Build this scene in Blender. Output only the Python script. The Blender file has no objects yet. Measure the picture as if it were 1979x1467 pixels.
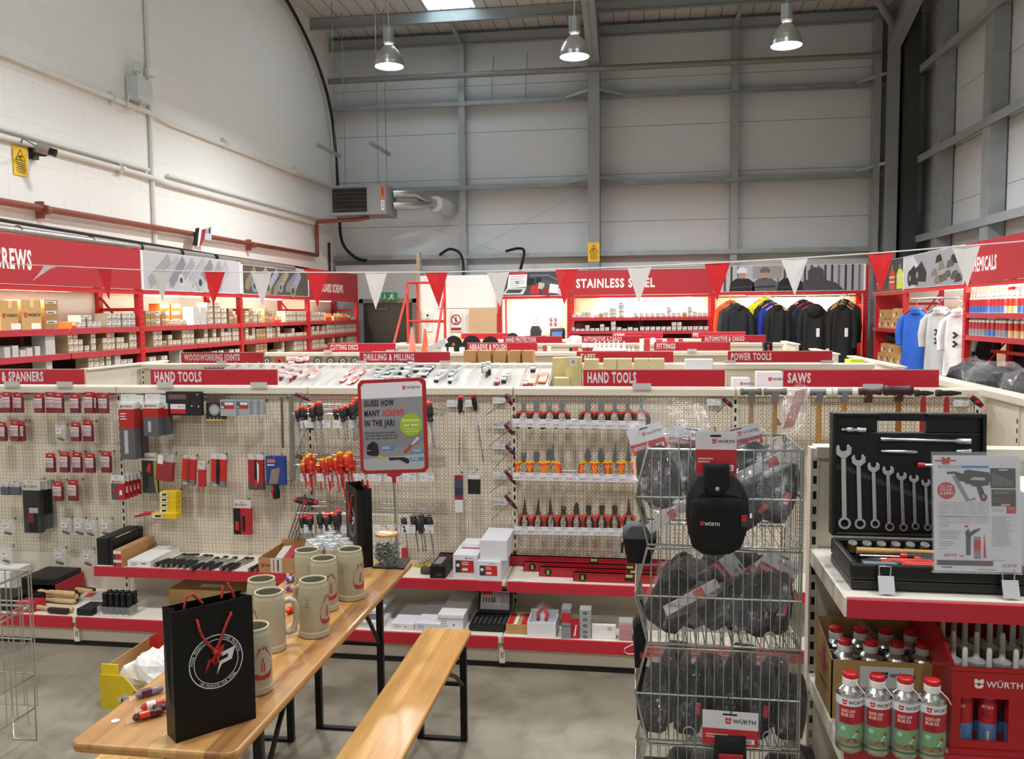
import bpy, math, random
from mathutils import Vector as V, Matrix
PI = math.pi
S = bpy.context.scene
COL = S.collection
# ---------------------------------------------------------------- camera
W, H, FPX = 1979, 1467, 1684.67
YAW, PIT, ROL = 0.149353, 0.076776, 0.009280
EYE = V((0, 0, 2.0))
_f = V((-math.sin(YAW)*math.cos(PIT), math.cos(YAW)*math.cos(PIT), -math.sin(PIT)))
_r = V((math.cos(YAW), math.sin(YAW), 0)); _d = _f.cross(_r)
RT = _r*math.cos(ROL)+_d*math.sin(ROL); DN = _d*math.cos(ROL)-_r*math.sin(ROL)
cam = bpy.data.cameras.new('camera'); cam.sensor_width = 36; cam.lens = FPX/W*36; cam.clip_start = .05; cam.clip_end = 100
co = bpy.data.objects.new('camera', cam); COL.objects.link(co)
M = Matrix((RT, -DN, -_f)).transposed().to_4x4(); M.translation = EYE; co.matrix_world = M
S.camera = co
# ---------------------------------------------------------------- world, exposure
wd = bpy.data.worlds.new('sky'); S.world = wd; wd.use_nodes = True
wd.node_tree.nodes['Background'].inputs[0].default_value = (.86, .95, 1, 1)
wd.node_tree.nodes['Background'].inputs[1].default_value = 7.0
S.view_settings.view_transform = 'Standard'; S.view_settings.look = 'None'; S.view_settings.gamma = 1
S.view_settings.exposure = 0.32
S.cycles.use_denoising = True
S.cycles.max_bounces = 8; S.cycles.transparent_max_bounces = 24
S.cycles.sample_clamp_indirect = 6
S.cycles.caustics_reflective = False; S.cycles.caustics_refractive = False
def area(name, loc, size, power, col=(1, 1, 1), rot=(0, 0, 0), sy=None, spread=PI, parent=None):
    l = bpy.data.lights.new(name, 'AREA'); l.energy = power; l.color = col; l.size = size; l.spread = spread
    if sy: l.shape = 'RECTANGLE'; l.size_y = sy
    else: l.shape = 'DISK'
    o = bpy.data.objects.new(name, l); COL.objects.link(o); o.location = loc; o.rotation_euler = rot
    if parent: o.parent = parent
    return o
LAMP_W, WARM_W = {13.5: 165, 8.2: 84, 2.9: 60, -2.4: 60}, 26    # high bay lamps row by row, warm strips in the racks
LAMPS = [(x, y) for y in (13.5, 8.2, 2.9, -2.4) for x in (-3.92, -1.03, 2.06)]
for x, y in LAMPS:
    area('high_bay_light', (x, y, 5.80), .40, LAMP_W[y], (.975, .99, .985), spread=2.75)
# strip lights: (x, y, z, length, direction the light leans to)
STRIPS = [(-6.35, 8.2, 2.26, 1.5, 'y'), (-6.35, 11.2, 2.26, 1.5, 'y'), (-6.35, 14.0, 2.26, 1.5, 'y'), (-6.35, 16.6, 2.26, 1.4, 'y'),
          (-2.15, 17.65, 2.28, .9, 'x'), (.15, 17.65, 2.28, 2.0, 'x'), (2.9, 17.65, 2.28, 1.9, 'x'), (4.45, 12.9, 2.26, 1.5, 'y'), (4.45, 11.2, 2.26, 1.3, 'y')]
for x, y, z, l, d in STRIPS:
    if d == 'y': area('strip_tube_light', (x, y, z-.03), .05, WARM_W*l, (1, .74, .48), (0, (-.5 if x < 0 else .5), 0), sy=l)
    else: area('strip_tube_light', (x, y, z-.03), l, WARM_W*l, (1, .74, .48), (.5, 0, 0), sy=.05)
# ---------------------------------------------------------------- pixel to point
def U(px, py, x=None, y=None, z=None):
    d = RT*((px-989.5)/FPX)+DN*((py-733.5)/FPX)+_f
    if x is not None: t = (x-EYE.x)/d.x
    elif y is not None: t = (y-EYE.y)/d.y
    else: t = (z-EYE.z)/d.z
    return EYE+d*t
# ---------------------------------------------------------------- materials
MC = {}
def lin(h):
    h = h.lstrip('#'); c = [int(h[i:i+2], 16)/255 for i in (0, 2, 4)]
    return tuple(x/12.92 if x <= .04045 else ((x+.055)/1.055)**2.4 for x in c)+(1,)
def mat(hexc, rough=.5, metal=0, noise=0, ns=20, bump=0, bs=60, emit=0, alpha=1, trans=0, coat=0, spec=.5, sheen=0):
    k = (hexc, rough, metal, noise, ns, bump, bs, emit, alpha, trans, coat, spec, sheen)
    if k in MC: return MC[k]
    m = bpy.data.materials.new('paint_'+hexc.lstrip('#')); m.use_nodes = True
    nt = m.node_tree; b = nt.nodes['Principled BSDF']; c = lin(hexc)
    b.inputs['Base Color'].default_value = c; b.inputs['Roughness'].default_value = rough; b.inputs['Metallic'].default_value = metal
    b.inputs['Specular IOR Level'].default_value = spec
    if alpha < 1: b.inputs['Alpha'].default_value = alpha
    if trans: b.inputs['Transmission Weight'].default_value = trans
    if coat: b.inputs['Coat Weight'].default_value = coat
    if sheen: b.inputs['Sheen Weight'].default_value = sheen
    if emit: b.inputs['Emission Color'].default_value = c; b.inputs['Emission Strength'].default_value = emit
    if noise or bump: tc = nt.nodes.new('ShaderNodeTexCoord')
    if noise:
        n = nt.nodes.new('ShaderNodeTexNoise'); n.inputs['Scale'].default_value = ns; n.inputs['Detail'].default_value = 4
        nt.links.new(tc.outputs['Object'], n.inputs['Vector'])
        r = nt.nodes.new('ShaderNodeMapRange'); r.inputs[1].default_value = .3; r.inputs[2].default_value = .7
        r.inputs[3].default_value = 1-noise; r.inputs[4].default_value = 1+noise
        nt.links.new(n.outputs['Fac'], r.inputs[0])
        x = nt.nodes.new('ShaderNodeVectorMath'); x.operation = 'SCALE'; x.inputs[0].default_value = c[:3]
        nt.links.new(r.outputs[0], x.inputs['Scale']); nt.links.new(x.outputs[0], b.inputs['Base Color'])
    if bump:
        n = nt.nodes.new('ShaderNodeTexNoise'); n.inputs['Scale'].default_value = bs
        nt.links.new(tc.outputs['Object'], n.inputs['Vector'])
        bp = nt.nodes.new('ShaderNodeBump'); bp.inputs['Strength'].default_value = bump; bp.inputs['Distance'].default_value = .01
        nt.links.new(n.outputs['Fac'], bp.inputs['Height']); nt.links.new(bp.outputs[0], b.inputs['Normal'])
    MC[k] = m
    return m
class NT:
    """small node helper"""
    def __init__(s, name):
        s.m = bpy.data.materials.new(name); s.m.use_nodes = True; s.t = s.m.node_tree; s.b = s.t.nodes['Principled BSDF']
    def n(s, typ, **kw):
        x = s.t.nodes.new('ShaderNode'+typ)
        for k, v in kw.items(): setattr(x, k, v)
        return x
    def l(s, a, b): s.t.links.new(a, b)
    def math(s, op, a, b=None, c=None):
        x = s.n('Math', operation=op)
        for i, v in enumerate((a, b, c)):
            if v is None: continue
            if isinstance(v, (int, float)): x.inputs[i].default_value = v
            else: s.l(v, x.inputs[i])
        return x.outputs[0]
    def mix(s, fac, a, b):
        x = s.n('Mix', data_type='RGBA')
        for i, v in ((0, fac), (6, a), (7, b)):
            if isinstance(v, tuple): x.inputs[i].default_value = v
            elif isinstance(v, (int, float)): x.inputs[i].default_value = v
            else: s.l(v, x.inputs[i])
        return x.outputs[2]
    def noise(s, vec, scale, detail=4, rough=.5, dist=0):
        x = s.n('TexNoise'); x.inputs['Scale'].default_value = scale; x.inputs['Detail'].default_value = detail; x.inputs['Roughness'].default_value = rough; x.inputs['Distortion'].default_value = dist
        if vec is not None: s.l(vec, x.inputs['Vector'])
        return x.outputs['Fac']
    def bump(s, h, st=.3, d=.01):
        x = s.n('Bump'); x.inputs['Strength'].default_value = st; x.inputs['Distance'].default_value = d; s.l(h, x.inputs['Height']); s.l(x.outputs[0], s.b.inputs['Normal'])
    def obj(s): return s.n('TexCoord').outputs['Object']
    def ramp(s, fac, *st):
        x = s.n('ValToRGB'); e = x.color_ramp.elements
        e[0].position, e[0].color = st[0]; e[1].position, e[1].color = st[-1]
        for p, c in st[1:-1]: q = e.new(p); q.color = c
        s.l(fac, x.inputs[0]); return x.outputs[0]
    def map(s, vec, sc=(1, 1, 1), rot=(0, 0, 0)):
        x = s.n('Mapping'); x.inputs['Scale'].default_value = sc; x.inputs['Rotation'].default_value = rot; s.l(vec, x.inputs['Vector']); return x.outputs[0]
# ---------------------------------------------------------------- mesh builder
class MB:
    def __init__(s): s.v = []; s.f = []; s.mi = []; s.sm = []; s.mats = []; s.T = None
    def add(s, vs, fs, m, smooth=False):
        b = len(s.v); T = s.T
        s.v += [tuple(T @ V(p)) for p in vs] if T is not None else [tuple(p) for p in vs]
        if m not in s.mats: s.mats.append(m)
        i = s.mats.index(m)
        for f in fs: s.f.append([b+k for k in f]); s.mi.append(i); s.sm.append(smooth)
        return s
    def obb(s, o, a, b, c, m):
        o, a, b, c = V(o), V(a), V(b), V(c)
        vs = [o, o+a, o+a+b, o+b, o+c, o+a+c, o+a+b+c, o+b+c]
        fs = [(0, 3, 2, 1), (4, 5, 6, 7), (0, 1, 5, 4), (1, 2, 6, 5), (2, 3, 7, 6), (3, 0, 4, 7)]
        if a.cross(b).dot(c) < 0: fs = [f[::-1] for f in fs]
        return s.add(vs, fs, m)
    def box(s, x0, y0, z0, x1, y1, z1, m): return s.obb((x0, y0, z0), (x1-x0, 0, 0), (0, y1-y0, 0), (0, 0, z1-z0), m)
    def cbox(s, c, sx, sy, sz, m, rz=0, rx=0, ry=0):
        R = Matrix.Rotation(rz, 3, 'Z') @ Matrix.Rotation(ry, 3, 'Y') @ Matrix.Rotation(rx, 3, 'X')
        a, b, d = R @ V((sx, 0, 0)), R @ V((0, sy, 0)), R @ V((0, 0, sz))
        return s.obb(V(c)-(a+b+d)/2, a, b, d, m)
    def prism(s, pts, O, X, Y, N, m, smooth=False):
        O, X, Y, N = V(O), V(X), V(Y), V(N); n = len(pts)
        a = [O+X*p[0]+Y*p[1] for p in pts]; b = [p+N for p in a]
        fs = [list(range(n))[::-1], list(range(n, 2*n))]
        sd = [(i, (i+1) % n, n+(i+1) % n, n+i) for i in range(n)]
        area2 = sum(pts[i][0]*pts[(i+1) % n][1]-pts[(i+1) % n][0]*pts[i][1] for i in range(n))
        if area2*X.cross(Y).dot(N) < 0: fs = [f[::-1] for f in fs]; sd = [f[::-1] for f in sd]
        if smooth: s.add(a+b, fs, m); s.add(a+b, sd, m, True)
        else: s.add(a+b, fs+sd, m)
        return s
    def poly(s, pts, m): return s.add(pts, [list(range(len(pts)))], m)
    def rev(s, prof, m, c=(0, 0, 0), axis=(0, 0, 1), n=24, smooth=True, a0=0, a1=2*PI, caps=True):
        ax = V(axis).normalized(); u = ax.orthogonal().normalized() if abs(ax.z) < .999 else V((1, 0, 0)); w = ax.cross(u); c = V(c)
        full = abs(a1-a0-2*PI) < 1e-6; cnt = n if full else n+1; vs = []
        for r, z in prof:
            for i in range(cnt):
                t = a0+(a1-a0)*i/n; vs.append(c+u*(r*math.cos(t))+w*(r*math.sin(t))+ax*z)
        for j in range(len(prof)-1):
            mm = m[j] if isinstance(m, (list, tuple)) else m
            fs = []
            for i in range(n):
                k = (i+1) % cnt
                fs.append((j*cnt+i, j*cnt+k, (j+1)*cnt+k, (j+1)*cnt+i))
            b = len(s.v)
            s.add(vs[j*cnt:(j+2)*cnt], [tuple(q-j*cnt for q in f) for f in fs], mm, smooth)
        for j, fl in ((0, True), (len(prof)-1, False)):
            if full and caps and prof[j][0] > 1e-6 and prof[0] != prof[-1]:
                mm = m[min(j, len(m)-1)] if isinstance(m, (list, tuple)) else m
                q = list(range(n)); s.add(vs[j*cnt:(j+1)*cnt], [q[::-1] if fl else q], mm)
        return s
    def cyl(s, p0, p1, r, m, r1=None, n=12):
        p0, p1 = V(p0), V(p1); d = p1-p0
        return s.rev([(r, 0), (r if r1 is None else r1, d.length)], m, p0, d, n)
    def tube(s, path, r, m, n=6, closed=False, smooth=True):
        P = [V(p) for p in path]; k = len(P); rings = []
        R = r if isinstance(r, (list, tuple)) else [r]*k
        t0 = None; u = None
        for i in range(k):
            a = P[(i-1) % k] if (closed or i > 0) else P[i]; b = P[(i+1) % k] if (closed or i < k-1) else P[i]
            t = (b-a).normalized() if (b-a).length > 1e-9 else V((0, 0, 1))
            if u is None: u = t.orthogonal().normalized()
            else:
                u = (u-t*u.dot(t))
                u = u.normalized() if u.length > 1e-6 else t.orthogonal().normalized()
            w = t.cross(u)
            rings += [P[i]+(u*math.cos(2*PI*j/n)+w*math.sin(2*PI*j/n))*R[i] for j in range(n)]
        fs = []
        for i in range(k if closed else k-1):
            a = i*n; b = ((i+1) % k)*n
            for j in range(n): fs.append((a+j, a+(j+1) % n, b+(j+1) % n, b+j))
        s.add(rings, fs, m, smooth)
        if not closed: s.add(rings[:n], [list(range(n))[::-1]], m); s.add(rings[-n:], [list(range(n))], m)
        return s
    def sph(s, c, r, m, sc=(1, 1, 1), n=12):
        h = n//2; vs = []; c = V(c)
        for j in range(1, h):
            for i in range(n):
                p, t = PI*j/h, 2*PI*i/n
                vs.append(c+V((r*sc[0]*math.sin(p)*math.cos(t), r*sc[1]*math.sin(p)*math.sin(t), r*sc[2]*math.cos(p))))
        vs += [c+V((0, 0, r*sc[2])), c-V((0, 0, r*sc[2]))]; T, B = len(vs)-2, len(vs)-1; fs = []
        for i in range(n):
            k = (i+1) % n; fs.append((T, i, k)); fs.append((B, (h-2)*n+k, (h-2)*n+i))
            for j in range(h-2): fs.append((j*n+i, (j+1)*n+i, (j+1)*n+k, j*n+k))
        return s.add(vs, fs, m, True)
    def grid(s, fn, nu, nv, m, smooth=True):
        vs = [fn(i/nu, j/nv) for j in range(nv+1) for i in range(nu+1)]
        return s.add(vs, [(j*(nu+1)+i, j*(nu+1)+i+1, (j+1)*(nu+1)+i+1, (j+1)*(nu+1)+i) for j in range(nv) for i in range(nu)], m, smooth)
    def mesh(s, name, off=V((0, 0, 0))):
        me = bpy.data.meshes.new(name)
        me.from_pydata([(p[0]-off.x, p[1]-off.y, p[2]-off.z) for p in s.v], [], s.f)
        for m in s.mats: me.materials.append(m)
        me.polygons.foreach_set('material_index', s.mi); me.polygons.foreach_set('use_smooth', s.sm); me.update()
        return me
# ---------------------------------------------------------------- lettering
TC = {}
def glyphs(st, bold):
    k = (st, bold)
    if k in TC: return TC[k]
    cu = bpy.data.curves.new('t', 'FONT'); cu.body = st; cu.resolution_u = 2; cu.offset = bold; cu.size = 1/.7; cu.space_character = 1+bold*3
    o = bpy.data.objects.new('t', cu); me = bpy.data.meshes.new_from_object(o)
    vs = [v.co.copy() for v in me.vertices]; fs = [tuple(p.vertices) for p in me.polygons]
    bpy.data.objects.remove(o); bpy.data.curves.remove(cu); bpy.data.meshes.remove(me)
    x0 = min(v.x for v in vs); x1 = max(v.x for v in vs)
    TC[k] = ([V((v.x-x0, v.y, 0)) for v in vs], fs, x1-x0)
    return TC[k]
class D:
    """flat print on a face: origin O, unit axes X and Y; layers stand off by tenths of a millimetre"""
    def __init__(s, mb, O, X, Y, step=.0006):
        s.mb = mb; s.O = V(O); s.X = V(X).normalized(); s.Y = V(Y).normalized(); s.N = s.X.cross(s.Y); s.st = step
    def at(s, u, v, k=1): return s.O+s.X*u+s.Y*v+s.N*(s.st*k)
    def r(s, u0, v0, u1, v1, m, k=1): s.mb.poly([s.at(u0, v0, k), s.at(u1, v0, k), s.at(u1, v1, k), s.at(u0, v1, k)], m); return s
    def p(s, pts, m, k=1):
        a = sum(pts[i][0]*pts[(i+1) % len(pts)][1]-pts[(i+1) % len(pts)][0]*pts[i][1] for i in range(len(pts)))
        s.mb.poly([s.at(u, v, k) for u, v in (pts if a > 0 else pts[::-1])], m); return s
    def c(s, u, v, r, m, k=1, n=24, ry=None): return s.p([(u+r*math.cos(2*PI*i/n), v+(ry or r)*math.sin(2*PI*i/n)) for i in range(n)], m, k)
    def ring(s, u, v, r0, r1, m, k=1, n=48, a0=0, a1=2*PI):
        for i in range(n):
            t, w = a0+(a1-a0)*i/n, a0+(a1-a0)*(i+1)/n
            s.p([(u+q*math.cos(z), v+q*math.sin(z)) for q, z in ((r0, t), (r1, t), (r1, w), (r0, w))], m, k)
        return s
    def t(s, st, u, v, h, m, k=2, w=None, bold=.02, al='l', sx=1):
        vs, fs, tw = glyphs(st, bold); sx = w/(tw*h) if w else sx; wd = tw*h*sx
        u -= {'l': 0, 'c': wd/2, 'r': wd}[al]
        s.mb.add([s.at(u+p.x*h*sx, v+p.y*h, k) for p in vs], fs, m); return s
    def arc(s, st, u, v, r, a0, a1, h, m, k=2, out=True):
        n = len(st)
        for i, ch in enumerate(st):
            if ch == ' ': continue
            t = a0+(a1-a0)*(i+.5)/n; vs, fs, tw = glyphs(ch, .02); w = abs(a1-a0)*r/n*.8
            e = V((math.cos(t), math.sin(t))); y = e if out else -e; x = V((y.y, -y.x))
            b = V((u, v))+e*r-x*w/2
            s.mb.add([s.at(*(b+x*(p.x/tw*w)+y*(p.y*h)), k) for p in vs], fs, m)
        return s
    def logo(s, u, v, h, mk, tx, k=2, al='l'):
        """small two part shield and the maker's word, h = shield height"""
        w = h*.92; W_ = w+h*.25+h*3.55
        u -= {'l': 0, 'c': W_/2, 'r': W_}[al]
        s.p([(u, v+h*.52), (u+w*.36, v+h*.52), (u+w*.5, v+h*.66), (u+w*.64, v+h*.52), (u+w, v+h*.52), (u+w, v+h), (u+w*.72, v+h), (u+w*.6, v+h*.86), (u+w*.4, v+h*.86), (u+w*.28, v+h), (u, v+h)], mk, k)
        s.p([(u, v+h*.42), (u+w*.3, v+h*.42), (u+w*.5, v+h*.22), (u+w*.7, v+h*.42), (u+w, v+h*.42), (u+w*.95, v+h*.18), (u+w*.75, v), (u+w*.25, v), (u+w*.05, v+h*.18)], mk, k)
        return s.t('WÜRTH', u+w+h*.25, v+h*.16, h*.64, tx, k, w=h*3.55, bold=.025)
    def lines(s, u0, v0, u1, n, dv, m, k=2, th=None):
        rn = random.Random(int(abs(u0*977+v0*1313)*1000)+n)
        for i in range(n): s.r(u0, v0-i*dv, u0+(u1-u0)*rn.uniform(.6, 1), v0-i*dv+(th or dv*.4), m, k)
        return s
# ---------------------------------------------------------------- things and parts
SEEN = {}
def tag(o, label, cat, group=None):
    o['label'] = label; o['category'] = cat
    if group: o['group'] = group
    SEEN.setdefault(label, []).append(o.name)
    return o
def thing(name, label, cat, loc=(0, 0, 0), group=None):
    o = bpy.data.objects.new(name, None); COL.objects.link(o); o.location = loc; o.empty_display_size = .05
    return tag(o, label, cat, group)
def root(o):
    while o.parent: o = o.parent
    return o
def part(mb, name, parent, label=None, kind=None, bevel=0):
    o = bpy.data.objects.new(name, mb.mesh(name, V(root(parent).location))); COL.objects.link(o); o.parent = parent
    if label: o['label'] = label
    if kind: o['kind'] = kind
    if bevel: bev(o, bevel)
    return o
def bev(o, w, seg=2):
    b = o.modifiers.new('b', 'BEVEL'); b.width = w; b.segments = seg; b.limit_method = 'ANGLE'; b.angle_limit = .6
def solo(mb, name, label, cat, group=None, bevel=0, loc=None):
    if loc is None:
        xs = [[p[i] for p in mb.v] for i in range(3)]
        loc = ((min(xs[0])+max(xs[0]))/2, (min(xs[1])+max(xs[1]))/2, min(xs[2]))
    o = bpy.data.objects.new(name, mb.mesh(name, V(loc))); COL.objects.link(o); o.location = loc
    if bevel: bev(o, bevel)
    return tag(o, label, cat, group)
def struct(mb, name, parent=None):
    o = bpy.data.objects.new(name, mb.mesh(name)); COL.objects.link(o); o['kind'] = 'structure'
    if parent: o.parent = parent
    return o
def dup(r):
    c = r.copy(); COL.objects.link(c)
    def kids(a, b):
        for ch in list(a.children):
            d = ch.copy(); COL.objects.link(d); d.parent = b; kids(ch, d)
    kids(r, c)
    return c
class Rep:
    """a thing built once at the origin; every place() is one more copy of it and its parts"""
    def __init__(s, r): s.r = r; s.used = False; SEEN.pop(r['label'], None)
    def place(s, loc, label, group=None, rot=(0, 0, 0), sc=None):
        o = dup(s.r) if s.used else s.r; s.used = True
        o.location = loc; o.rotation_euler = rot
        if sc: o.scale = sc if isinstance(sc, tuple) else (sc, sc, sc)
        o['label'] = label
        if group: o['group'] = group
        SEEN.setdefault(label, []).append(o.name)
        return o
def smooth(P, n=6):
    P = [V(p) for p in P]; out = []
    for i in range(len(P)-1):
        a, b, c, d = P[max(i-1, 0)], P[i], P[i+1], P[min(i+2, len(P)-1)]
        for k in range(n): t = k/n; out.append(.5*((2*b)+(c-a)*t+(2*a-5*b+4*c-d)*t*t+(3*b-a-3*c+d)*t**3))
    return out+[P[-1]]
ORD = 'first second third fourth fifth sixth seventh eighth ninth tenth eleventh twelfth thirteenth fourteenth fifteenth sixteenth seventeenth eighteenth nineteenth twentieth'.split()
ORD += [a+b for a in ('twenty-', 'thirty-', 'forty-') for b in ('first', 'second', 'third', 'fourth', 'fifth', 'sixth', 'seventh', 'eighth', 'ninth', 'tenth')]
RED = mat('#c01f2e', .45); REDL = mat('#c8202b', .4); CREAM = mat('#e6ddcb', .5); WHITE = mat('#eceae8', .6); BLACK = mat('#08080a', .5); DARK = mat('#101013', .55)
PWHITE = mat('#e4e4ea', .7); GREY = mat('#85878a', .5); DGREY = mat('#3a3b3e', .55); BROWN = mat('#a97f52', .8, noise=.06, ns=30); CHROME = mat('#d4d6d8', .18, 1); STEEL = mat('#9a9c9c', .38, 1)
INK = mat('#2a2a2e', .6); INKL = mat('#9b9ba6', .7); PRED = mat('#c92a2e', .5); ORANGE = mat('#e8631f', .5); YEL = mat('#f2c51d', .5); ZINC = mat('#8f9698', .45, .7, noise=.12, ns=6)
X_, Y_, Z_ = V((1, 0, 0)), V((0, 1, 0)), V((0, 0, 1))
# ================================================================ SETTING
def m_floor():
    t = NT('concrete'); o = t.obj(); n1 = t.noise(o, .9, 6, .6); n2 = t.noise(o, 5, 6, .65, .6); n3 = t.noise(o, 60, 3)
    a = t.ramp(n1, (.3, lin('#716b60')), (.5, lin('#8b8476')), (.72, lin('#9a9282')))
    b = t.ramp(n2, (.32, lin('#625d53')), (.5, lin('#89826f')), (.75, lin('#a09786')))
    c = t.mix(.5, a, b); t.l(c, t.b.inputs['Base Color'])
    t.l(t.ramp(n2, (.3, (.35, .35, .35, 1)), (.7, (.55, .55, .55, 1))), t.b.inputs['Roughness']); t.bump(n3, .05, .002)
    return t.m
def m_block():
    t = NT('painted_block'); o = t.obj(); s = t.n('SeparateXYZ'); t.l(o, s.inputs[0]); c = t.n('CombineXYZ'); t.l(s.outputs[1], c.inputs[0]); t.l(s.outputs[2], c.inputs[1])
    b = t.n('TexBrick'); b.inputs['Scale'].default_value = 1; b.inputs['Brick Width'].default_value = .47; b.inputs['Row Height'].default_value = .47; b.inputs['Mortar Size'].default_value = .008; b.inputs['Mortar Smooth'].default_value = .5
    t.l(c.outputs[0], b.inputs['Vector']); n = t.noise(o, 1.2, 5)
    # thin painted joints, worn a little here and there
    j = t.math('MULTIPLY', b.outputs['Fac'], t.math('MULTIPLY', n, .14))
    base = t.mix(t.math('MULTIPLY', n, .25), lin('#efeeea'), lin('#e4e3de'))
    t.l(t.mix(j, base, lin('#8a8a84')), t.b.inputs['Base Color']); t.b.inputs['Roughness'].default_value = .62
    h = t.math('ADD', t.math('MULTIPLY', b.outputs['Fac'], -.6), t.math('MULTIPLY', t.noise(o, 25, 4), .25)); t.bump(h, .35, .012)
    return t.m
def m_clad(axis):
    t = NT('wall_cladding'); o = t.obj(); s = t.n('SeparateXYZ'); t.l(o, s.inputs[0]); z = s.outputs[2]
    # liner tray joints about every 1.15 m and fine ribs between
    f = t.math('FRACT', t.math('DIVIDE', t.math('ADD', z, .62), 1.02)); j = t.math('LESS_THAN', t.math('ABSOLUTE', t.math('SUBTRACT', f, .5)), .006)
    r = t.math('SINE', t.math('MULTIPLY', z, 2*PI/.055))
    n = t.noise(o, .7, 4)
    t.l(t.mix(j, t.mix(n, lin('#ccd3d8'), lin('#d6dce0')), lin('#7f8080')), t.b.inputs['Base Color']); t.b.inputs['Roughness'].default_value = .5
    t.bump(r, .06, .004); return t.m
def m_roof():
    t = NT('roof_sheet'); o = t.obj(); s = t.n('SeparateXYZ'); t.l(o, s.inputs[0]); f = t.math('FRACT', t.math('DIVIDE', s.outputs[0], .32))
    j = t.math('LESS_THAN', f, .06); t.l(t.mix(j, lin('#c9c9c7'), lin('#6c6d6c')), t.b.inputs['Base Color']); t.b.inputs['Roughness'].default_value = .5; return t.m
CLAD = m_clad(0); GALV = mat('#a2a9aa', .5, .35, noise=.1, ns=5); PAINTGREY = mat('#949b9e', .55, noise=.04, ns=8); PIPEW = mat('#e0dfda', .5)
XL, XR, YB, YF = -7.0, 5.75, 19.5, -6.0
def roofz(y): return 8.2+(YB-y)*.045
b = MB(); b.box(XL-.2, YF-.2, -.2, XR+.2, YB+.2, 0, m_floor()); struct(b, 'floor')
b = MB(); b.prism([(YF-.2, 0), (YB+.2, 0), (YB+.2, 8.2), (YF-.2, roofz(YF))], (XL, 0, 0), Y_, Z_, V((-.2, 0, 0)), m_block()); struct(b, 'wall_left')
b = MB(); b.box(XL, YB, 0, XR, YB+.2, 8.2, CLAD); struct(b, 'wall_back')
b = MB(); b.prism([(YF-.2, 0), (YB, 0), (YB, 8.2), (YF-.2, roofz(YF))], (XR, 0, 0), Y_, Z_, V((.2, 0, 0)), CLAD); struct(b, 'wall_right')
b = MB(); b.box(XL, YF-.2, 0, XR, YF, 9.4, mat('#d8d8d6', .6)); struct(b, 'wall_front')
# roof with openings for the rooflights
b = MB(); MR = m_roof(); sky = [(-4.42, -3.42, 14.2, 18.15), (.7, 1.7, 6, 10), (-4.42, -3.42, 6, 10)]
ys = sorted({YF-.2, YB+.2, 14.2, 18.15, 6, 10}); xs = sorted({XL-.2, XR+.2, -4.42, -3.42, .7, 1.7})
for y0, y1 in zip(ys, ys[1:]):
    for x0, x1 in zip(xs, xs[1:]):
        if any(a <= x0 and x1 <= c and d <= y0 and y1 <= e for a, c, d, e in sky): continue
        b.obb((x0, y0, roofz(y0)), (x1-x0, 0, 0), (0, y1-y0, roofz(y1)-roofz(y0)), (0, 0, .08), MR)
struct(b, 'ceiling')
t = NT('rooflight_sheet'); tr = t.n('BsdfTranslucent'); tr.inputs[0].default_value = (.92, .96, .98, 1); ad = t.n('MixShader'); t.l(t.b.outputs[0], ad.inputs[1]); t.l(tr.outputs[0], ad.inputs[2]); ad.inputs[0].default_value = .85
t.l(ad.outputs[0], t.t.nodes['Material Output'].inputs['Surface'])
for i, (a, c, d, e) in enumerate(sky):
    b = MB(); b.obb((a, d, roofz(d)+.03), (c-a, 0, 0), (0, e-d, roofz(e)-roofz(d)), (0, 0, .02), t.m); struct(b, 'window_%d' % (i+1))
# steel: purlins, eaves beam, sheeting rails, columns, rafters
TN = [0]
def steel(fn, m=GALV):
    TN[0] += 1; b = MB(); fn(b, m); return struct(b, 'trim_%d' % TN[0])
def rail(b, m, x0, x1, y, z, h=.19, d=.22):      # zed rail: web and two lips
    b.box(x0, y-.01, z-h/2, x1, y+.01, z+h/2, m); b.box(x0, y, z+h/2-.012, x1, y+d, z+h/2, m); b.box(x0, y-.07, z-h/2, x1, y, z-h/2+.012, m)
steel(lambda b, m: rail(b, m, XL, XR-.9, 19.3, 7.99, .24), PAINTGREY)
for y in (18.2, 16.4, 14.6, 12.8, 11, 9.2): steel(lambda b, m: rail(b, m, XL, XR, y, roofz(y)-.13, .24, .07), PAINTGREY)
for z in (6.60, 4.77, 3.26): steel(lambda b, m: rail(b, m, XL, XR-.45, 19.28, z, .10, .2))
steel(lambda b, m: b.tube([(-6.9, 18.95, 7.14), (4.75, 18.95, 7.11)], .062, m, 12), mat('#85857f', .5))
for x in (-3.975, 1.91): steel(lambda b, m: (b.box(x-.075, 19.26, 0, x+.075, 19.28, 8.1, m), b.box(x-.075, 19.28, 0, x-.06, 19.46, 8.1, m)))
for x in (-3.975, 1.91): steel(lambda b, m: b.obb((x-.04, 18.2, 8.0), (.08, 0, 0), (0, 1.08, -.1), (0, 0, .06), m))
def column(b, m, x, y0=18.98, h=7.95, w=.125):
    b.box(x-w, y0, 0, x+w, y0+.02, h, m); b.box(x-w, 19.36, 0, x+w, 19.38, h, m); b.box(x-.008, y0+.02, 0, x+.008, 19.36, h, m)
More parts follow.
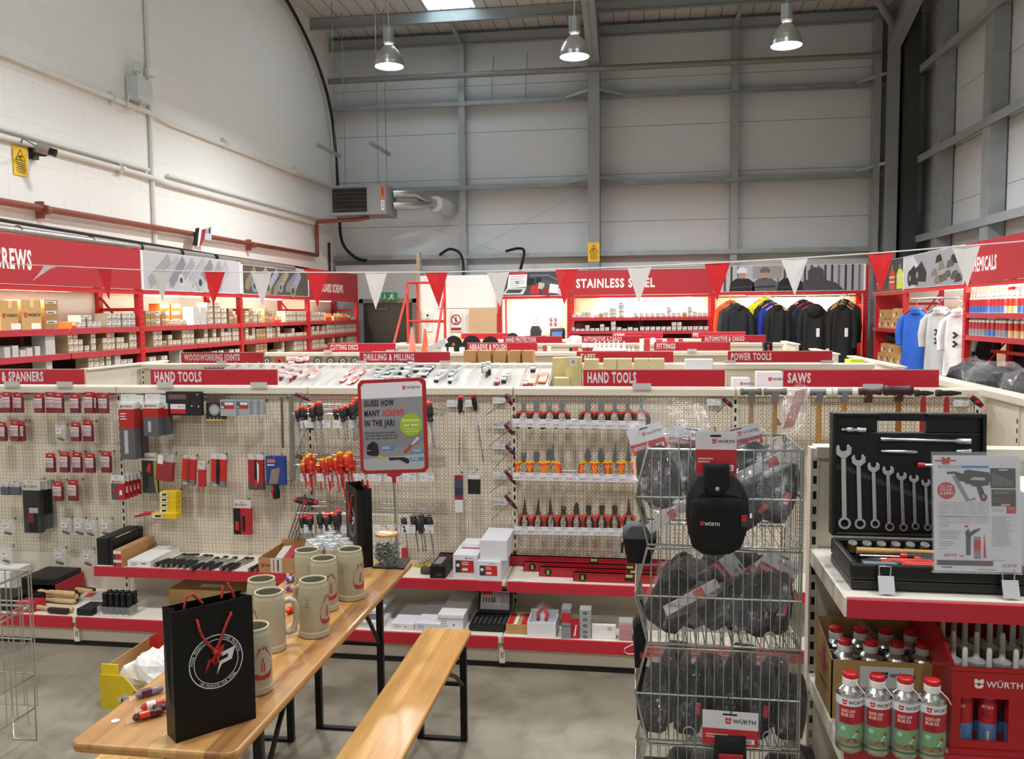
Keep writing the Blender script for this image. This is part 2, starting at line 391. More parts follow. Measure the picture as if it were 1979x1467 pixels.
def rafter(b, m, x, w=.125):                     # haunched rafter: deep at the column, rising with the roof
    prof = [(19.38, 7.25), (19.0, 7.25), (17.2, 7.82), (13, 8.05), (13, roofz(13)-.26), (19.38, roofz(19.38)-.26)]
    b.prism(prof, (x-.008, 0, 0), Y_, Z_, V((.016, 0, 0)), m)
    for (a, c), (d, e) in zip(prof[1:3], prof[2:4]): b.obb((x-w, a, c), (2*w, 0, 0), (0, d-a, e-c), (0, 0, .02), m)
    b.obb((x-w, 13, roofz(13)-.28), (2*w, 0, 0), (0, 6.3, -6.3*.045), (0, 0, .02), m)
for x in (-1.045, 5.0):
    steel(lambda b, m: column(b, m, x), PAINTGREY)
    steel(lambda b, m: rafter(b, m, x), PAINTGREY)
steel(lambda b, m: b.tube([(3.2, 15.5, 8.15), (4.9, 18.9, 7.75)], .08, m, 10), PAINTGREY)
for s in (-1, 1):
    for z in (4.85, 6.68): steel(lambda b, m: b.obb((-1.045+s*.1, 19.0, z), (s*.52, .26, -.07), (0, .05, 0), (0, 0, .06), m))
for z in (4.95, 6.75): steel(lambda b, m: b.obb((4.9, 19.05, z), (-.55, .2, -.12), (0, .05, 0), (0, 0, .06), m))
steel(lambda b, m: b.tube([(-5.3, 19.25, 4.1), (-3.0, 19.25, 3.3)], .006, m, 4)); steel(lambda b, m: b.tube([(-1.15, 19.25, 4.7), (-3.9, 19.25, 3.3)], .006, m, 4))
for x, z0, z1 in ((-3.3, 6.65, 7.6), (-2.55, 6.65, 7.65)): steel(lambda b, m: b.tube([(x, 19.25, z0), (x+.06, 19.3, z1)], .012, m, 5))
steel(lambda b, m: b.box(4.68, 19.1, 0, 4.80, 19.4, 7.9, m), GALV)
# right wall rails and posts
for z, y1 in ((6.75, 19.5), (4.98, 19.5), (3.40, 19.5), (1.9, 19.5)):
    steel(lambda b, m: (b.box(5.44, YF, z-.07, 5.46, y1, z+.07, m), b.box(5.46, YF, z+.055, 5.72, y1, z+.07, m)), PAINTGREY)
for y in (17.75, 15.3, 12.8, 10.3, 7.8): steel(lambda b, m: (b.box(5.47, y-.17, 0, 5.49, y+.17, 8.6, m), b.box(5.49, y-.17, 0, 5.72, y-.15, 8.6, m)))
steel(lambda b, m: b.box(5.2, 18.8, 0, 5.45, 19.4, 8, m), mat('#3d4143', .6))
steel(lambda b, m: b.box(4.9, 19.0, 0, 5.75, 19.45, .6, m), mat('#55595b', .6))
# dark exit door, its frame, and the white partition beside it
b = MB(); b.box(-6.25, 19.05, 0, -5.1, 19.1, 2.24, mat('#2b2d31', .45)); b.box(-6.14, 19.03, .15, -5.22, 19.06, 2.1, mat('#26282c', .45))
d1 = struct(b, 'door_1'); b = MB()
for z in (1.05,): b.box(-5.35, 18.99, z, -5.2, 19.05, z+.04, STEEL)
b.box(-5.95, 18.99, 2.08, -5.65, 19.04, 2.12, mat('#3a3c40', .4)); struct(b, 'door_closer', d1)
b = MB()
for x in (-6.33, -5.1): b.box(x, 19.0, 0, x+.09, 19.15, 2.33, mat('#77797a', .5))
b.box(-6.33, 19.0, 2.24, -5.01, 19.15, 2.33, mat('#77797a', .5)); struct(b, 'door_frame', d1)
b = MB(); b.box(-6.9, 19.12, 0, -4.9, 19.17, 3.1, mat('#b9bbbb', .55)); struct(b, 'wall_side_infill')
b = MB(); PW = mat('#e9e8e4', .6); b.box(-4.55, 17.62, 0, -2.85, 19.3, 2.77, PW); b.box(-4.2, 17.6, 2.1, -3.0, 17.62, 2.14, PW); struct(b, 'wall_partition')
b = MB(); b.box(-4.62, 17.60, 0, -4.55, 17.75, 3.25, mat('#a89a86', .7)); struct(b, 'trim_partition')
# pipes, conduits, cables on the left wall (each run one thing)
def pipe(name, label, cat, pts, r, m, clips=(), cm=None, n=8):
    t = thing(name, label, cat, pts[0]); b = MB(); b.tube(smooth(pts) if cat == 'cable' and len(pts) > 2 else pts, r, m, n); part(b, 'run', t)
    for p in clips: b = MB(); b.cyl((p[0]+.03, p[1]-.03, p[2]), (p[0]+.03, p[1]+.03, p[2]), r*1.35, cm or m); b.box(XL+.004, p[1]-.015, p[2]-.015-r*2, p[0], p[1]+.015, p[2]+.015+r*2, cm or m); part(b, 'clip', t)
    return t
pipe('conduit', 'highest white painted conduit across the white block wall, above the twin lights', 'pipe', [(-6.95, YF+.05, 4.88), (-6.95, 11.5, 4.88), (-6.93, 11.9, 4.88), (-6.95, 12.3, 4.84), (-6.95, 19.2, 4.86)], .035, PIPEW, [(-6.95, y, 4.88) for y in (10.9, 14, 17)])
pipe('conduit', 'upper of the twin white conduits level with the security camera', 'pipe', [(-6.96, YF+.05, 4.07), (-6.96, 11.7, 4.07)], .028, PIPEW)
pipe('conduit', 'white conduit end run level with the security camera, beyond the drop pipe', 'pipe', [(-6.96, 12.2, 4.07), (-6.96, 19.2, 4.07)], .028, PIPEW)
pipe('conduit', 'lower of the twin white conduits just above the security camera', 'pipe', [(-6.95, YF+.05, 3.975), (-6.95, 11.4, 3.975), (-6.93, 11.8, 3.965), (-6.95, 12.2, 3.94), (-6.95, 19.2, 3.93)], .035, PIPEW, [(-6.95, 11.0, 3.97)])
pipe('conduit', 'white vertical drop conduit behind the twin emergency lights', 'pipe', [(-6.97, 11.8, 8.4), (-6.97, 11.8, 2.9)], .033, PIPEW)
GAS = mat('#8a4a3c', .5)
pipe('gas_pipe', 'rust red gas pipe along the white wall rising to the heater', 'pipe', [(-6.9, YF+.05, 3.24), (-6.9, 18.0, 3.26), (-6.9, 18.0, 3.93), (-6.7, 17.6, 3.93), (-5.75, 17.4, 3.93), (-5.55, 17.4, 3.97)], .042, GAS, [(-6.9, y, 3.24) for y in (9.35, 14.8)], GAS)
pipe('cable', 'thick black cable sagging down the corner of the white wall', 'cable', [(-6.9, 16.2, 8.28), (-6.9, 17.2, 7.95), (-6.9, 18.3, 7.35), (-6.88, 19.0, 6.5), (-6.85, 19.2, 5.3), (-6.82, 19.2, 4.2), (-6.75, 19.2, 3.6), (-6.45, 19.2, 3.27), (-6.2, 19.2, 3.2)], .035, BLACK)
pipe('cable', 'black cable loop above the white partition by the heater', 'cable', [(-4.5, 19.2, 3.3), (-4.25, 19.15, 3.42), (-4.0, 19.1, 3.3), (-3.92, 19.0, 2.95), (-3.92, 18.9, 2.77)], .03, BLACK)
pipe('cable', 'black cable loop above the laptop picture board', 'cable', [(-3.0, 19.2, 3.35), (-2.7, 19.1, 3.4), (-2.55, 18.9, 3.3), (-2.56, 18.2, 2.82)], .03, BLACK)
pipe('cable', 'short black vertical cable on the white wall below the heater', 'cable', [(-6.96, 18.9, 3.6), (-6.96, 18.9, 2.4)], .025, BLACK)
t = thing('foil_duct', 'silver foil cable duct running above the red board on the left', 'duct', (-6.55, 8, 2.9)); b = MB()
b.tube([(-6.35, 5, 2.90), (-6.35, 9.4, 2.87), (-6.4, 12.9, 2.86), (-6.5, 15.7, 2.86)], .05, mat('#9f9f9c', .35, .55, bump=.4, bs=40), 8); part(b, 'duct', t)
b = MB(); b.tube([(-6.6, 5, 3.06), (-6.62, 9, 3.0), (-6.62, 12.9, 2.94), (-6.6, 15.7, 2.92), (-6.62, 18.8, 2.88)], .022, BLACK, 5); part(b, 'cable', t)
for y in (5.8, 7, 8.2, 9.4, 10.4, 11.4, 12.4): b = MB(); b.cyl((-6.36, y-.015, 2.935-y*.0063), (-6.36, y+.015, 2.935-y*.0063), .056, BLACK); part(b, 'strap', t)
# emergency twin light, camera, warning signs
t = thing('emergency_light', 'white twin spot emergency light box on the white block wall', 'light', (-6.95, 11.45, 4.95)); LG = mat('#cfd4d4', .5)
b = MB(); b.box(-6.99, 11.25, 4.95, -6.80, 11.62, 5.27, LG); part(b, 'body', t, bevel=.015)
for y, a in ((11.32, .5), (11.6, -.5)):
    b = MB(); b.cbox((-6.84, y, 5.39), .11, .14, .12, LG, rz=a); b.cyl((-6.88, y, 5.27), (-6.87, y, 5.34), .022, LG); q = part(b, 'spot_head', t, bevel=.02)
    b = MB(); b.cbox((-6.785, y+a*.02, 5.39), .012, .11, .09, mat('#f4f6f6', .2), rz=a); part(b, 'lens', q)
b = MB(); b.tube([(-6.9, 11.2, 5.0), (-6.88, 11.1, 4.85), (-6.9, 11.15, 4.78), (-6.88, 11.35, 4.82), (-6.8, 11.4, 5.0)], .012, PIPEW, 5); part(b, 'cord', t)
t = thing('security_camera', 'grey security camera on a black bracket on the white wall', 'camera', (-6.95, 9.25, 3.8)); p = U(82, 290, x=-6.72); p2 = U(96, 292, x=-6.45)
b = MB(); a = U(72, 284, x=-6.72); c = U(96, 292, x=-6.6); b.tube([a, c], .055, mat('#8b8784', .5), 10); part(b, 'body', t)
b = MB(); b.tube([c, c+(c-a).normalized()*.07], [.04, .045], BLACK, 10); part(b, 'lens', t)
b = MB(); e = U(65, 298, x=-6.97); f = U(88, 299, x=-6.66); b.tube([e, f, U(88, 290, x=-6.66)], .022, BLACK, 6); b.cbox(e, .06, .1, .12, BLACK); part(b, 'bracket', t)
b = MB(); b.tube([a, a+V((0, -.12, .03)), a+V((-.1, -.1, .08)), a+V((-.24, .05, .05))], .01, GREY, 5); part(b, 'cord', t)
def warn(label, O, X, w, h):
    b = MB(); X = V(X); N = X.cross(Z_); O = V(O); b.obb(O, X*w, -N*.008, Z_*h, YEL); d = D(b, O, X, Z_); u = w/2
    d.p([(u-w*.38, h*.5), (u+w*.38, h*.5), (u, h*.92)], INK, 1); d.p([(u-w*.29, h*.53), (u+w*.29, h*.53), (u, h*.85)], YEL, 2)
    d.p([(u-w*.14, h*.58), (u+w*.12, h*.64), (u+w*.08, h*.71), (u-w*.16, h*.66)], INK, 3); d.r(u-w*.12, h*.545, u+w*.15, h*.57, INK, 3)
    for i in range(6): q = w*(.36-.04*(i % 3)); d.r(u-q, h*(.42-.065*i), u+q, h*(.45-.065*i), mat('#5c4c10', .6), 1)
    return solo(b, 'warning_sign', label, 'sign')
warn('yellow camera warning sign on the white block wall', (-6.985, 9.0, 3.6), (0, 1, 0), .23, .33)
warn('yellow camera warning sign on the central steel column', (-1.045-.13, 18.97, 3.08), (1, 0, 0), .25, .4)
b = MB()
G1 = mat('#0e7a4a', .5, emit=.25); b.box(-5.77, 18.88, 2.29, -5.42, 18.95, 2.47, G1); b.box(-5.7, 18.95, 2.33, -5.49, 19.118, 2.44, WHITE); d = D(b, (-5.77, 18.88, 2.29), X_, Z_, .002)
d.p([(.07, .04), (.05, .08), (.065, .08), (.065, .15), (.085, .15), (.085, .08), (.1, .08)], WHITE).c(.25, .145, .016, WHITE, n=10)
d.p([(.2, .13), (.25, .12), (.29, .1), (.28, .09), (.25, .1), (.24, .08), (.28, .05), (.26, .02), (.25, .045), (.22, .06), (.2, .04), (.15, .02), (.16, .045), (.19, .06), (.22, .1), (.19, .11)], WHITE)
solo(b, 'exit_sign', 'green running man exit sign above the dark door', 'sign')
b = MB(); b.box(-3.92, 17.59, 1.62, -3.68, 17.598, 1.98, PW); d = D(b, (-3.92, 17.59, 1.62), X_, Z_); RD = mat('#9c2430', .5)
d.ring(.12, .24, .085, .11, RD).r(.015, .02, .225, .08, RD).c(.12, .29, .018, INK, n=10).p([(.11, .27), (.14, .26), (.13, .2), (.16, .15), (.145, .14), (.12, .19), (.1, .14), (.085, .15), (.11, .21), (.09, .23)], INK).p([(.05, .3), (.065, .315), (.19, .18), (.175, .165)], RD, 3)
solo(b, 'no_entry_sign', 'round red no entry sign on the white partition', 'sign')
b = MB(); b.box(-4.5, 17.6, 1.62, -4.3, 17.615, 2.0, mat('#cfe3c4', .6)); d = D(b, (-4.5, 17.6, 1.62), X_, Z_); d.r(.02, .02, .18, .3, PWHITE).r(.08, .31, .12, .36, INK).lines(.04, .26, .16, 5, .04, INKL); solo(b, 'notice', 'pale green paper notice on the partition behind the red steps', 'notice')
b = MB(); p = U(1740, 655, y=17.58); b.prism([(0, 0), (.2, 0), (.1, .2)], (-3.8, 17.59, 1.36), X_, Z_, V((0, .01, 0)), YEL); solo(b, 'hazard_sign', 'small yellow triangle sign under the red no entry sign', 'sign')
b = MB(); b.box(-3.5, 17.45, 0, -2.93, 17.49, 2.1, mat('#c2a582', .75)); solo(b, 'board', 'plain brown board leaning beside the red rack upright', 'board')
# pendant high bay lamps
BELL = mat('#c9cbca', .3, .9); BULB = mat('#fffaf0', .5, emit=14)
t = thing('high_bay_lamp', 'proto', 'lamp'); b = MB()
b.rev([(.222, 0), (.214, .07), (.195, .14), (.16, .21), (.115, .27), (.075, .31)], BELL, n=32, caps=False); part(b, 'bell_shade', t)
b = MB(); b.rev([(.214, .012), (.12, -.012), (0, -.025)][::-1], BULB, n=32); part(b, 'diffuser', t)
b = MB(); b.rev([(.06, .33), (.085, .36), (.085, .58), (.03, .6)], mat('#a9adab', .35, .6), n=24); part(b, 'gear_housing', t)
b = MB(); b.box(-.05, -.03, .31, .05, .03, .37, CHROME); part(b, 'bracket', t)
b = MB(); b.cyl((0, 0, .6), (0, 0, 2.75), .008, mat('#c8c8c4', .4, .5), n=6); part(b, 'hanging_cord', t)
R = Rep(t)
for i, (x, y) in enumerate(LAMPS):
    where = ('hanging in front of the heater corner', 'hanging beside the central steel column', 'hanging by the right hand cladding wall')[i % 3]
    R.place((x, y, 5.84), 'glowing steel bell lamp '+where if i < 3 else 'bell lamp of the %s row back, above the photo, %s of three' % (ORD[i//3], ('left', 'middle', 'right')[i % 3]), 'pendant high bay lamps')
# warm air heater with flues on drop rods
t = thing('unit_heater', 'grey warm air heater hung in the far corner', 'heater', (-5.7, 17.4, 3.98)); HG = mat('#8a8b8a', .5)
b = MB(); b.box(-6.28, 17.2, 4.0, -5.12, 18.0, 4.6, HG); part(b, 'casing', t, bevel=.01)
b = MB()
b.box(-6.24, 17.185, 4.06, -5.52, 17.2, 4.54, BLACK)
for i in range(6): b.cbox((-5.88, 17.17, 4.1+i*.08), .7, .07, .012, DGREY, rx=-.5)
part(b, 'louvre_grille', t)
b = MB(); b.box(-5.22, 17.19, 4.28, -5.15, 17.199, 4.56, ORANGE); d = D(b, (-5.15, 17.188, 4.08), Z_, -X_); d.r(.0, 0.0, .2, .07, PWHITE, 1).t('AMBI', .28, .015, .04, INK, 3, w=.18).t('RAD', .04, .015, .04, INK, 3, w=.14); part(b, 'name_strip', t)
FO = mat('#bfc1bf', .25, .9, bump=.5, bs=60)
for z, dz in ((4.46, -.02), (4.22, .04)):
    b = MB(); b.tube([(-5.12, 17.7, z), (-4.7, 17.9, z+.02), (-4.4, 18.6, 4.34+dz), (-4.3, 19.4, 4.34+dz)], .085, FO, 12); part(b, 'flue', t)
b = MB(); b.tube([(-4.42, 18.5, 4.34), (-4.3, 19.45, 4.34)], .17, mat('#d6d8d6', .4), 16); part(b, 'wall_terminal', t)
for x, y in ((-6.2, 17.3), (-5.3, 17.3), (-6.2, 17.9), (-5.3, 17.9)):
    b = MB(); b.cyl((x, y, 4.6), (x, y, 8.25), .008, STEEL, n=5); part(b, 'drop_rod', t)
for x in (-6.45, -5.35): b = MB(); b.obb((x-.03, 17.0, 5.35), (.06, 0, 0), (0, 1.3, 0), (0, 0, .06), GALV); part(b, 'hanging_bar', t)
# small club pennant on the gas pipe
t = thing('pennant', 'small folded black white and red flag draped over the gas pipe', 'flag', U(388, 460, x=-6.85)); 
for nm, pts, m in (('cloth_fold', [(372, 474), (378, 441), (384, 440), (380, 476)], BLACK), ('cloth_fold', [(379, 476), (384, 440), (389, 440), (384, 479)], PWHITE), ('cloth_fold', [(383, 480), (389, 444), (397, 442), (392, 465)], RD), ('cloth_fold', [(394, 462), (397, 442), (408, 438), (407, 466)], mat('#b9bcc8', .6)), ('cloth_fold', [(396, 450), (398, 442), (407, 439), (404, 452)], DARK)):
    b = MB(); P = [U(x, y, x=-6.84) for x, y in pts]; b.add([p+V((o, 0, 0)) for o in (0, .012) for p in P], [(0, 1, 2, 3), (7, 6, 5, 4), (0, 4, 5, 1), (1, 5, 6, 2), (2, 6, 7, 3), (3, 7, 4, 0)], m); part(b, nm, t)
# ================================================================ PALLET RACK SHELVING ALONG THE WALLS
RACKRED = mat('#c4202a', .42); STRIPR = mat('#b52f3f', .35); SHADE_MAROON = mat('#4a1c20', .7); PANEL = mat('#eadfce', .6); SHELFM = mat('#d9d2c4', .5); HOLE = mat('#4c0d12', .7); TUBE = mat('#ffe9cf', .5, emit=9)
ZS = [1.865, 1.595, 1.325, 1.05, .6, .12]
def F(kind):
    """rack frames: local s along the run, q out of the wall, giving world points"""
    if kind == 'left': return lambda s, q, z: V((-6.2-q, s, z)), V((0, 1, 0)), V((-1, 0, 0))
    if kind == 'back': return lambda s, q, z: V((s, 17.5+q, z)), V((1, 0, 0)), V((0, 1, 0))
    return lambda s, q, z: V((4.2+q, -s, z)), V((0, -1, 0)), V((1, 0, 0))
def bx(b, P, s0, s1, q0, q1, z0, z1, m):
    o = P(s0, q0, z0); b.obb(o, P(s1, q0, z0)-o, P(s0, q1, z0)-o, V((0, 0, z1-z0)), m)
def upright(P, s, t, dep=.62, h=2.84):
    b = MB()
    for q in (0, dep-.07): bx(b, P, s-.045, s+.045, q, q+.07, 0, h, RACKRED)
    for z in (.3, .95, 1.6, 2.08): bx(b, P, s-.015, s+.015, .07, dep-.07, z-.02, z+.02, RACKRED)
    for z in (.3, .95, 1.6): o = P(s-.012, .07, z); b.obb(o, P(s+.012, .07, z)-o, P(s-.012, dep-.07, z+.62)-o, V((0, 0, .035)), RACKRED)
    for i in range(40):
        z = .12+i*.068
        for e in (-.018, .018): bx(b, P, s+e-.006, s+e+.006, -.001, 0.001, z, z+.022, HOLE)
    return part(b, 'upright_frame', t)
def rack(kind, s0, s1, label, shelves, board, lamp=None, ends=(1, 0), panel=True, dep=.62, lower=SHADE_MAROON, half=True, bz=(2.33, 2.82)):
    P, A, Q = F(kind); t = thing('storage_rack', label, 'rack', P((s0+s1)/2, 0, 0))
    if ends[0]: upright(P, s0, t, dep)
    if ends[1]: upright(P, s1, t, dep)
    a, c = s0+.05, s1-.05
    if panel: b = MB(); bx(b, P, a, c, dep-.02, dep, shelves[0] if shelves else .3, 2.34, PANEL); part(b, 'back_panel', t)
    if shelves and lower: b = MB(); bx(b, P, a, c, dep-.02, dep, .1, shelves[0], lower); part(b, 'lower_back_panel', t)  # default maroon: shade between the lower shelves put into the panel colour
    mid = (a+c)/2
    for z in shelves:
        for u, w in (((a, mid-.012), (mid+.012, c)) if half else ((a, c),)):
            b = MB(); bx(b, P, u, w, .02, dep-.03, z-.035, z, SHELFM); q = part(b, 'shelf', t)
            b = MB(); bx(b, P, u, w, .005, .02, z-.06, z+.004, STRIPR); part(b, 'price_strip', q)
    b = MB(); bx(b, P, a, c, .0, .05, bz[0]-.06, bz[0]-.005, RACKRED); part(b, 'beam', t)
    b = MB(); bx(b, P, a-.04, c+.04, -.012, .0, bz[0], bz[1], board[0] if board else RED); hb = part(b, 'header_board', t)
    if board: b = MB(); d = D(b, P(s0, -.012, bz[0]), A, Z_, .002); board[1](d, s1-s0, bz[1]-bz[0]); part(b, board[2], hb)
    if lamp:
        u, w = lamp; b = MB(); bx(b, P, u, w, .12, .2, 2.28, 2.31, WHITE); q = part(b, 'light_fitting', t)
        b = MB(); o = P(u+.03, .16, 2.268); b.cyl(o, P(w-.03, .16, 2.268), .013, TUBE, n=8); part(b, 'tube', q)
    return t, P
LET = mat('#e9dfe0', .6)
def words(st, u, v, h, w): return lambda d, L, Hh: d.t(st, u, v, h, LET, 1, w=w, bold=.05)
def screwpic(cols, bg, seed):
    def f(d, L, Hh):
        rn = random.Random(seed); ms = [mat(c, .5) for c in cols]; dk = mat('#3b3b40', .6)
        d.r(.05, .005, L-.05, Hh-.005, mat(bg, .5), .5)
        k = 1
        for i in range(8):
            u0 = .14+i*(L-.7)/8; v0 = .03+rn.random()*.1; le = rn.uniform(.6, .8); an = rn.uniform(.5, .75); w = rn.uniform(.05, .085)
            e = V((math.cos(an), math.sin(an))); n = V((-e.y, e.x)); le = min(le, (Hh-.06-v0)/e.y); m = ms[i % len(ms)]; c = V((u0, v0))
            pt = lambda s, o: tuple(c+e*s+n*o)
            k += .2; d.p([pt(0, -w*.25), pt(le*.12, -w), pt(le, -w), pt(le, w), pt(le*.12, w), pt(0, w*.25)], m, k)
            for j in range(int((le-.05)/.04)): s = .05+j*.04; d.p([pt(s, -w*1.12), pt(s+.01, -w*1.12), pt(s+.026, w*1.12), pt(s+.016, w*1.12)], dk, k+.1)
            if i % 2: d.c(*pt(le*.1, 0), w*1.6, ms[(i+1) % len(ms)], k+.15, 14); d.c(*pt(le*.1, 0), w*.8, dk, k+.18, 6)
    return f
LRED = mat('#a8222e', .5)
LB = [(7.35, 10.13), (10.13, 12.89), (12.89, 15.68), (15.68, 18.5)]
BN = ['SCREWS bay', 'silver screw picture bay', 'brass screw picture bay', 'CHIPBOARD SCREWS bay', 'STAINLESS STEEL bay']
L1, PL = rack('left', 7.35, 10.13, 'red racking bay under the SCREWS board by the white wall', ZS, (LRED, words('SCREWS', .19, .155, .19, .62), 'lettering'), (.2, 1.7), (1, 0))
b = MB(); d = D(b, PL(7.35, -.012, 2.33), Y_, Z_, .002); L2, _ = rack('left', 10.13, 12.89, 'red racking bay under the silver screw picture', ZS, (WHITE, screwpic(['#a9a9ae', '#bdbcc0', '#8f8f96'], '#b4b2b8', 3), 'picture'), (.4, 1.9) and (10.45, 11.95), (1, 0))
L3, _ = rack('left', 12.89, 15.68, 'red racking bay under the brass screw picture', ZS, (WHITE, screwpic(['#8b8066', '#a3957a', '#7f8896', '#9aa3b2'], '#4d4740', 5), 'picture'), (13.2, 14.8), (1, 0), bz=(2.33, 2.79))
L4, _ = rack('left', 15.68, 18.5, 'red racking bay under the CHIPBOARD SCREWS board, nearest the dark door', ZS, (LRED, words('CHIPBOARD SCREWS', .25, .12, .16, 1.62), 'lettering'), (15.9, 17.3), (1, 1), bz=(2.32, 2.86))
def laptop(d, L, Hh):
    d.r(.05, .005, L-.0, Hh-.005, mat('#3c3e45', .5), .5); g = mat('#6d6f76', .5)
    for i in range(12): u = .75+i*.05; d.p([(u, .36-i*.012), (u+.012, .36-i*.012), (u+.012, .1), (u, .1)], g, 1)
    d.p([(.62, .42), (1.0, .42), (1.38, .22), (1.38, .19), (1.0, .39), (.62, .39)], g, 1.2)
    d.p([(.16, .16), (.55, .18), (.57, .47), (.2, .46)], PWHITE, 1); d.p([(.16+.02, .42), (.57, .43), (.57, .47), (.2, .46)], PRED, 2); d.lines(.22, .38, .52, 5, .045, INKL, 2, .015); d.r(.33, .24, .4, .3, GREY, 3)
    d.p([(.06, .03), (.48, .03), (.55, .16), (.16, .16)], mat('#c9c9cc', .5), 2); d.p([(.12, .06), (.42, .06), (.48, .13), (.18, .13)], DGREY, 3)
    for u, v, r, m in ((.72, .12, .1, RED), (.85, .2, .07, mat('#b9b3a6', .5)), (.95, .08, .09, mat('#7c2a2c', .5)), (1.1, .14, .1, WHITE), (.63, .28, .08, BLACK), (1.25, .08, .07, mat('#c9c4be', .5)), (.8, .31, .06, BLACK)): d.p([(u-r, v-r*.8), (u+r*.8, v-r), (u+r, v+r*.7), (u-r*.7, v+r)], m, 3+u)
K1, PB = rack('back', -2.87, -1.46, 'red counter bay under the laptop picture', [1.32], (WHITE, laptop, 'picture'), (-2.4, -1.7), (1, 0), lower=PANEL, half=False)
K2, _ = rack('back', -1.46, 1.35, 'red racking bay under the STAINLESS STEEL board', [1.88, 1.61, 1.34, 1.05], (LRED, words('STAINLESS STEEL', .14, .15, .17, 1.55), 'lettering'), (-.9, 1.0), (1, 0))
def workers(d, L, Hh):
    a, c = mat('#a9a9ad', .5), mat('#35353a', .5); d.r(.05, .005, L-.05, Hh-.005, a, .5)
    for i in range(22):
        u = .08+i*.125
        if not .5 < u < 1.05: d.r(u, .005, u+.04, Hh-.005, c if i % 3 else mat('#6c6c70', .5), .7)
    d.r(.75, .25, 1.3, Hh-.005, mat('#8f8c8b', .5), .8)
    sk = mat('#b08a78', .5)
    for u, hd, body in ((.55, mat('#d2d2d4', .5), DARK), (.98, mat('#5d5d63', .5), mat('#55565b', .5)), (1.45, DGREY, DARK)):
        d.p([(u-.24, .01), (u+.24, .01), (u+.22, .18), (u+.12, .25), (u-.12, .25), (u-.22, .17)], body, 1.5)
        d.p([(u-.2, .06), (u+.2, .08), (u+.2, .12), (u-.2, .1)], mat('#2c2c30', .5), 1.8)
        d.c(u, .32, .07, sk, 2, 16, .085); d.p([(u-.06, .26), (u+.06, .26), (u+.03, .23), (u-.03, .23)], mat('#4c3a33', .6), 2.2)
        d.p([(u-.1, .36), (u+.1, .36), (u+.09, .43), (u+.04, .465), (u-.05, .465), (u-.09, .42)], hd, 2.5); d.r(u-.04, .325, u-.015, .335, INK, 2.5).r(u+.015, .325, u+.04, .335, INK, 2.5)
    d.p([(1.6, .01), (2.45, .01), (2.3, .15), (2.08, .22), (2.07, .4), (2.0, .45), (1.85, .45), (1.78, .38), (1.78, .22), (1.65, .16)], mat('#47474c', .5), 1.2)
K3, _ = rack('back', 1.35, 4.2, 'red clothing bay under the black and white picture of workers', [], (WHITE, workers, 'picture'), (2.0, 3.9), (1, 1), bz=(2.36, 2.86))
b = MB(); b.tube([PB(1.4, .1, 2.26), PB(4.12, .1, 2.26)], .016, CHROME, 8); part(b, 'hanging_rail', K3)
# red end sheet and right hand rack
b = MB(); b.box(4.25, 16.98, 0, 5.0, 17.02, 2.3, RACKRED); solo(b, 'end_panel', 'tall plain red sheet panel closing the corner beside the clothing bay', 'panel')
def hivis(d, L, Hh):
    d.r(.02, .005, L-.03, Hh-.005, mat('#3d4045', .5), .5); hv = mat('#c9d23a', .5); o = mat('#c2452f', .5)
    for u, m in ((.5, o), (1.3, o), (1.75, hv)): d.p([(u-.17, .03), (u+.17, .03), (u+.18, .28), (u+.08, .36), (u-.08, .36), (u-.18, .28)], m, 1); d.r(u-.16, .14, u+.16, .17, mat('#c9c9c4', .5), 2); d.r(u-.16, .22, u+.16, .25, mat('#c9c9c4', .5), 2); d.c(u, .4, .05, mat('#8a7468', .5), 1.5, 12)
def boots(d, L, Hh):
    d.r(.02, .005, L-.03, Hh-.005, mat('#85878c', .5), .5); k = mat('#1d1e21', .5); s = mat('#b4b6ba', .5)
    d.p([(0.02, .01), (.6, .01), (.85, .3), (.5, Hh-.02), (.02, Hh-.02)], s, .8)
    for u, v in ((.35, .16), (.72, .2)): d.c(u, v, .13, k, 1.5, 16); d.c(u, v, .05, GREY, 1.8, 12); d.p([(u, v-.1), (u+.42, v-.12), (u+.45, v+.02), (u+.2, v+.2), (u, v+.12)], k, 1.3)
    rn = random.Random(4)
    for i in range(14): u = 1.3+rn.random()*1.2; v = rn.random()*.36; d.p([(u, v), (u+.3, v+.02), (u+.22, v+.12), (u+.05, v+.1)], mat(('#2b2c30', '#4b4a47', '#6d665c', '#1c1c1f')[i % 4], .5), 1+i*.1)
R1, PR = rack('right', -17.0, -15.04, 'red racking bay in the far right corner under the high visibility picture', [1.66, 1.05], (WHITE, hivis, 'picture'), None, (0, 0), half=False, lower=None, bz=(2.30, 2.84))
R2, _ = rack('right', -15.04, -12.32, 'red clothing bay on the right under the grey boots picture', [], (WHITE, boots, 'picture'), (-13.6, -12.4), (1, 0), bz=(2.32, 2.84))
R3, _ = rack('right', -12.32, -9.6, 'red racking bay under the CHEMICALS board', [1.935, 1.645], (LRED, words('CHEMICALS', .2, .14, .17, .86), 'lettering'), (-11.9, -10.5), (1, 1), lower=BLACK, half=False, bz=(2.33, 2.84))
b = MB(); bx(b, PR, -14.9, -12.4, .02, .06, 1.5, 1.54, RACKRED); part(b, 'beam', R2); b = MB(); bx(b, PR, -12.2, -9.8, .3, .34, 1.42, 1.46, RACKRED); part(b, 'beam', R3)
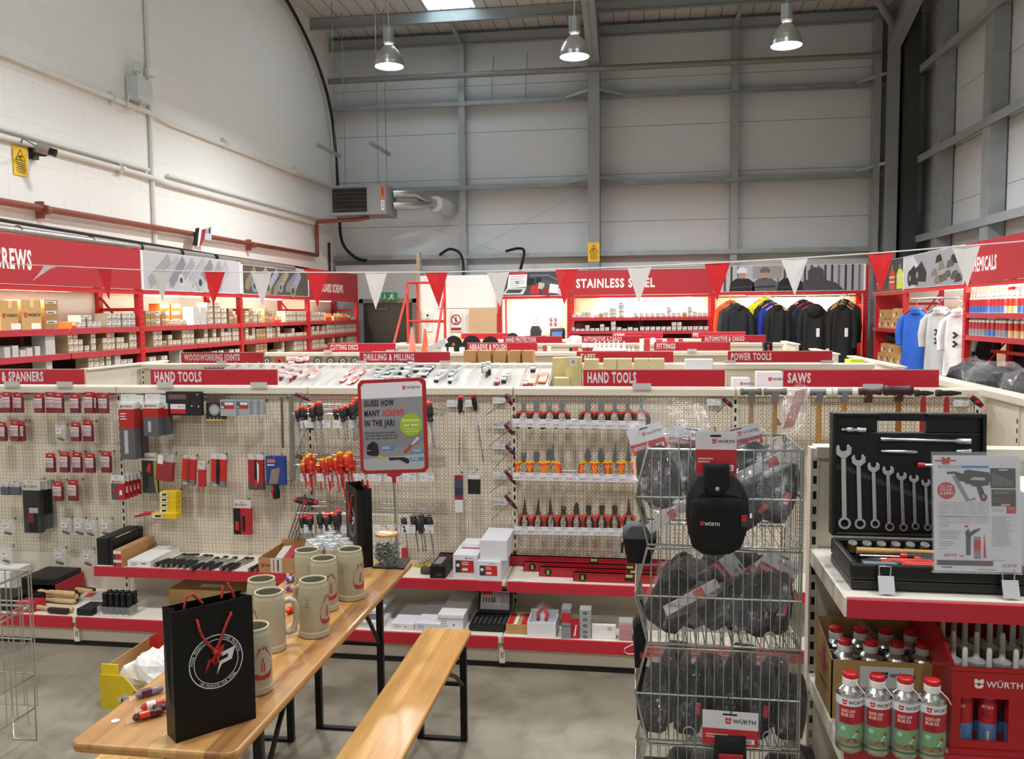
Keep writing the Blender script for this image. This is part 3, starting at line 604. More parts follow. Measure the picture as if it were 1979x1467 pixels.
# ---------------------------------------------------------------- cartons: unit boxes, one per kind, copied and sized
def carton(kind):
    b = MB(); body, cap = {'white': ('#a58d6e', '#cfc8bf'), 'brown': ('#9a774c', '#b8976a'), 'orange': ('#d8571f', '#e0662a'), 'tub': ('#9a948c', '#cfcac4'), 'plain': ('#bdbbb8', '#cfcdca')}[kind]
    b.box(-.5, -.5, 0, .5, .5, 1, mat(body, .7)); d = D(b, (-.5, -.5, 0), X_, Z_, .004)
    if kind in ('white', 'tub'): d.r(.05, .32, .95, .97, mat('#d4d1cd', .7)).r(.12, .72, .6, .84, INK, 2).r(.12, .55, .8, .6, INKL, 2).r(.05, .05, .95, .36, mat('#a98f6c' if kind == 'white' else '#9b958e', .7))
    elif kind == 'brown': d.r(.1, .62, .9, .9, mat('#d0ccc4', .7)).r(.2, .68, .7, .78, INK, 2)
    elif kind == 'orange': d.r(.08, .5, .92, .92, mat('#e9c9a8', .7)).r(.1, .1, .9, .3, mat('#b23c14', .7))
    o = bpy.data.objects.new('carton' if kind != 'tub' else 'tub', b.mesh('carton_'+kind)); return o
CK = {}
KW = {'white': 'small white carton', 'brown': 'small brown carton', 'orange': 'orange carton', 'tub': 'clear labelled tub', 'plain': 'plain white box'}
NCART = [0]
def put(kind, loc, size, rz, label, group):
    if kind not in CK: CK[kind] = carton(kind); o = CK[kind]
    else: o = CK[kind].copy()
    COL.objects.link(o); o.location = loc; o.rotation_euler = (0, 0, rz); o.scale = size; NCART[0] += 1
    return tag(o, label, 'box' if kind != 'tub' else 'tub', group)
SN = ['top', 'second', 'third']; TN_ = ['bottom', 'second', 'third', 'fourth']
def row(rk, bay, si, z, runs):
    """runs: (pixel start, pixel end, columns as [(kind, tiers, tier height)])"""
    P, A, Q = F(rk); rz = PI/2 if rk == 'left' else 0; n = {}
    for p0, p1, cols, *qq in runs:
        q0 = qq[0] if qq else .035
        if rk == 'left': s0, s1 = U(p0, 640, x=-6.24).y, U(p1, 640, x=-6.24).y
        else: s0, s1 = U(p0, 610, y=17.55).x, U(p1, 610, y=17.55).x
        w = (s1-s0)/len(cols)
        for i, (k, tiers, h) in enumerate(cols):
            n[k] = n.get(k, 0)+1
            for j in range(tiers):
                dp = .16; lab = '%s, %s from the %s post, %s tier, %s shelf, %s' % (KW[k], ORD[n[k]-1], 'near' if rk == 'left' else 'left', TN_[j], SN[si], BN[bay])
                put(k, P(s0+w*(i+.5), q0+dp/2+.006*((i*7+j*3) % 3), z+j*h), (w*.84, dp, h*.985), rz, lab, 'boxed goods in the '+BN[bay])
def cs(st, h=.075):
    m = {'w': 'white', 'b': 'brown', 'o': 'orange', 't': 'tub', 'p': 'plain'}; out = []
    for ch in st.split(): out.append((m[ch[0]], int(ch[1]), float(ch[2:]) if len(ch) > 2 else h))
    return out
z1, z2, z3 = ZS[:3]
row('left', 0, 0, z1, [(85, 115, cs('b3.105')), (137, 197, cs('o1 t1 t2 t2 t1 t1')), (206, 264, cs('t2 t2 t2 t2 t2 t2', .085))])
row('left', 0, 1, z2, [(4, 18, cs('p1.11')), (20, 34, cs('p1.12')), (35, 62, cs('p1.07 p1.09')), (47+17, 76, cs('p1.1')), (84, 106, cs('p3.085')), (129, 171, cs('w3 w3 w2 w1')), (173, 184, cs('w3')), (196, 264, cs('w2 w4.07 w3 w2 w2 w1 w3.085 w3.085'))])
row('left', 0, 2, z3, [(84, 98, cs('p3.085')), (166, 212, cs('w3 w3 w3 w3')), (218, 256, cs('p3.085 w2 w2'))])
row('left', 1, 0, z1, [(281, 322, cs('b2.1 b2.1 w2.1 b2.1')), (324, 362, cs('w1 w1 w1 w1')), (333, 376, cs('o3.1 o3.1'), .22), (373, 440, cs('p3.085 p3.085 w4.08 w4.08 w3.08')), (442, 460, cs('b2.12 b1.15'))])
row('left', 1, 1, z2, [(294, 376, cs('w3 w3 b1 w2 w1 w1 w3 w3 w3')), (378, 462, cs('w1 w1 w3 w1 w3 w1 w3 w2 w3 w3 w3'))])
row('left', 1, 2, z3, [(285, 300, cs('w2 w2')), (308, 322, cs('w2')), (344, 352, cs('p3.08')), (385, 462, cs('w1 w1 w2 w2 w1 w2 w2'))])
row('left', 2, 0, z1, [(473, 507, cs('w2.1 b2.12 w2.1 w2.1')), (511, 528, cs('b2.12 b2.1')), (530, 545, cs('o1.1 o1.1')), (551, 594, cs('w2.1 w2.1 w2.1 w2.1 w2.1 w2.1'))])
row('left', 2, 1, z2, [(473, 533, cs('w2.1 w1 w2.1 b2.09 b2.09 b2.09 w2.1 w2.1 b2.09')), (535, 592, cs('w2.1 w1 w1 w1 w1 w2.08 w1 w1 w1 w1'))])
row('left', 2, 2, z3, [(492, 517, cs('b2.1 b2.1 b2.1')), (534, 550, cs('w1 w1 w2.1')), (566, 592, cs('w2.1 w2.1 w2.1 w2.1'))])
row('left', 3, 0, z1, [(602, 628, cs('w2.09 w2.09 w2.09 w2.09 w2.09')), (630, 642, cs('o1.16 o1.16')), (645, 678, cs('b1.1 b1.1 o1.15 o1.15 o1.12')), (680, 689, cs('w1 w1'))])
row('left', 3, 1, z2, [(602, 628, cs('w2.09 w1 w2.09 w1 w2.09')), (630, 689, cs('w2.1 w2.1 w2.1 w2.1 w2.1 w2.1 w2.1 w2.1 w2.1 w2.1'))])
row('left', 3, 2, z3, [(602, 632, cs('w2.1 w2.1 w2.1 w2.1 w2.1 w1')), (636, 668, cs('w1 w2.1 w1 w1 w2.1 w1')), (670, 689, cs('w2.1 w2.1 w2.1 w2.1'))])
row('back', 4, 0, 1.88, [(1105, 1142, cs('t1.07 t1 t2 t2', .06)), (1147, 1176, cs('t1.06 b1.1 t2.06')), (1177, 1192, cs('t3.065')), (1190+5, 1206, cs('t3.1')), (1224, 1288, cs('t1 t1 t1 t1 t1 t1', .085)), (1288, 1369, cs('t2.1 t1 t1 b1.1 t2.1 t1.11 t1 t1', .085))])
row('back', 4, 1, 1.61, [(1102, 1178, cs('t1 t1.05 t1.05 t2.06 t1.06 t1.06 t2.07 t1', .08)), (1180, 1234, cs('t2.1 t1 t1.05 t1 t1.06', .08)), (1236, 1370, cs('t1 t1 t1 t1 t1 t1 t2 t2 t1 t1 t1 t1 t1', .085))])
row('back', 4, 2, 1.34, [(1282, 1336, cs('t1 t1 t1 b1.1 t1', .1))])
# two large cartons with the maker's name on the top shelf
for i, (p0, p1, h) in enumerate(((0, 38, .30), (41, 82, .31))):
    s0, s1 = U(p0, 640, x=-6.24).y, U(p1, 640, x=-6.24).y; b = MB(); o = PL(s0, .03, z1+.001); b.obb(o, V((0, s1-s0-.02, 0)), V((-.3, 0, 0)), V((0, 0, h)), mat('#c29a63', .8, noise=.05, ns=20))
    d = D(b, o, Y_, Z_, .002); d.logo((s1-s0)/2, .13, (s1-s0)*.16, PRED, INK, 2, 'c'); d.r((s1-s0)*.4, h-.08, (s1-s0)*.6, h, mat('#d9bd8d', .5), 1); d.r(.14, .01, .28, .07, WHITE, 1)
    solo(b, 'carton', 'large brown carton with the maker\'s shield, %s on the SCREWS bay top shelf' % ('nearer' if i == 0 else 'farther'), 'box', 'large brown cartons')
# ---------------------------------------------------------------- clothes
def loft(b, rings, m):
    n = len(rings[0]); vs = [p for r in rings for p in r]
    b.add(vs, [(j*n+i, j*n+(i+1) % n, (j+1)*n+(i+1) % n, (j+1)*n+i) for j in range(len(rings)-1) for i in range(n)], m, True)
    b.add(rings[0], [list(range(n))], m); b.add(rings[-1], [list(range(n))[::-1]], m)
def garment(name, label, cat, loc, rz, col, wid=.5, ln=.95, hang='#b98d55', sleeve=.62, collar=True, tagc=False, group='jackets and shirts on hangers', th=.07, trim=None):
    """hangs from the rail point loc; x is its width"""
    t = thing(name, label, cat, loc, group); t.rotation_euler = (0, 0, rz); M = Matrix.Translation(loc); rn = random.Random(label); m = mat(col, .85, noise=.08, ns=9)
    def ring(z, w, d, ph):
        return [V((w*math.copysign(abs(math.cos(a))**.7, math.cos(a)), d*math.sin(a)*(1+.22*math.sin(5*a+ph)), z)) for a in [2*PI*i/28 for i in range(28)]]
    b = MB(); b.T = M; h = wid/2; z0 = -.16
    loft(b, [ring(z0+.03, .07, .05, 0), ring(z0, .1, .06, 0), ring(z0-.05, h*.78, th*.9, 0), ring(z0-.09, h*.92, th, .3), ring(z0-.3, h*.95, th*1.1, 1), ring(z0-.55, h*.97, th*1.15, 1.6), ring(z0-ln, h*1.05, th*1.1, 2.2)], m)
    if trim: b.box(-h*.9, -th*1.35, z0-.42, h*.9, -th*1.1, z0-.37, mat(trim, .5))
    part(b, 'body', t)
    for s in (-1, 1):
        b = MB(); b.T = M; e = sleeve
        b.tube([(s*h*.72, 0, z0-.06), (s*h*.98, -.01, z0-.14), (s*(h+.03), -.02, z0-.14-e*.5), (s*(h+.01), -.04, z0-.14-e)], [.045, .066, .06, .05], m, 10); part(b, 'sleeve', t)
    if collar: b = MB(); b.T = M; b.rev([(.085, -.19), (.095, -.13), (.08, -.1), (.07, -.14)], m, n=14); part(b, 'collar', t)
    b = MB(); b.T = M; hm = mat(hang, .5); b.tube([(-.2, 0, -.2), (-.08, 0, -.12), (0, 0, -.09), (.08, 0, -.12), (.2, 0, -.2)], .016, hm, 6); q = part(b, 'hanger', t)
    b = MB(); b.T = M; b.tube([(0, 0, -.09), (0, 0, -.03), (.02, 0, -.01), (.025, 0, .015), (.0, 0, .03), (-.025, 0, .02)], .004, CHROME, 5); part(b, 'hook', q)
    if tagc: b = MB(); b.T = M; b.cbox((.06, -th*1.4, -.62), .06, .006, .16, WHITE); b.cbox((.05, -th*1.4, -.52), .004, .004, .1, BLACK); part(b, 'swing_tag', t)
    return t
def rails(x):                                  # a short arm out from each rail
    b = MB(); b.tube([(x, 17.62, 2.26), (x, 16.85, 2.24)], .012, CHROME, 6); part(b, 'hanging_arm', K3)
GJ = [(1.68, [('orange and grey jacket hanging behind a black jacket, leftmost group', '#e8501f', .56, 17.35, '#b98d55', .9), ('dark grey jacket sandwiched in the leftmost clothes group', '#37383b', .58, 17.2, '#b98d55', .9), ('black zip jacket in front of the orange one', '#1b1c1f', .58, 17.02, '#2a2a2c', .95)]),
      (2.4, [('high visibility yellow jacket behind the blue one', '#e6e020', .62, 17.38, '#b98d55', 1.0), ('black jacket between the yellow and blue jackets', '#1a1a1c', .54, 17.26, '#b98d55', .95), ('royal blue jacket behind a black one', '#20319a', .56, 17.14, '#b98d55', 1.05), ('black fleece on a wooden hanger in front of blue', '#17181a', .5, 17.0, '#d0a062', 1.0)]),
      (3.12, [('black coat at the back under red hangers', '#1c1d20', .6, 17.4, '#c0242a', 1.1), ('navy jacket under red hangers', '#1d2236', .6, 17.22, '#c0242a', 1.1), ('black hooded coat with a white swing tag', '#191a1c', .64, 17.02, '#c0242a', 1.2)]),
      (3.74, [('black shirt at the back of the group beside the red post', '#1d1e20', .58, 17.36, '#b98d55', 1.15), ('charcoal shirt beside the red post', '#2c2e31', .5, 17.18, '#b98d55', 1.15), ('black work jacket with a white label by the red post', '#18191b', .56, 17.0, '#c99a5b', 1.2)])]
for x, lst in GJ:
    rails(x)
    for i, (lb, c, w, y, hg, ln) in enumerate(lst):
        garment('jacket', lb, 'jacket', (x+.06*(1-i)*(-1 if x < 3.5 else 1)+(.05 if x < 2 else -.03), y-.02, 2.24-.045*(i-len(lst)+2)), .06*(i-1), c, w*(.84-.05*i), ln, hg, tagc=('tag' in lb or 'label' in lb), th=.085)
        if 'hooded' in lb: b = MB(); b.sph((x+.04, 16.93, 1.98), .15, mat('#191a1c', .85), (1.1, .6, .9), 12); part(b, 'hood', [o for o in bpy.data.objects if o.get('label') == lb][0])
TS = [('royal blue polo shirt on a red hanger in the right clothing bay', '#1d54b4', 4.02, 13.72, .55, .95, '#c0242a'), ('second blue shirt behind the royal blue polo', '#1b3fa0', 4.36, 13.9, .5, .95, '#c0242a'), ('pale grey shirt with black chevrons in the right clothing bay', '#b6b8bb', 4.1, 12.95, .5, 1.1, '#8b8c8e'), ('mid grey shirt on a red hanger behind the pale grey one', '#77787a', 4.4, 13.1, .5, .85, '#c0242a'), ('dark grey trousers hanging low behind the grey shirts', '#45474a', 4.45, 12.9, .42, 1.25, '#c99a5b'), ('white shirt with black chevrons nearest the CHEMICALS post', '#e4e4e6', 4.2, 12.52, .46, 1.2, '#8b8c8e'), ('black shirt half hidden behind the white chevron shirt', '#1b1b22', 4.5, 12.5, .46, .8, '#c0242a')]
for i, (lb, c, x, y, w, ln, hg) in enumerate(TS):
    z = 2.12-.03*(i % 2); t = garment('shirt', lb, 'shirt', (x, y, z), -.8, c, w*.84, ln*1.08, hg, sleeve=.36, th=.06, group='shirts on the right hand rail')
    if 'chevrons' in lb:
        b = MB(); b.T = Matrix.Translation((x, y, z)); d = D(b, (-.1, -.095, -.62), X_, Z_, .004)
        for v in (.0, .12): d.p([(.1, v), (.16, v+.05), (.1, v+.1), (.07, v+.08), (.11, v+.05), (.07, v+.02)], INK, 1)
        part(b, 'printed_chevrons', t)
b = MB(); b.tube([(4.0, 13.95, 2.15), (4.9, 13.2, 2.15)], .014, CHROME, 6); b.tube([(4.0, 13.2, 2.15), (4.9, 12.45, 2.15)], .014, CHROME, 6); b.tube([(4.05, 12.75, 2.15), (4.9, 12.38, 2.15)], .014, CHROME, 6); part(b, 'hanging_rail', R2)
# cartons and bags in the far right corner bay and below the shirts
rn = random.Random(8)
BX = mat('#b98f5c', .8, noise=.05, ns=14)
for i, (y, z, w, h) in enumerate([(16.5, 1.66, .34, .17), (16.1, 1.66, .34, .16), (15.7, 1.66, .34, .17), (16.45, 1.83, .33, .16), (15.6, 1.83, .36, .18), (16.5, 1.05, .36, .17), (16.1, 1.05, .36, .17), (15.7, 1.05, .36, .17), (15.3, 1.05, .36, .17), (16.3, 1.22, .36, .17), (15.8, 1.22, .36, .16)]):
    b = MB(); b.box(4.23, y-w/2, z, 4.53, y+w/2, z+h, BX); d = D(b, (4.23, y+w/2, z), -Y_, Z_, .002); d.r(.05, .03, .12, .09, WHITE, 1).c(w*.7, h*.5, .03, INK, 1, 10)
    solo(b, 'carton', 'brown shoe carton %s on the %s shelf of the far right corner bay' % (ORD[i], 'upper' if z > 1.5 else 'lower'), 'box', 'shoe cartons in the corner')
for i, (y, z, w) in enumerate([(15.9, 1.385, .5), (15.45, 1.225, .42), (16.4, 1.39, .4)]):
    b = MB(); b.sph((4.42, y, z+.09), .1, mat('#20242c', .7), (1.3, w*4.4, .95), 14); solo(b, 'folded_clothing', 'dark folded clothing %s on the shoe cartons in the corner' % ('heaped in the middle', 'nearest the front', 'farthest back')[i], 'clothing')
for i, (y, z) in enumerate([(14.75, .86), (14.3, .86), (13.7, .86)]):
    b = MB(); b.box(4.3, y-.2, z, 4.62, y+.2, z+.2, BX); solo(b, 'carton', 'brown carton %s under the hanging shirts' % ('farthest', 'in the middle', 'nearest')[i], 'box')
b = MB(); b.box(4.25, 12.4, .8, 4.8, 14.95, .86, SHELFM); part(b, 'shelf', R2)
# aerosol cans under CHEMICALS
def aerosol(kind):
    t = thing('aerosol_can', 'proto', 'can'); lab, lo, cap = {'blue': ('#c02d38', '#2f6fc0', '#e9e7e4'), 'white': ('#c02d38', '#4a79bd', '#f0efee'), 'silver': ('#b6323c', '#8d9196', '#8c8f93'), 'cream': ('#c63a2c', '#d9b98a', '#f0efee')}[kind]
    r = .033; b = MB(); b.rev([(r*.9, 0), (r, .006), (r, .075), (r, .15), (r, .175), (r*.97, .18), (r*.55, .196)], [CHROME, mat(lo, .4), mat(lab, .4), mat('#e6e4e2', .4), CHROME, CHROME], n=16); part(b, 'can_body', t)
    b = MB(); b.rev([(r*.8, .182), (r*.8, .235), (r*.7, .24), (0, .24)], mat(cap, .4), n=14); part(b, 'cap', t)
    return Rep(t)
AK = {k: aerosol(k) for k in ('blue', 'white', 'silver', 'cream')}
def cans(z, spec, q, shelf, rowname):
    n = 0
    for p0, p1, cnt, k in spec:
        a, c = U(p0, 620, x=4.2+q).y, U(p1, 620, x=4.2+q).y
        for i in range(cnt):
            n += 1; AK[k].place((4.2+q, a+(c-a)*(i+.5)/cnt, z), '%s spray can %s from the post, %s row, %s shelf, CHEMICALS bay' % ({'blue': 'blue', 'white': 'white capped', 'silver': 'silver', 'cream': 'cream'}[k], ORD[n-1], rowname, shelf), 'spray cans in the CHEMICALS bay', (0, 0, i*1.3), 1.15)
cans(1.936, [(1876, 1912, 6, 'blue'), (1914, 1944, 4, 'white'), (1946, 1965, 2, 'cream'), (1967, 2000, 3, 'white')], .08, 'upper', 'front')
cans(1.936, [(1903, 1960, 6, 'white')], .3, 'upper', 'back')
cans(1.646, [(1876, 1908, 5, 'silver'), (1909, 1926, 2, 'white'), (1928, 1948, 3, 'silver'), (1950, 2000, 4, 'cream')], .08, 'lower', 'front')
# counter things in the laptop bay
b = MB(); b.box(-2.4, 17.6, 1.32, -1.95, 18.0, 1.52, DARK); q = thing('printer', 'black label printer on the counter under the laptop picture', 'printer', (-2.2, 17.8, 1.32)); part(b, 'body', q, bevel=.03)
b = MB(); b.prism([(-.1, 0), (.1, 0), (.12, .1), (.07, .2), (-.07, .2), (-.1, .12)], (-2.17, 17.65, 1.52), X_, Z_, V((0, .2, 0)), DGREY); part(b, 'roll_holder', q)
b = MB(); b.box(-2.25, 17.7, 1.72, -2.05, 17.71, 1.95, PWHITE); d = D(b, (-2.25, 17.7, 1.72), X_, Z_, .002); d.c(.1, .17, .05, mat('#9db0d8', .5)).lines(.03, .1, .17, 3, .03, INKL); part(b, 'notice_card', q)
q = thing('card_terminal', 'grey and blue payment terminal at the right end of the counter', 'terminal', (-1.72, 17.6, 1.32)); b = MB(); b.cbox((-1.72, 17.7, 1.5), .3, .16, .34, DARK, rx=-.3); part(b, 'body', q, bevel=.03)
b = MB(); b.cbox((-1.72, 17.605, 1.53), .2, .02, .14, mat('#3e62b4', .3), rx=-.3); part(b, 'screen', q)
q = thing('display_card', 'white card of small pictures behind the payment terminal', 'card', (-1.8, 17.9, 1.4)); b = MB(); b.cbox((-1.82, 17.9, 1.75), .22, .01, .36, PWHITE, ry=-.12, rx=-.1)
for i in range(6): b.cbox((-1.87+.09*(i % 2), 17.893-.001, 1.65+.1*(i//2)), .06, .012, .07, mat(('#6b4a4e', '#4b4d5c', '#8c3b40')[i % 3], .6), ry=-.12, rx=-.1)
part(b, 'card', q)
b = MB(); b.box(-2.2, 17.9, 1.32, -1.5, 18.0, 1.34, WHITE); part(b, 'card_stand', q)
# red warehouse steps beside the door
q = thing('step_ladder', 'tall red warehouse steps standing in front of the dark door', 'ladder', (-4.3, 16.4, 0)); SR = mat('#c8382f', .45)
for nm, segs in (('handrail', [((-4.52, 16.5, 1.1), (-4.52, 16.5, 2.6)), ((-3.78, 16.5, 1.1), (-3.78, 16.5, 2.58)), ((-4.52, 16.5, 2.6), (-3.78, 16.5, 2.58)), ((-4.45, 17.0, 1.1), (-4.45, 17.0, 2.6)), ((-3.9, 17.0, 1.1), (-3.9, 17.0, 2.58)), ((-4.52, 16.5, 2.6), (-4.45, 17.0, 2.6)), ((-4.52, 16.5, 1.85), (-3.78, 16.5, 1.84)), ((-4.45, 17, 1.85), (-3.9, 17, 1.84))]), ('side_rail', [((-4.5, 16.5, 2.5), (-4.95, 15.6, 0)), ((-3.8, 16.5, 2.3), (-4.05, 15.7, 0))]), ('leg', [((-4.52, 16.5, 1.1), (-4.55, 16.6, 0))]), ('leg', [((-3.78, 16.5, 1.1), (-3.76, 16.6, 0))]), ('leg', [((-4.45, 17, 1.1), (-4.45, 17.2, 0)), ]), ('leg', [((-3.9, 17, 1.1), (-3.9, 17.2, 0))])):
    b = MB()
    for a, c in segs: b.cyl(a, c, .024, SR, n=8)
    part(b, nm, q)
b = MB(); b.box(-4.54, 16.45, 1.08, -3.76, 17.02, 1.14, SR); part(b, 'platform', q)
# ================================================================ GONDOLA ROWS, SIGNS, BUNTING
def m_peg():
    t = NT('pegboard'); o = t.obj(); s = t.n('SeparateXYZ'); t.l(o, s.inputs[0]); x, z = s.outputs[0], s.outputs[2]
    def dots(px, pz, oz):
        fx = t.math('MULTIPLY', t.math('SUBTRACT', t.math('FRACT', t.math('DIVIDE', t.math('ADD', x, 50), px)), .5), px)
        fz = t.math('MULTIPLY', t.math('SUBTRACT', t.math('FRACT', t.math('ADD', t.math('DIVIDE', t.math('ADD', z, 50), pz), oz)), .5), pz)
        return t.math('LESS_THAN', t.math('ADD', t.math('MULTIPLY', fx, fx), t.math('MULTIPLY', fz, fz)), .0032**2)
    h = t.math('MAXIMUM', dots(.0150, .0250, 0), dots(.0250, .0250, .5))
    t.l(t.mix(h, lin('#e8dcc8'), lin('#352e26')), t.b.inputs['Base Color']); t.b.inputs['Roughness'].default_value = .45; return t.m
PEG = m_peg(); GCREAM = mat('#e2d9c8', .4); GSHELF = mat('#e9e3d6', .35); SLOT = mat('#0c0c0c', .8); STRIP = mat('#bf2638', .3); CLIP = mat('#c9c9cb', .35)
GT = 1.545
def slots(b, x, y, z0, z1, w=.011, pitch=.05):
    z = z0
    while z < z1: b.box(x-w/2, y-.0012, z, x+w/2, y, z+.026, SLOT); z += pitch
def bay(x0, x1, Y, label, shelf=None, base=True, front=4.70, top=GT, rear=None, plain=False, upr=True, seams=(1.155, .75)):
    t = thing('gondola_bay', label, 'shelving', ((x0+x1)/2, Y, 0))
    g = .018; b = MB(); zs = [top-.04]+[z for z in seams]+[.42]
    for za, zb in zip(zs, zs[1:]): b.box(x0+g, Y, zb+.001, x1-g, Y+.02, za-.001, GCREAM if plain else PEG)
    part(b, 'pegboard_panel' if not plain else 'back_panel', t)
    b = MB(); b.box(x0+g, Y, .03, x1-g, Y+.02, .419, GCREAM); part(b, 'lower_back_panel', t)
    b = MB(); b.prism([(-.03, -.045), (-.03, -.008), (-.02, 0), (.07, 0), (.08, -.008), (.08, -.045)], (x0+.004, Y, top), Y_, Z_, X_*(x1-x0-.008), GCREAM); part(b, 'top_cap', t)
    if upr:
        b = MB(); b.box(x0-g+.001, Y-.004, 0, x0+g-.001, Y+.06, top-.046, GCREAM); slots(b, x0, Y-.004, .1, top-.07); part(b, 'slotted_upright', t)
    if base:
        b = MB(); b.box(x0+.003, front+.012, .145, x1-.003, Y-.002, .18, GSHELF); q = part(b, 'base_shelf', t)
        b = MB(); b.prism([(0, 0), (.004, .066), (.012, .07), (.014, 0)], (x0+.008, front, .115), Y_, Z_, X_*(x1-x0-.03), STRIP); part(b, 'price_strip', q)
        b = MB(); b.box(x0+.002, front+.035, .03, x1-.002, front+.05, .145, GCREAM); b.box(x0+.002, front+.03, 0, x1-.002, front+.045, .03, BLACK)
        b.box(x0-.016, front+.012, .03, x0+.016, front+.036, .115, GSHELF)
        for e in (-.005, .005): b.box(x0+e-.002, front+.0115, .06, x0+e+.002, front+.012, .095, SLOT)
        part(b, 'plinth', t)
    if shelf:
        s0, s1, zf, yf = shelf; b = MB(); b.box(s0+.003, yf+.012, zf-.025, s1-.003, Y-.005, zf, GSHELF); q = part(b, 'shelf', t)
        b = MB(); b.prism([(0, 0), (.004, .056), (.012, .06), (.014, 0)], (s0+.008, yf, zf-.055), Y_, Z_, X_*(s1-s0-.03), STRIP); part(b, 'price_strip', q)
        for x in (s0+.01, s1-.03): b = MB(); b.prism([(0, 0), (0, -.1), (-.3, -.03), (-.36, 0)], (x, Y, zf-.026), Y_, Z_, X_*.006, GCREAM); part(b, 'bracket', q)
    if rear: b = MB(); b.box(x0+.004, Y+.03, rear-.03, x1-.004, Y+.48, rear, GSHELF); part(b, 'rear_shelf', t)
    return t
BX1 = [-4.72, -3.40, -2.09, -.78, .54, 1.875]
G1 = [bay(BX1[0], BX1[1], 5.25, 'front gondola bay under the SPANNERS sign with brushes on its base', rear=1.40),
      bay(BX1[1], BX1[2], 5.25, 'front gondola bay under the left HAND TOOLS sign with chisels on its shelf', (-3.37, BX1[2], .45, 4.85), rear=1.40),
      bay(BX1[2], BX1[3], 5.25, 'front gondola bay hung with screwdrivers behind the poster', (BX1[2], BX1[3], .45, 4.85), rear=1.40),
      bay(BX1[3], BX1[4], 5.25, 'front gondola bay hung with three rows of pliers', (BX1[3], BX1[4], .45, 4.85), rear=1.40),
      bay(BX1[4], BX1[5], 5.25, 'front gondola bay hung with hammers under the SAWS sign', (BX1[4], BX1[5], .45, 4.85), rear=1.46)]
b = MB(); b.box(BX1[5]-.014, 5.246, 0, BX1[5]+.014, 5.31, GT-.046, GCREAM); slots(b, BX1[5], 5.246, .1, GT-.07); part(b, 'slotted_upright', G1[4])
# gondola that turns the corner at the right
t = thing('gondola_bay', 'cream gondola running back from the right end of the hammers, heaped with plastic bags', 'shelving', (2.5, 5.2, 0))
b = MB(); b.box(1.93, 3.9, .03, 1.95, 6.9, 1.5, GCREAM)
for y in (4.83, 5.9):
    b.box(1.922, y-.018, 0, 1.93, y+.018, 1.5, GCREAM)
    for k in range(27): z = .1+k*.05; b.box(1.921, y-.006, z, 1.922, y+.006, z+.026, SLOT)
part(b, 'back_panel', t)
b = MB(); b.box(1.9, 3.9, 1.505, 2.02, 6.9, 1.54, GSHELF); part(b, 'top_cap', t)
b = MB(); b.box(1.95, 3.9, 1.28, 3.2, 6.9, 1.32, GSHELF); b.box(1.95, 6.9, 0, 3.2, 6.93, 1.5, GCREAM); b.box(3.2, 3.9, 0, 3.23, 6.93, 1.5, GCREAM); part(b, 'deck', t)
FILM = None
def m_film():
    t = NT('clear_film'); o = t.obj(); n = t.noise(o, 26, 5, .65, 1.5); g = t.n('BsdfGlossy'); g.inputs['Color'].default_value = (.12, .12, .125, 1); g.inputs['Roughness'].default_value = .07
    bp = t.n('Bump'); bp.inputs['Strength'].default_value = 1; bp.inputs['Distance'].default_value = .05; t.l(n, bp.inputs['Height']); t.l(bp.outputs[0], g.inputs['Normal'])
    df = t.n('BsdfDiffuse'); df.inputs['Color'].default_value = (.8, .8, .82, 1); tr = t.n('BsdfTransparent'); tr.inputs['Color'].default_value = (.9, .9, .9, 1); mx = t.n('MixShader'); t.l(t.ramp(n, (.52, (.0, .0, .0, 1)), (.63, (.04, .04, .04, 1)), (.72, (.35, .35, .35, 1))), mx.inputs[0])
    t.l(tr.outputs[0], mx.inputs[1]); t.l(df.outputs[0], mx.inputs[2]); ad = t.n('AddShader'); t.l(mx.outputs[0], ad.inputs[0]); t.l(g.outputs[0], ad.inputs[1]); t.l(ad.outputs[0], t.t.nodes['Material Output'].inputs['Surface']); return t.m
FILM = m_film()
def m_clear(c=(.95, .97, .97, 1), base=.06):
    t = NT('clear_plastic'); t.b.inputs['Base Color'].default_value = c; t.b.inputs['Roughness'].default_value = .08
    tr = t.n('BsdfTransparent'); mx = t.n('MixShader'); lw = t.n('LayerWeight'); lw.inputs[0].default_value = .3
    t.l(t.math('ADD', t.math('MULTIPLY', lw.outputs['Facing'], .4), base), mx.inputs[0]); t.l(tr.outputs[0], mx.inputs[1]); t.l(t.b.outputs[0], mx.inputs[2])
    t.l(mx.outputs[0], t.t.nodes['Material Output'].inputs['Surface']); return t.m
CLEAR = m_clear(); FROST = m_clear((.8, .8, .82, 1), .26)
def blob(b, c, sx, sy, sz, m, seed, amp=.25, n=14, flat=True):
    """crumpled closed bag"""
    rn = random.Random(seed); ph = [rn.uniform(0, 6) for _ in range(8)]; h = n//2+1; rows = []; c = V(c)
    for j in range(h+1):
        p = PI*j/h; r = []
        for i in range(n):
            t = 2*PI*i/n; k = 1+amp*(.5*math.sin(3*t+ph[0]+2*p)+.35*math.sin(5*t+ph[1]-3*p)+.3*math.sin(7*t+4*p+ph[2])+rn.uniform(-.35, .35))
            if j in (0, h): k = 1
            z = math.cos(p)*sz*(1+(k-1)*.5)
            r.append(c+V((math.sin(p)*math.cos(t)*sx*k, math.sin(p)*math.sin(t)*sy*k, max(z, -sz*.8) if flat else z)))
        rows.append(r)
    vs = [p for r in rows for p in r]
    b.add(vs, [(j*n+i, (j+1)*n+i, (j+1)*n+(i+1) % n, j*n+(i+1) % n) for j in range(h) for i in range(n)], m, False); return b
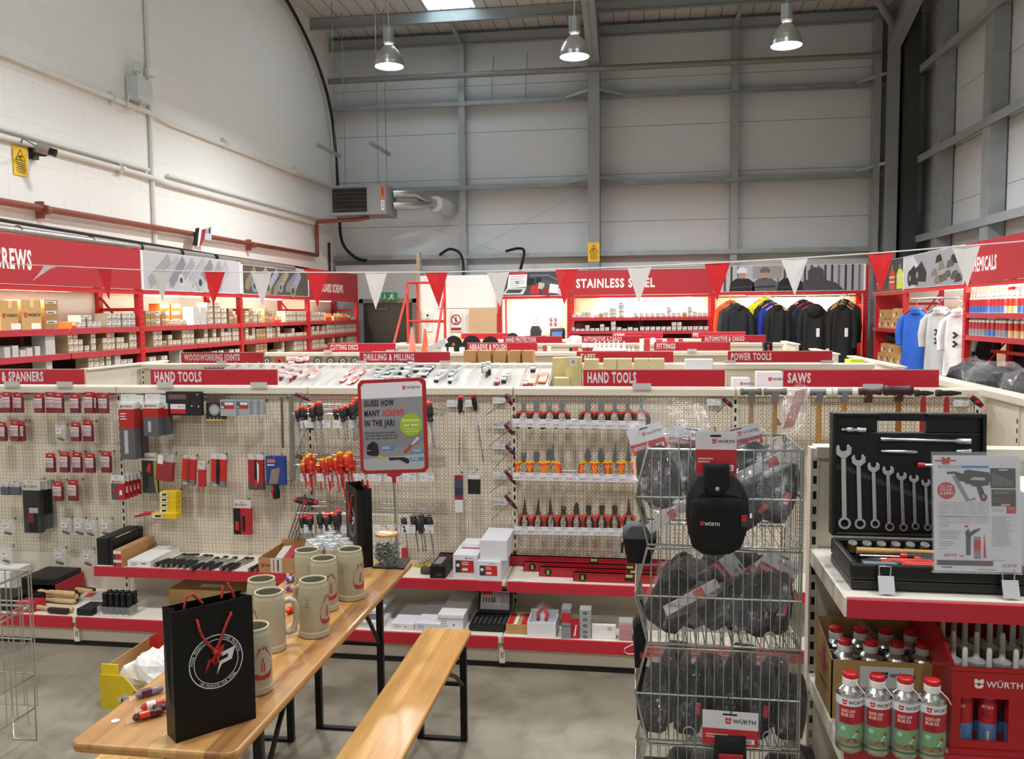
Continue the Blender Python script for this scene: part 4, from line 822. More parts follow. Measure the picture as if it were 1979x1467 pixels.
for i, (x, y, s) in enumerate([(2.28, 5.5, .2), (2.6, 5.95, .24), (2.3, 6.1, .22), (2.85, 6.45, .25), (2.3, 6.6, .2)]):
    t = thing('clothing_bag', 'bagged dark garment heaped on the corner gondola, %s of five' % ('nearest', 'nearest the right edge', 'middle', 'farthest right', 'farthest left')[i], 'bag', (x, y, 1.32), 'bagged garments on the corner gondola')
    b = MB(); blob(b, (x, y, 1.47), s*.85, s*.85, .15, mat('#3a2529' if i % 2 else '#2a2a2d', .8), i); part(b, 'garment', t)
    b = MB(); blob(b, (x, y, 1.48), s, s, .17, FILM, i+20, .3); part(b, 'bag', t)
t = thing('plastic_tray', 'red tray at the end of the corner gondola among the bags', 'tray', (3.05, 5.5, 1.32)); b = MB(); b.box(2.85, 5.35, 1.5, 3.25, 5.38, 1.58, RED); b.box(2.85, 5.35, 1.32, 2.88, 5.7, 1.58, RED); b.box(2.88, 5.38, 1.32, 3.25, 5.7, 1.34, RED); part(b, 'tray', t)
# runs behind: only their upper parts show
def run(x0, x1, Y, label, rear=None, plain=False, n=1):
    t = None
    w = (x1-x0)/n
    return [bay(x0+i*w, x0+(i+1)*w, Y, label % (ORD[i]+' ') if n > 1 else label, front=Y-.55, shelf=None, rear=rear, plain=plain, seams=(1.15, .75)) for i in range(n)]
XR2 = [U(px, 703, y=7.7).x for px in (276, 1690)]
run(XR2[0], XR2[1], 7.7, 'second row gondola bay under the DRILLING row signs, %sfrom the left', rear=1.42, n=5)
XR3 = [U(px, 682, y=10.0).x for px in (513, 1575)]
run(XR3[0], XR3[1], 10.0, 'third row gondola bay behind the DRILLING row, %sfrom the left', rear=1.42, n=4)
XR4 = [U(px, 666, y=12.6).x for px in (768, 1515)]
run(XR4[0], XR4[1], 12.6, 'fourth row gondola bay under the HAND PROTECTION row signs, %sfrom the left', rear=1.42, n=3, plain=True)
XR5 = [U(px, 656, y=14.65).x for px in (885, 1450)]
run(XR5[0], XR5[1], 14.65, 'fifth row gondola bay before the clothing rack, %sfrom the left', n=3, plain=True)
def endcap(px, py, X1, Y0, Y1, label, side):
    """gondola end set across a run: a plain cream side panel in perspective"""
    t = thing('gondola_end', label, 'shelving', (X1, Y0, 0)); b = MB(); b.box(X1-.02, Y0, .03, X1+.02, Y1, GT-.01, GCREAM); part(b, 'side_panel', t)
    b = MB(); b.box(X1-.04, Y0, GT-.01, X1+.04, Y1, GT+.005, GSHELF); part(b, 'top_cap', t)
endcap(0, 0, XR2[0]-.06, 6.9, 8.2, 'cream end panel closing the left end of the drilling row', 0)
endcap(0, 0, XR3[1]+.08, 9.3, 10.6, 'cream end panel closing the right end of the third row', 0)
endcap(0, 0, XR4[0]-.06, 11.6, 13.2, 'cream end panel closing the left end of the fourth row by the red steps', 0)
endcap(0, 0, XR4[1]+.08, 12.0, 13.2, 'cream end panel at the right end of the fourth row', 0)
endcap(0, 0, XR2[1]+.08, 7.2, 8.9, 'cream end panel at the right end of the drilling row', 0)
SIGNR = mat('#c22033', .4)
def sign(x0, x1, Y, z0, z1, text, tx, th, tw, label, clips=(.12, .86), clipw=.11):
    t = thing('aisle_sign', label, 'sign', ((x0+x1)/2, Y-.03, z0)); b = MB(); b.box(x0, Y-.03, z0, x1, Y-.024, z1, SIGNR); b.box(x0, Y-.0305, z1-.004, x1, Y-.0236, z1+.001, mat('#d9a0a6', .5)); part(b, 'board', t)
    if text: b = MB(); d = D(b, (x0, Y-.03, z0), X_, Z_, .001); d.t(text, tx, (z1-z0-th)/2+.002, th, mat('#eadfe3', .5), 1, w=tw, bold=.05); part(b, 'lettering', t)
    for f in clips:
        x = x0+(x1-x0)*f; b = MB(); b.box(x-clipw/2, Y-.045, z0-.008, x+clipw/2, Y-.031, z0+.018, CLIP); part(b, 'clip', t)
    return t
Z0, Z1 = 1.555, 1.656
x84 = U(84, 730, y=5.22).x
sign(-4.66, -3.622, 5.25, Z0, Z1, 'SOCKETS & SPANNERS', x84+4.66-.55, .062, .55, 'red SOCKETS & SPANNERS sign on the front gondola, cut by the photo edge', (.5, .87))
sign(-3.152, -2.287, 5.25, Z0, Z1, 'HAND TOOLS', .028, .062, .325, 'red HAND TOOLS sign on the left of the front gondola')
sign(-.353, .475, 5.25, Z0, Z1, 'HAND TOOLS', .025, .062, .29, 'red HAND TOOLS sign on the front gondola above the pliers', (.42,))
sign(.806, 1.657, 5.25, Z0, Z1, 'SAWS', .024, .055, .13, 'red SAWS sign on the front gondola above the hammers', (.58,))
def psign(p0, p1, Y, text, t0, t1, th, label, clips=(.1, .9), z=(1.555, 1.652)):
    x0, x1 = U(p0, 690, y=Y).x, U(p1, 690, y=Y).x; a, c = U(t0, 690, y=Y).x, U(t1, 690, y=Y).x
    return sign(x0, x1, Y, z[0], z[1], text, a-x0, th, c-a, label, clips, .1)
psign(353, 512, 7.7, 'WOODWORKING JOINTS', 359, 466, .058, 'red WOODWORKING JOINTS sign on the second row', (.5,))
psign(697, 871, 7.7, 'DRILLING & MILLING', 705, 802, .056, 'red DRILLING & MILLING sign on the second row', (.02, .95))
psign(1115, 1301, 7.7, 'TAPES', 1122, 1151, .05, 'red TAPES sign on the second row behind the cream cartons', ())
psign(1406, 1607, 7.7, 'POWER TOOLS', 1412, 1490, .058, 'red POWER TOOLS sign on the second row', (.02, .95))
psign(636, 766, 10.0, 'CUTTING DISCS', 641, 694, .06, 'red CUTTING DISCS sign on the third row', (.0, .93))
psign(904, 1039, 10.0, 'ABRASIVE & POLISH', 908, 980, .062, 'red ABRASIVE & POLISH sign behind the brown cartons', ())
psign(1264, 1411, 10.0, 'FITTINGS', 1269, 1305, .058, 'red FITTINGS sign on the third row', (.5,))
psign(974, 1087, 12.6, 'HAND PROTECTION', 978, 1036, .062, 'red HAND PROTECTION sign on the fourth row', ())
psign(1125, 1240, 12.6, 'AUTOMOTIVE & CARGO', 1128, 1202, .062, 'red AUTOMOTIVE & CARGO sign left of the FITTINGS sign', ())
psign(1355, 1479, 12.6, 'AUTOMOTIVE & CARGO', 1361, 1438, .062, 'red AUTOMOTIVE & CARGO sign right of the FITTINGS sign', ())
psign(1183, 1281, 14.65, 'SCREWS', 1186, 1207, .055, 'red SCREWS sign on the fifth row', ())
psign(1336, 1440, 14.65, 'PPE', 1339, 1349, .06, 'red PPE sign on the fifth row', ())
psign(893, 985, 14.65, None, 0, 1, .05, 'red sign half hidden behind black abrasive discs on the fifth row', ())
# ---------------------------------------------------------------- bunting
BA, BB = U(0, 508, y=7.3), U(1900, 478, y=6.0); BA.z = BB.z = 0
def onb(px, py):
    d = RT*((px-989.5)/FPX)+DN*((py-733.5)/FPX)+_f; n = V((BB.y-BA.y, BA.x-BB.x, 0)); return EYE+d*((BA-EYE).dot(n)/d.dot(n))
t = thing('bunting', 'string of red and white pennant flags strung across the shop', 'bunting', onb(962, 525))
b = MB(); b.tube([onb(*p) for p in ((-60, 505), (0, 508.5), (60, 512), (130, 515), (210, 519), (310, 523), (415, 525), (508, 526), (612, 526.5), (727, 526.5), (845, 526), (962, 523.5), (1095, 520), (1236, 515), (1386, 508), (1535, 499.5), (1702, 488.5), (1868, 475), (1979, 466), (2050, 459))], .0045, mat('#e9e6e4', .5), 5); part(b, 'string', t)
FW, FR = mat('#f0ecec', .55), mat('#e8202c', .5)
for i, (x0, x1, xt, y0, y1) in enumerate([(187, 216, 211, 519, 580), (293, 329, 310, 522, 584), (395, 435, 416, 525, 590), (485, 525, 507, 526, 593), (591, 634, 610, 527, 594), (705, 748, 729, 527, 598), (822, 865, 848, 527, 595), (940, 985, 964, 524, 594), (1073, 1118, 1092, 521, 589), (1212, 1260, 1234, 516, 587), (1361, 1412, 1385, 509, 582), (1509, 1562, 1536, 500, 572), (1676, 1729, 1703, 489, 566), (1839, 1895, 1871, 475, 555)]):
    b = MB(); m = FW if i % 2 else FR; a, c, e = onb(x0, y0), onb(x1, y0-(x1-x0)*.05 if x0 > 900 else y0), onb(xt, y1); n = (c-a).cross(e-a).normalized(); k = .03*math.sin(i*2.1)
    e = e+n*k; w = (a+c)/2; mid = [a.lerp(e, .5)+n*k*.3, c.lerp(e, .5)-n*k*.2]; vs = []
    for o in (0, .0015): vs += [p+n*o for p in (a, w+n*.012, c, mid[1], e, mid[0], (w+e)/2+n*.01*math.sin(i))]
    f = [(0, 1, 6, 5), (1, 2, 3, 6), (5, 6, 4), (6, 3, 4)]
    b.add(vs, f+[tuple(q+7 for q in x[::-1]) for x in f], m); part(b, 'pennant_flag', t, 'white pennant' if i % 2 else 'red pennant')
b = MB(); b.add([onb(85, 513), onb(115, 514), onb(98, 519), onb(62, 543), onb(70, 535), onb(80, 522)], [(0, 1, 2, 5), (5, 2, 3, 4)], FW); part(b, 'pennant_flag', t, 'white pennant blown sideways')
# ---------------------------------------------------------------- goods on the second row
t = thing('display_tray', 'long sloping clear display tray of drill packs on the second row', 'tray', (-1.2, 7.3, 1.3)); TX0, TX1 = U(395, 740, y=7.0).x, U(1058, 740, y=7.0).x
def tz(y): return 1.375+(y-7.0)*.2
b = MB(); b.obb((TX0, 6.98, tz(6.98)-.02), (TX1-TX0, 0, 0), (0, .7, .14), (0, 0, .015), mat('#bdb9b0', .3)); part(b, 'sloping_base', t)
for i in range(27): x = TX0+(TX1-TX0)*i/26; b = MB(); b.prism([(6.98, tz(6.98)), (7.6, tz(7.6)), (7.6, tz(7.6)+.07), (7.1, tz(7.1)+.075), (6.98, tz(6.98)+.03)], (x, 0, 0), Y_, Z_, V((.003, 0, 0)), FROST); part(b, 'divider', t)
for i in range(13):
    x = TX0+.03+(TX1-TX0)*i/13.; b = MB(); b.obb((x, 6.96, tz(6.97)-.03), (.16, 0, 0), (0, .004, 0), (0, .005, .05), mat('#c9c8cf', .35)); part(b, 'ticket_holder', t)
def on_tray(px, py):
    d = RT*((px-989.5)/FPX)+DN*((py-733.5)/FPX)+_f; n = V((0, -.2, 1)); p0 = V((0, 7.0, 1.375)); return EYE+d*((p0-EYE).dot(n)/d.dot(n))
packs = []
rn = random.Random(5)
for px, py in ((541, 718), (548, 709), (552, 722), (557, 712), (563, 703), (561, 724), (569, 715), (572, 726), (577, 717), (546, 728), (558, 731)): packs.append((px, py, .05, .05, .05, 'r'))
for px, py in ((561, 700), (570, 700), (580, 702), (590, 700)): packs.append((px, py, .055, .06, .08, 'r'))
for px, py in ((585, 725), (592, 722), (598, 719), (604, 727), (608, 722)): packs.append((px, py, .05, .16, .03, 'R'))
for px, py in ((671, 720), (679, 716), (688, 722), (698, 718), (663, 731), (684, 733), (676, 737)): packs.append((px, py, .03, .15, .02, 's'))
for i in range(26): packs.append((730+(i % 7)*9+rn.uniform(-2, 2), 711+(i//7)*8+rn.uniform(-2, 2), .045, .05, .035, 'k'))
for px, py in ((782, 712), (788, 718), (793, 709), (784, 726)): packs.append((px, py, .05, .08, .07, 'k'))
for px, py in ((808, 712), (815, 710), (824, 712), (816, 722), (830, 708)): packs.append((px, py, .09, .1, .03, 'k'))
for px, py in ((845, 730), (853, 726), (873, 722), (879, 716), (884, 712), (872, 732), (878, 728)): packs.append((px, py, .04, .14, .03, 'K'))
for px, py in ((936, 712), (944, 710), (944, 718), (938, 722)): packs.append((px, py, .04, .05, .08, 'k'))
for px, py in ((974, 733), (982, 727), (960, 737), (1015, 741), (1030, 712)): packs.append((px, py, .04, .07, .04, 'r' if px in (960, 1015) else 'k'))
for px, py in ((1030, 733), (1049, 730)): packs.append((px, py, .065, .28, .02, 'o'))
PKM = {'r': ('#a93034', '#e9e6e6'), 'R': ('#c0302e', '#ded6d4'), 's': ('#c64a45', '#efe9e6'), 'k': ('#2c2f30', '#dfe1df'), 'K': ('#22292d', '#dcdcdc'), 'o': ('#dd6a3c', '#e9b98a')}; PN = {'r': 'red and white', 'R': 'long red', 's': 'slim red', 'k': 'black and white', 'K': 'slim black', 'o': 'orange'}; cn = {}; UPK = {}
for px, py, w, dp, h, k in sorted(packs):
    p = on_tray(px, py+6); cn[k] = cn.get(k, 0)+1
    if k not in UPK:
        b = MB(); b.box(-.5, -.5, 0, .5, .5, .62, mat(PKM[k][0], .5)); b.box(-.5, -.5, .62, .5, .5, 1, mat(PKM[k][1], .5)); d = D(b, (-.5, -.5, 1), X_, Y_, .01); d.r(0, .5, 1, 1, mat(PKM[k][0], .5)); o = bpy.data.objects.new('drill_pack', b.mesh('drill_pack'))
        UPK[k] = o
    else: o = UPK[k].copy()
    COL.objects.link(o); o.location = (p.x, max(p.y, 7.03)+dp*.2, tz(max(p.y, 7.03)+dp*.2)+.0); o.scale = (w, dp, h); o.rotation_euler = (.197, 0, 0)
    tag(o, '%s drill pack, %s from the left in the sloping display tray' % (PN[k], ORD[cn[k]-1]), 'pack', 'packs in the sloping tray')
# cream tape cartons, loose film and foam beside the tray
CT = mat('#d9cd9a', .75, noise=.04, ns=12)
def pbox(name, label, cat, p0, p1, ytop, Y, dp, zb, m, group=None, deco=None):
    x0, x1 = U(p0, ytop, y=Y).x, U(p1, ytop, y=Y).x; z1 = U((p0+p1)/2, ytop, y=Y).z; b = MB(); b.box(x0, Y, zb, x1, Y+dp, z1, m)
    if deco: deco(D(b, (x0, Y, zb), X_, Z_, .0012), x1-x0, z1-zb)
    return solo(b, name, label, cat, group)
wl = lambda d, w, h: d.r(w*.3, h-.07, w*.75, h-.01, WHITE, 1).r(w*.42, h-.05, w*.6, h-.02, INKL, 2)
for i, (a, c, y, Y, zb, lb, dc) in enumerate([(1067, 1094, 692, 7.32, 1.3, 'tall cream carton at the left end of the tape shelf', None), (1093, 1122, 691, 7.22, 1.3, 'tall cream carton with a white label, second on the tape shelf', wl), (1070, 1098, 731, 7.1, 1.3, 'low cream carton in front of the two tall ones', None), (1129, 1156, 695, 7.3, 1.3, 'third cream carton on the tape shelf, before the TAPES lettering', None), (1166, 1192, 694, 7.3, 1.3, 'fourth cream carton on the tape shelf', None), (1193, 1221, 694, 7.28, 1.3, 'fifth cream carton on the tape shelf', None), (1225, 1253, 694, 7.3, 1.3, 'sixth cream carton on the tape shelf', None), (1254, 1284, 694, 7.28, 1.3, 'seventh cream carton, rightmost on the tape shelf beside crumpled film', None)]):
    pbox('carton', lb, 'box', a, c, y, Y, .17, zb, CT, 'cream tape cartons', dc)
b = MB(); b.box(U(1060, 740, y=7.1).x, 7.08, 1.27, U(1400, 740, y=7.1).x, 7.69, 1.3, GSHELF); q = thing('shelf_board', 'cream shelf board carrying the cream tape cartons', 'shelf', (.3, 7.3, 1.27)); part(b, 'shelf', q)
b = MB(); p = U(1305, 712, y=7.4); blob(b, (p.x, 7.35, 1.4), .1, .1, .11, FILM, 3, .35); solo(b, 'plastic_film', 'crumpled clear film beside the cream cartons', 'film')
pbox('foam_sheet', 'stack of bright white foam sheets in film on the second row', 'foam', 1325, 1378, 695, 7.3, .15, 1.3, mat('#f4f4f8', .6))
# packets below the POWER TOOLS sign, on the back of the front row
def wb(d, w, h): d.r(0, 0, w, h*.45, PRED, 1).lines(w*.15, h*.33, w*.6, 3, h*.11, WHITE, 2, h*.04).logo(w*.45, h*.68, h*.13, PRED, INK, 2)
pbox('product_box', 'small white and red box standing behind the front gondola top', 'box', 1416, 1449, 731, 5.42, .1, 1.46, PWHITE, None, wb)
pbox('product_box', 'larger white and red box left of the SAWS sign', 'box', 1463, 1512, 719, 5.42, .1, 1.46, PWHITE, None, wb)
# brown abrasive cartons on the back of the second row
def al(d, w, h): d.r(w*.1, .0, w*.62, h*.55, WHITE, 1).r(w*.18, h*.3, w*.3, h*.5, INKL, 2)
for i, (a, c) in enumerate([(896, 919), (924, 948), (953, 977), (983, 1005), (1009, 1030)]):
    pbox('carton', 'brown labelled carton before the ABRASIVE sign, %s from the left' % ORD[i], 'box', a, c, 678, 7.85, .16, 1.42, BX, 'brown abrasive cartons', al)
# cutting discs hung on the third row
t = thing('cutting_disc', 'proto', 'disc'); b = MB(); b.rev([(.011, 0), (.06, 0), (.06, .004), (.011, .004)], mat('#5a5a52', .6, noise=.15, ns=60), axis=(0, -1, 0), n=32); part(b, 'abrasive_body', t)
b = MB(); b.rev([(.012, .0045), (.026, .0045), (.026, .0058), (.012, .0058)], mat('#c9c9c0', .5), axis=(0, -1, 0), n=24); part(b, 'label_ring', t); b = MB(); b.rev([(0, 0), (.012, 0), (.012, .012), (0, .012)], BLACK, axis=(0, -1, 0), n=12); part(b, 'arbor', t); R = Rep(t)
for i, px in enumerate((516, 566, 590, 614, 639, 662.6, 686)):
    p = U(px, 698, y=9.95); R.place((p.x, 9.95, p.z), 'grey cutting disc hung under the CUTTING DISCS sign, %s from the left' % ORD[i], 'hung cutting discs', (0, i*.7, 0))
    b = MB(); b.cyl((p.x, 9.93, p.z), (p.x, 10.0, p.z), .003, CHROME, n=5); part(b, 'peg_hook', [o for o in bpy.data.objects if o.get('label', '').startswith('third row') and ORD[0] in o['label']][0])
p = U(540, 697, y=9.95); b = MB(); b.cbox((p.x, 9.95, p.z), .11, .02, .1, mat('#a8503c', .6)); b.rev([(0, 0), (.012, 0), (.012, .014), (0, .014)], BLACK, (p.x, 9.945, p.z), (0, -1, 0), 12); solo(b, 'disc_pack', 'rust coloured disc pack between the hung cutting discs', 'pack')
# big black sanding discs, bottles and odd packs further back
for i, (px, py, r, Y) in enumerate([(877, 666, .125, 12.2), (912, 667, .135, 12.1), (948, 667, .125, 12.15), (991, 655, .1, 14.2)]):
    p = U(px, py, y=Y); b = MB(); b.rev([(.02, 0), (r, 0), (r, .02), (.02, .02)], mat('#1d1d1e', .8), (p.x, Y, p.z), (0, -1, .12), 36); b.rev([(0, 0), (.02, 0), (.025, .024), (0, .024)], mat('#a7772f', .6), (p.x, Y, p.z), (0, -1, .12), 16)
    solo(b, 'sanding_disc', 'big black sanding disc standing %s' % ('leftmost behind the ABRASIVE sign', 'second from left behind the ABRASIVE sign', 'third from left behind the ABRASIVE sign', 'alone behind the HAND PROTECTION sign')[i], 'disc', 'black sanding discs')
t = thing('sealant_bottle', 'proto', 'bottle'); b = MB(); b.rev([(.028, 0), (.03, .01), (.03, .1), (.02, .125), (.012, .13)], [mat('#ecebe8', .4), mat('#c8443c', .5), mat('#ecebe8', .4), mat('#ecebe8', .4)], n=16); part(b, 'body', t); b = MB(); b.rev([(.013, .13), (.012, .15), (.003, .19), (0, .19)], mat('#f2f1ee', .4), n=12); part(b, 'nozzle_cap', t); R = Rep(t)
for i, px in enumerate((1151, 1159, 1168, 1177, 1186, 1195, 1206, 1216, 1224)):
    p = U(px, 676, y=10.25); R.place((p.x, 10.25, 1.42), 'white sealant bottle with a pointed cap behind the TAPES sign, %s from the left' % ORD[i], 'sealant bottles', sc=1.25 if i < 7 else .9)
for i, px in enumerate((1131, 1141)):
    p = U(px, 676, y=10.3); b = MB(); b.rev([(.034, 0), (.034, .09), (.034, .14), (.036, .145), (.036, .19), (0, .19)], [mat('#b83236', .5), mat('#a32c30', .5), WHITE, WHITE, WHITE], (p.x, 10.3, 1.44), n=16); solo(b, 'tub', 'red tub with a white lid, %s of two left of the sealant bottles' % ORD[i], 'tub')
for i, (a, c, y, Y, col) in enumerate([(1236, 1243, 655, 10.3, '#e9e4e0'), (1245, 1256, 655, 10.35, '#b83038'), (1258, 1266, 653, 12.9, '#efece8'), (1268, 1280, 656, 12.95, '#c42630'), (1289, 1304, 654, 12.9, '#c42630'), (1311, 1320, 655, 12.95, '#c83038'), (1086, 1097, 662, 12.9, '#c4262c'), (1058, 1064, 670, 10.3, '#d8d4d0'), (1049, 1055, 668, 10.3, '#b23034'), (1108, 1116, 670, 10.3, '#b83034'), (1100, 1106, 672, 10.3, '#26262a')]):
    pbox('pack', '%s pack, %s counting from the ABRASIVE sign to the PPE sign' % ({'#e': 'pale', '#d': 'grey', '#2': 'black'}.get(col[:2], 'red'), ORD[i]), 'pack', a, c, y, Y, .08, 1.42, mat(col, .5), 'small packs on the far rows')
p = U(1113, 658, y=12.9); b = MB(); blob(b, (p.x, 12.9, 1.56), .13, .1, .09, mat('#d4d4d4', .4), 12, .3); solo(b, 'plastic_bag', 'crumpled pale bag left of the AUTOMOTIVE & CARGO sign', 'bag')
for i, (px, c) in enumerate(((797, '#f08a74'), (822, '#ef5a2c'))):
    p = U(px, 676, y=10.2); z1 = U(px, 634, y=10.2).z; t = thing('wrapped_marker', 'orange marker cone wrapped in film behind the DRILLING sign, %s of two' % ('left', 'right')[i], 'marker', (p.x, 10.2, 1.42)); b = MB(); b.rev([(.05, 0), (.045, .14), (.015, z1-1.44), (0, z1-1.42)], mat(c, .4), (p.x, 10.2, 1.42), n=12); part(b, 'cone', t); b = MB(); b.rev([(.06, 0), (.055, .15), (.03, z1-1.42), (.035, z1-1.4)], FILM, (p.x, 10.2, 1.42), n=10); part(b, 'film', t)
b = MB(); p = U(870, 662, y=10.2); b.obb((U(828, 668, y=9.98).x, 9.97, 1.552), (.22, 0, .10), (0, .09, 0), (-.02, 0, .05), mat('#c9c9cc', .4)); solo(b, 'disc_wallet', 'pale plastic wallet lying tilted beside the black sanding discs', 'pack')
for i, px in enumerate((858, 872, 893)): pbox('pack', 'black and white pack hung %s left of the ABRASIVE sign' % ('farthest', 'second', 'nearest')[i], 'pack', px-5, px+5, 671, 10.2, .04, 1.42, DARK, None, lambda d, w, h: d.r(0, h*.45, w, h, PWHITE, 1))
for i, (a, c, y) in enumerate(((1477, 1493, 662), (1478, 1493, 670))): pbox('case', 'black case with a red clasp, %s of two beside the AUTOMOTIVE & CARGO sign' % ('upper', 'lower')[i], 'case', a, c, y, 12.0, .2, 1.45+.05*(1-i), DARK, None, lambda d, w, h: d.r(w*.35, 0, w*.65, h*.6, PRED, 1))
b = MB(); p = U(1650, 697, y=8.2); b.cbox((p.x, 8.2, 1.53), .12, .1, .05, mat('#d9e53a', .6), rz=.3); solo(b, 'hi_vis_pack', 'bright yellow green pack right of the POWER TOOLS sign', 'pack')
t = thing('drill_bit_row', 'row of dark drill bits hung under the WOODWORKING sign', 'drill bits', (-2.9, 7.6, 1.4))
for i in range(26): x = U(446+i*2.9-50, 708, y=7.62).x; b = MB(); b.cyl((x, 7.62, 1.34), (x, 7.62, 1.515-.004*(i % 3)), .006, DARK, n=5); part(b, 'drill_bit', t)
# ================================================================ GOODS ON THE FRONT GONDOLA
def bay_of(x): return G1[max(0, min(4, sum(x > q for q in BX1[1:])))]
HK = {}
def hook(x, z, y):                              # prong hook belongs to the gondola it is clipped into
    b = MB(); b.tube([(x, 5.25, z), (x, y, z), (x, y-.006, z+.012)], .0022, CHROME, 5); b.box(x-.005, 5.247, z-.012, x+.005, 5.25, z+.006, ZINC); part(b, 'peg_hook', bay_of(x))
def pack(name, label, cat, p0, p1, t, bt, bands, off=.08, dp=.03, group=None, logo=None, deco=None, tilt=0):
    """hung pack: bands = [(share of the height from the top, colour)], printed all round"""
    y = 5.25-off-dp; x0, x1 = U(p0, t, y=y).x, U(p1, t, y=y).x; z1, z0 = U((p0+p1)/2, t, y=y).z, U((p0+p1)/2, bt, y=y).z
    if p0 > p1-2: x1 = x0+.02
    root_ = thing(name, label, cat, ((x0+x1)/2, y+dp/2, z0), group); h = z1-z0; z = z1; w = x1-x0; b = MB(); b.T = Matrix.Translation(((x0+x1)/2, 0, z1)) @ Matrix.Rotation(tilt, 4, 'Y') @ Matrix.Translation((-(x0+x1)/2, 0, -z1))
    hd = None
    for i, (f, c) in enumerate(bands):
        m = c if not isinstance(c, str) else mat(c, .45); thin = i == 0 and len(bands) > 1 and dp > .02
        zz = z-f*h
        if thin: b.box(x0+.001, y+dp*.4, zz, x1-.001, y+dp*.5, z, m)
        else: b.box(x0, y, zz, x1, y+dp, z, m)
        if thin: part(b, 'header_card', root_); T = b.T; b = MB(); b.T = T
        z = zz
    d = D(b, (x0, y, z0), X_, Z_, .0008)
    if logo: d.logo(w*.1, h*logo[0], w*.17, mat(logo[1], .5) if len(logo) > 1 else PRED, INK if len(logo) < 3 else WHITE, 2)
    if deco: deco(d, w, h)
    part(b, 'pack_body', root_)
    hook((x0+x1)/2, z1-.012, y-.015); return root_
# red header bags
t = thing('fixings_bag', 'proto', 'bag'); b = MB(); b.box(-.034, -.004, .102, .034, .004, .13, mat('#c3222c', .5)); d = D(b, (-.034, -.004, .102), X_, Z_); d.p([(.02, .012), (.048, .012), (.044, .02), (.024, .02)], mat('#d9c9b8', .5)); part(b, 'header_card', t)
b = MB(); b.box(-.033, -.012, .0, .033, .01, .102, mat('#7e2a34', .35, bump=.5, bs=120)); d = D(b, (-.033, -.012, 0), X_, Z_); d.r(0, .07, .066, .1, mat('#e2d5d6', .6)).logo(.006, .078, .012, PRED, INK, 2).r(.002, .034, .064, .068, mat('#cfb5ba', .6)).lines(.006, .058, .04, 3, .008, mat('#8a6a74', .6), 2).c(.052, .054, .005, mat('#a58890', .6), 2, 10); part(b, 'bag', t)
R = Rep(t)
for rw, y, xs in (('top', 759, (3, 13, 35, 75, 98, 113, 145, 172, 179, 200)), ('second', 814, (3, 29, 39, 146, 170)), ('third', 874, (97, 124, 149, 174, 205)), ('lowest', 929, (112, 141))):
    for i, px in enumerate(xs):
        p = U(px, y, y=5.16-.012*(i % 2)); R.place((p.x, p.y, p.z-.132), 'red headed bag of fixings, %s from the left in the %s row on the pegboard' % (ORD[i], rw), 'red headed bags on the left pegboard', (0, 0, .12*((i*3) % 3-1)), (1, 1, 1+.05*((i*5) % 3-1))); hook(p.x, p.z-.006, p.y-.012)
t = thing('parts_bag', 'proto', 'bag'); b = MB(); b.grid(lambda u, v: V(((u-.5)*.08, -.006-.008*math.sin(PI*u)*math.sin(PI*v), v*.11)), 6, 6, FROST); b.grid(lambda u, v: V(((.5-u)*.08, .004, v*.11)), 2, 2, FROST); part(b, 'bag', t)
b = MB(); b.box(-.022, -.019, .05, .018, -.0165, .08, WHITE); d = D(b, (-.022, -.019, .05), X_, Z_); d.lines(.004, .02, .034, 2, .008, INK, 1); part(b, 'paper_label', t); b = MB(); b.cbox((0, -.004, .014), .05, .012, .014, mat('#6b655e', .5, .4), ry=.3); part(b, 'small_part', t); R = Rep(t)
for i, (px, y) in enumerate([(117, 820), (127, 1001), (153, 1002), (175, 1004), (205, 1003), (115, 1060), (170, 1062), (12, 1057), (15, 1003)]):
    p = U(px, y, y=5.18); R.place((p.x, 5.18, p.z-.11), 'small clear bag of metal parts on the left pegboard, %s' % ('alone among the red bags', 'upper row first', 'upper row second', 'upper row third', 'upper row fourth', 'lower row left of two', 'lower row right of two', 'lowest at the photo edge', 'at the photo edge')[i], 'clear bags of parts', (0, 0, .1*(i % 3-1))); hook(p.x, p.z-.008, 5.16)
WB = '#e3e1e0'
for i, (a, c, tp, bt, off) in enumerate([(257, 272, 765, 885, .06), (228, 257, 763, 888, .14)]): pack('lamp_box', 'tall grey and red lamp box, %s of the pair' % ('rear', 'front')[i], 'box', a, c, tp, bt, [(.13, WB), (.09, WB), (.3, '#b5231f'), (.48, '#5b5c60')], off, .07, None, (.8,), lambda d, w, h: d.r(w*.3, h*.09, w*.55, h*.45, mat('#b9b9bc', .5), 1).lines(w*.1, h*.7, w*.6, 3, h*.04, WHITE, 2, h*.015))
for i, (a, c, tp, bt, off) in enumerate([(304, 321, 765, 841, .06), (275, 304, 763, 843, .13)]): pack('lamp_box', 'short grey and red lamp box, %s of the pair' % ('rear', 'front')[i], 'box', a, c, tp, bt, [(.2, WB), (.13, WB), (.22, '#b5231f'), (.45, '#5b5c60')], off, .07, None, (.7,), lambda d, w, h: d.r(w*.3, h*.1, w*.5, h*.36, mat('#b9b9bc', .5), 1))
pack('tool_wallet', 'wide black tool wallet with a white and red label hung beside the lamp boxes', 'wallet', 320, 388, 757, 803, [(1, '#1d1d20')], .08, .03, None, None, lambda d, w, h: (d.r(w*.08, h*.68, w*.58, h*.88, mat('#6f5a54', .5), 1), d.r(w*.12, h*.08, w*.55, h*.27, PRED, 1), d.r(w*.12, h*.27, w*.55, h*.48, WHITE, 1), d.logo(w*.34, h*.34, w*.04, PRED, INK, 2), [d.c(w*u, h*v, w*.025, CHROME, 1, 10) for u, v in ((.9, .88), (.73, .4), (.92, .38))]))
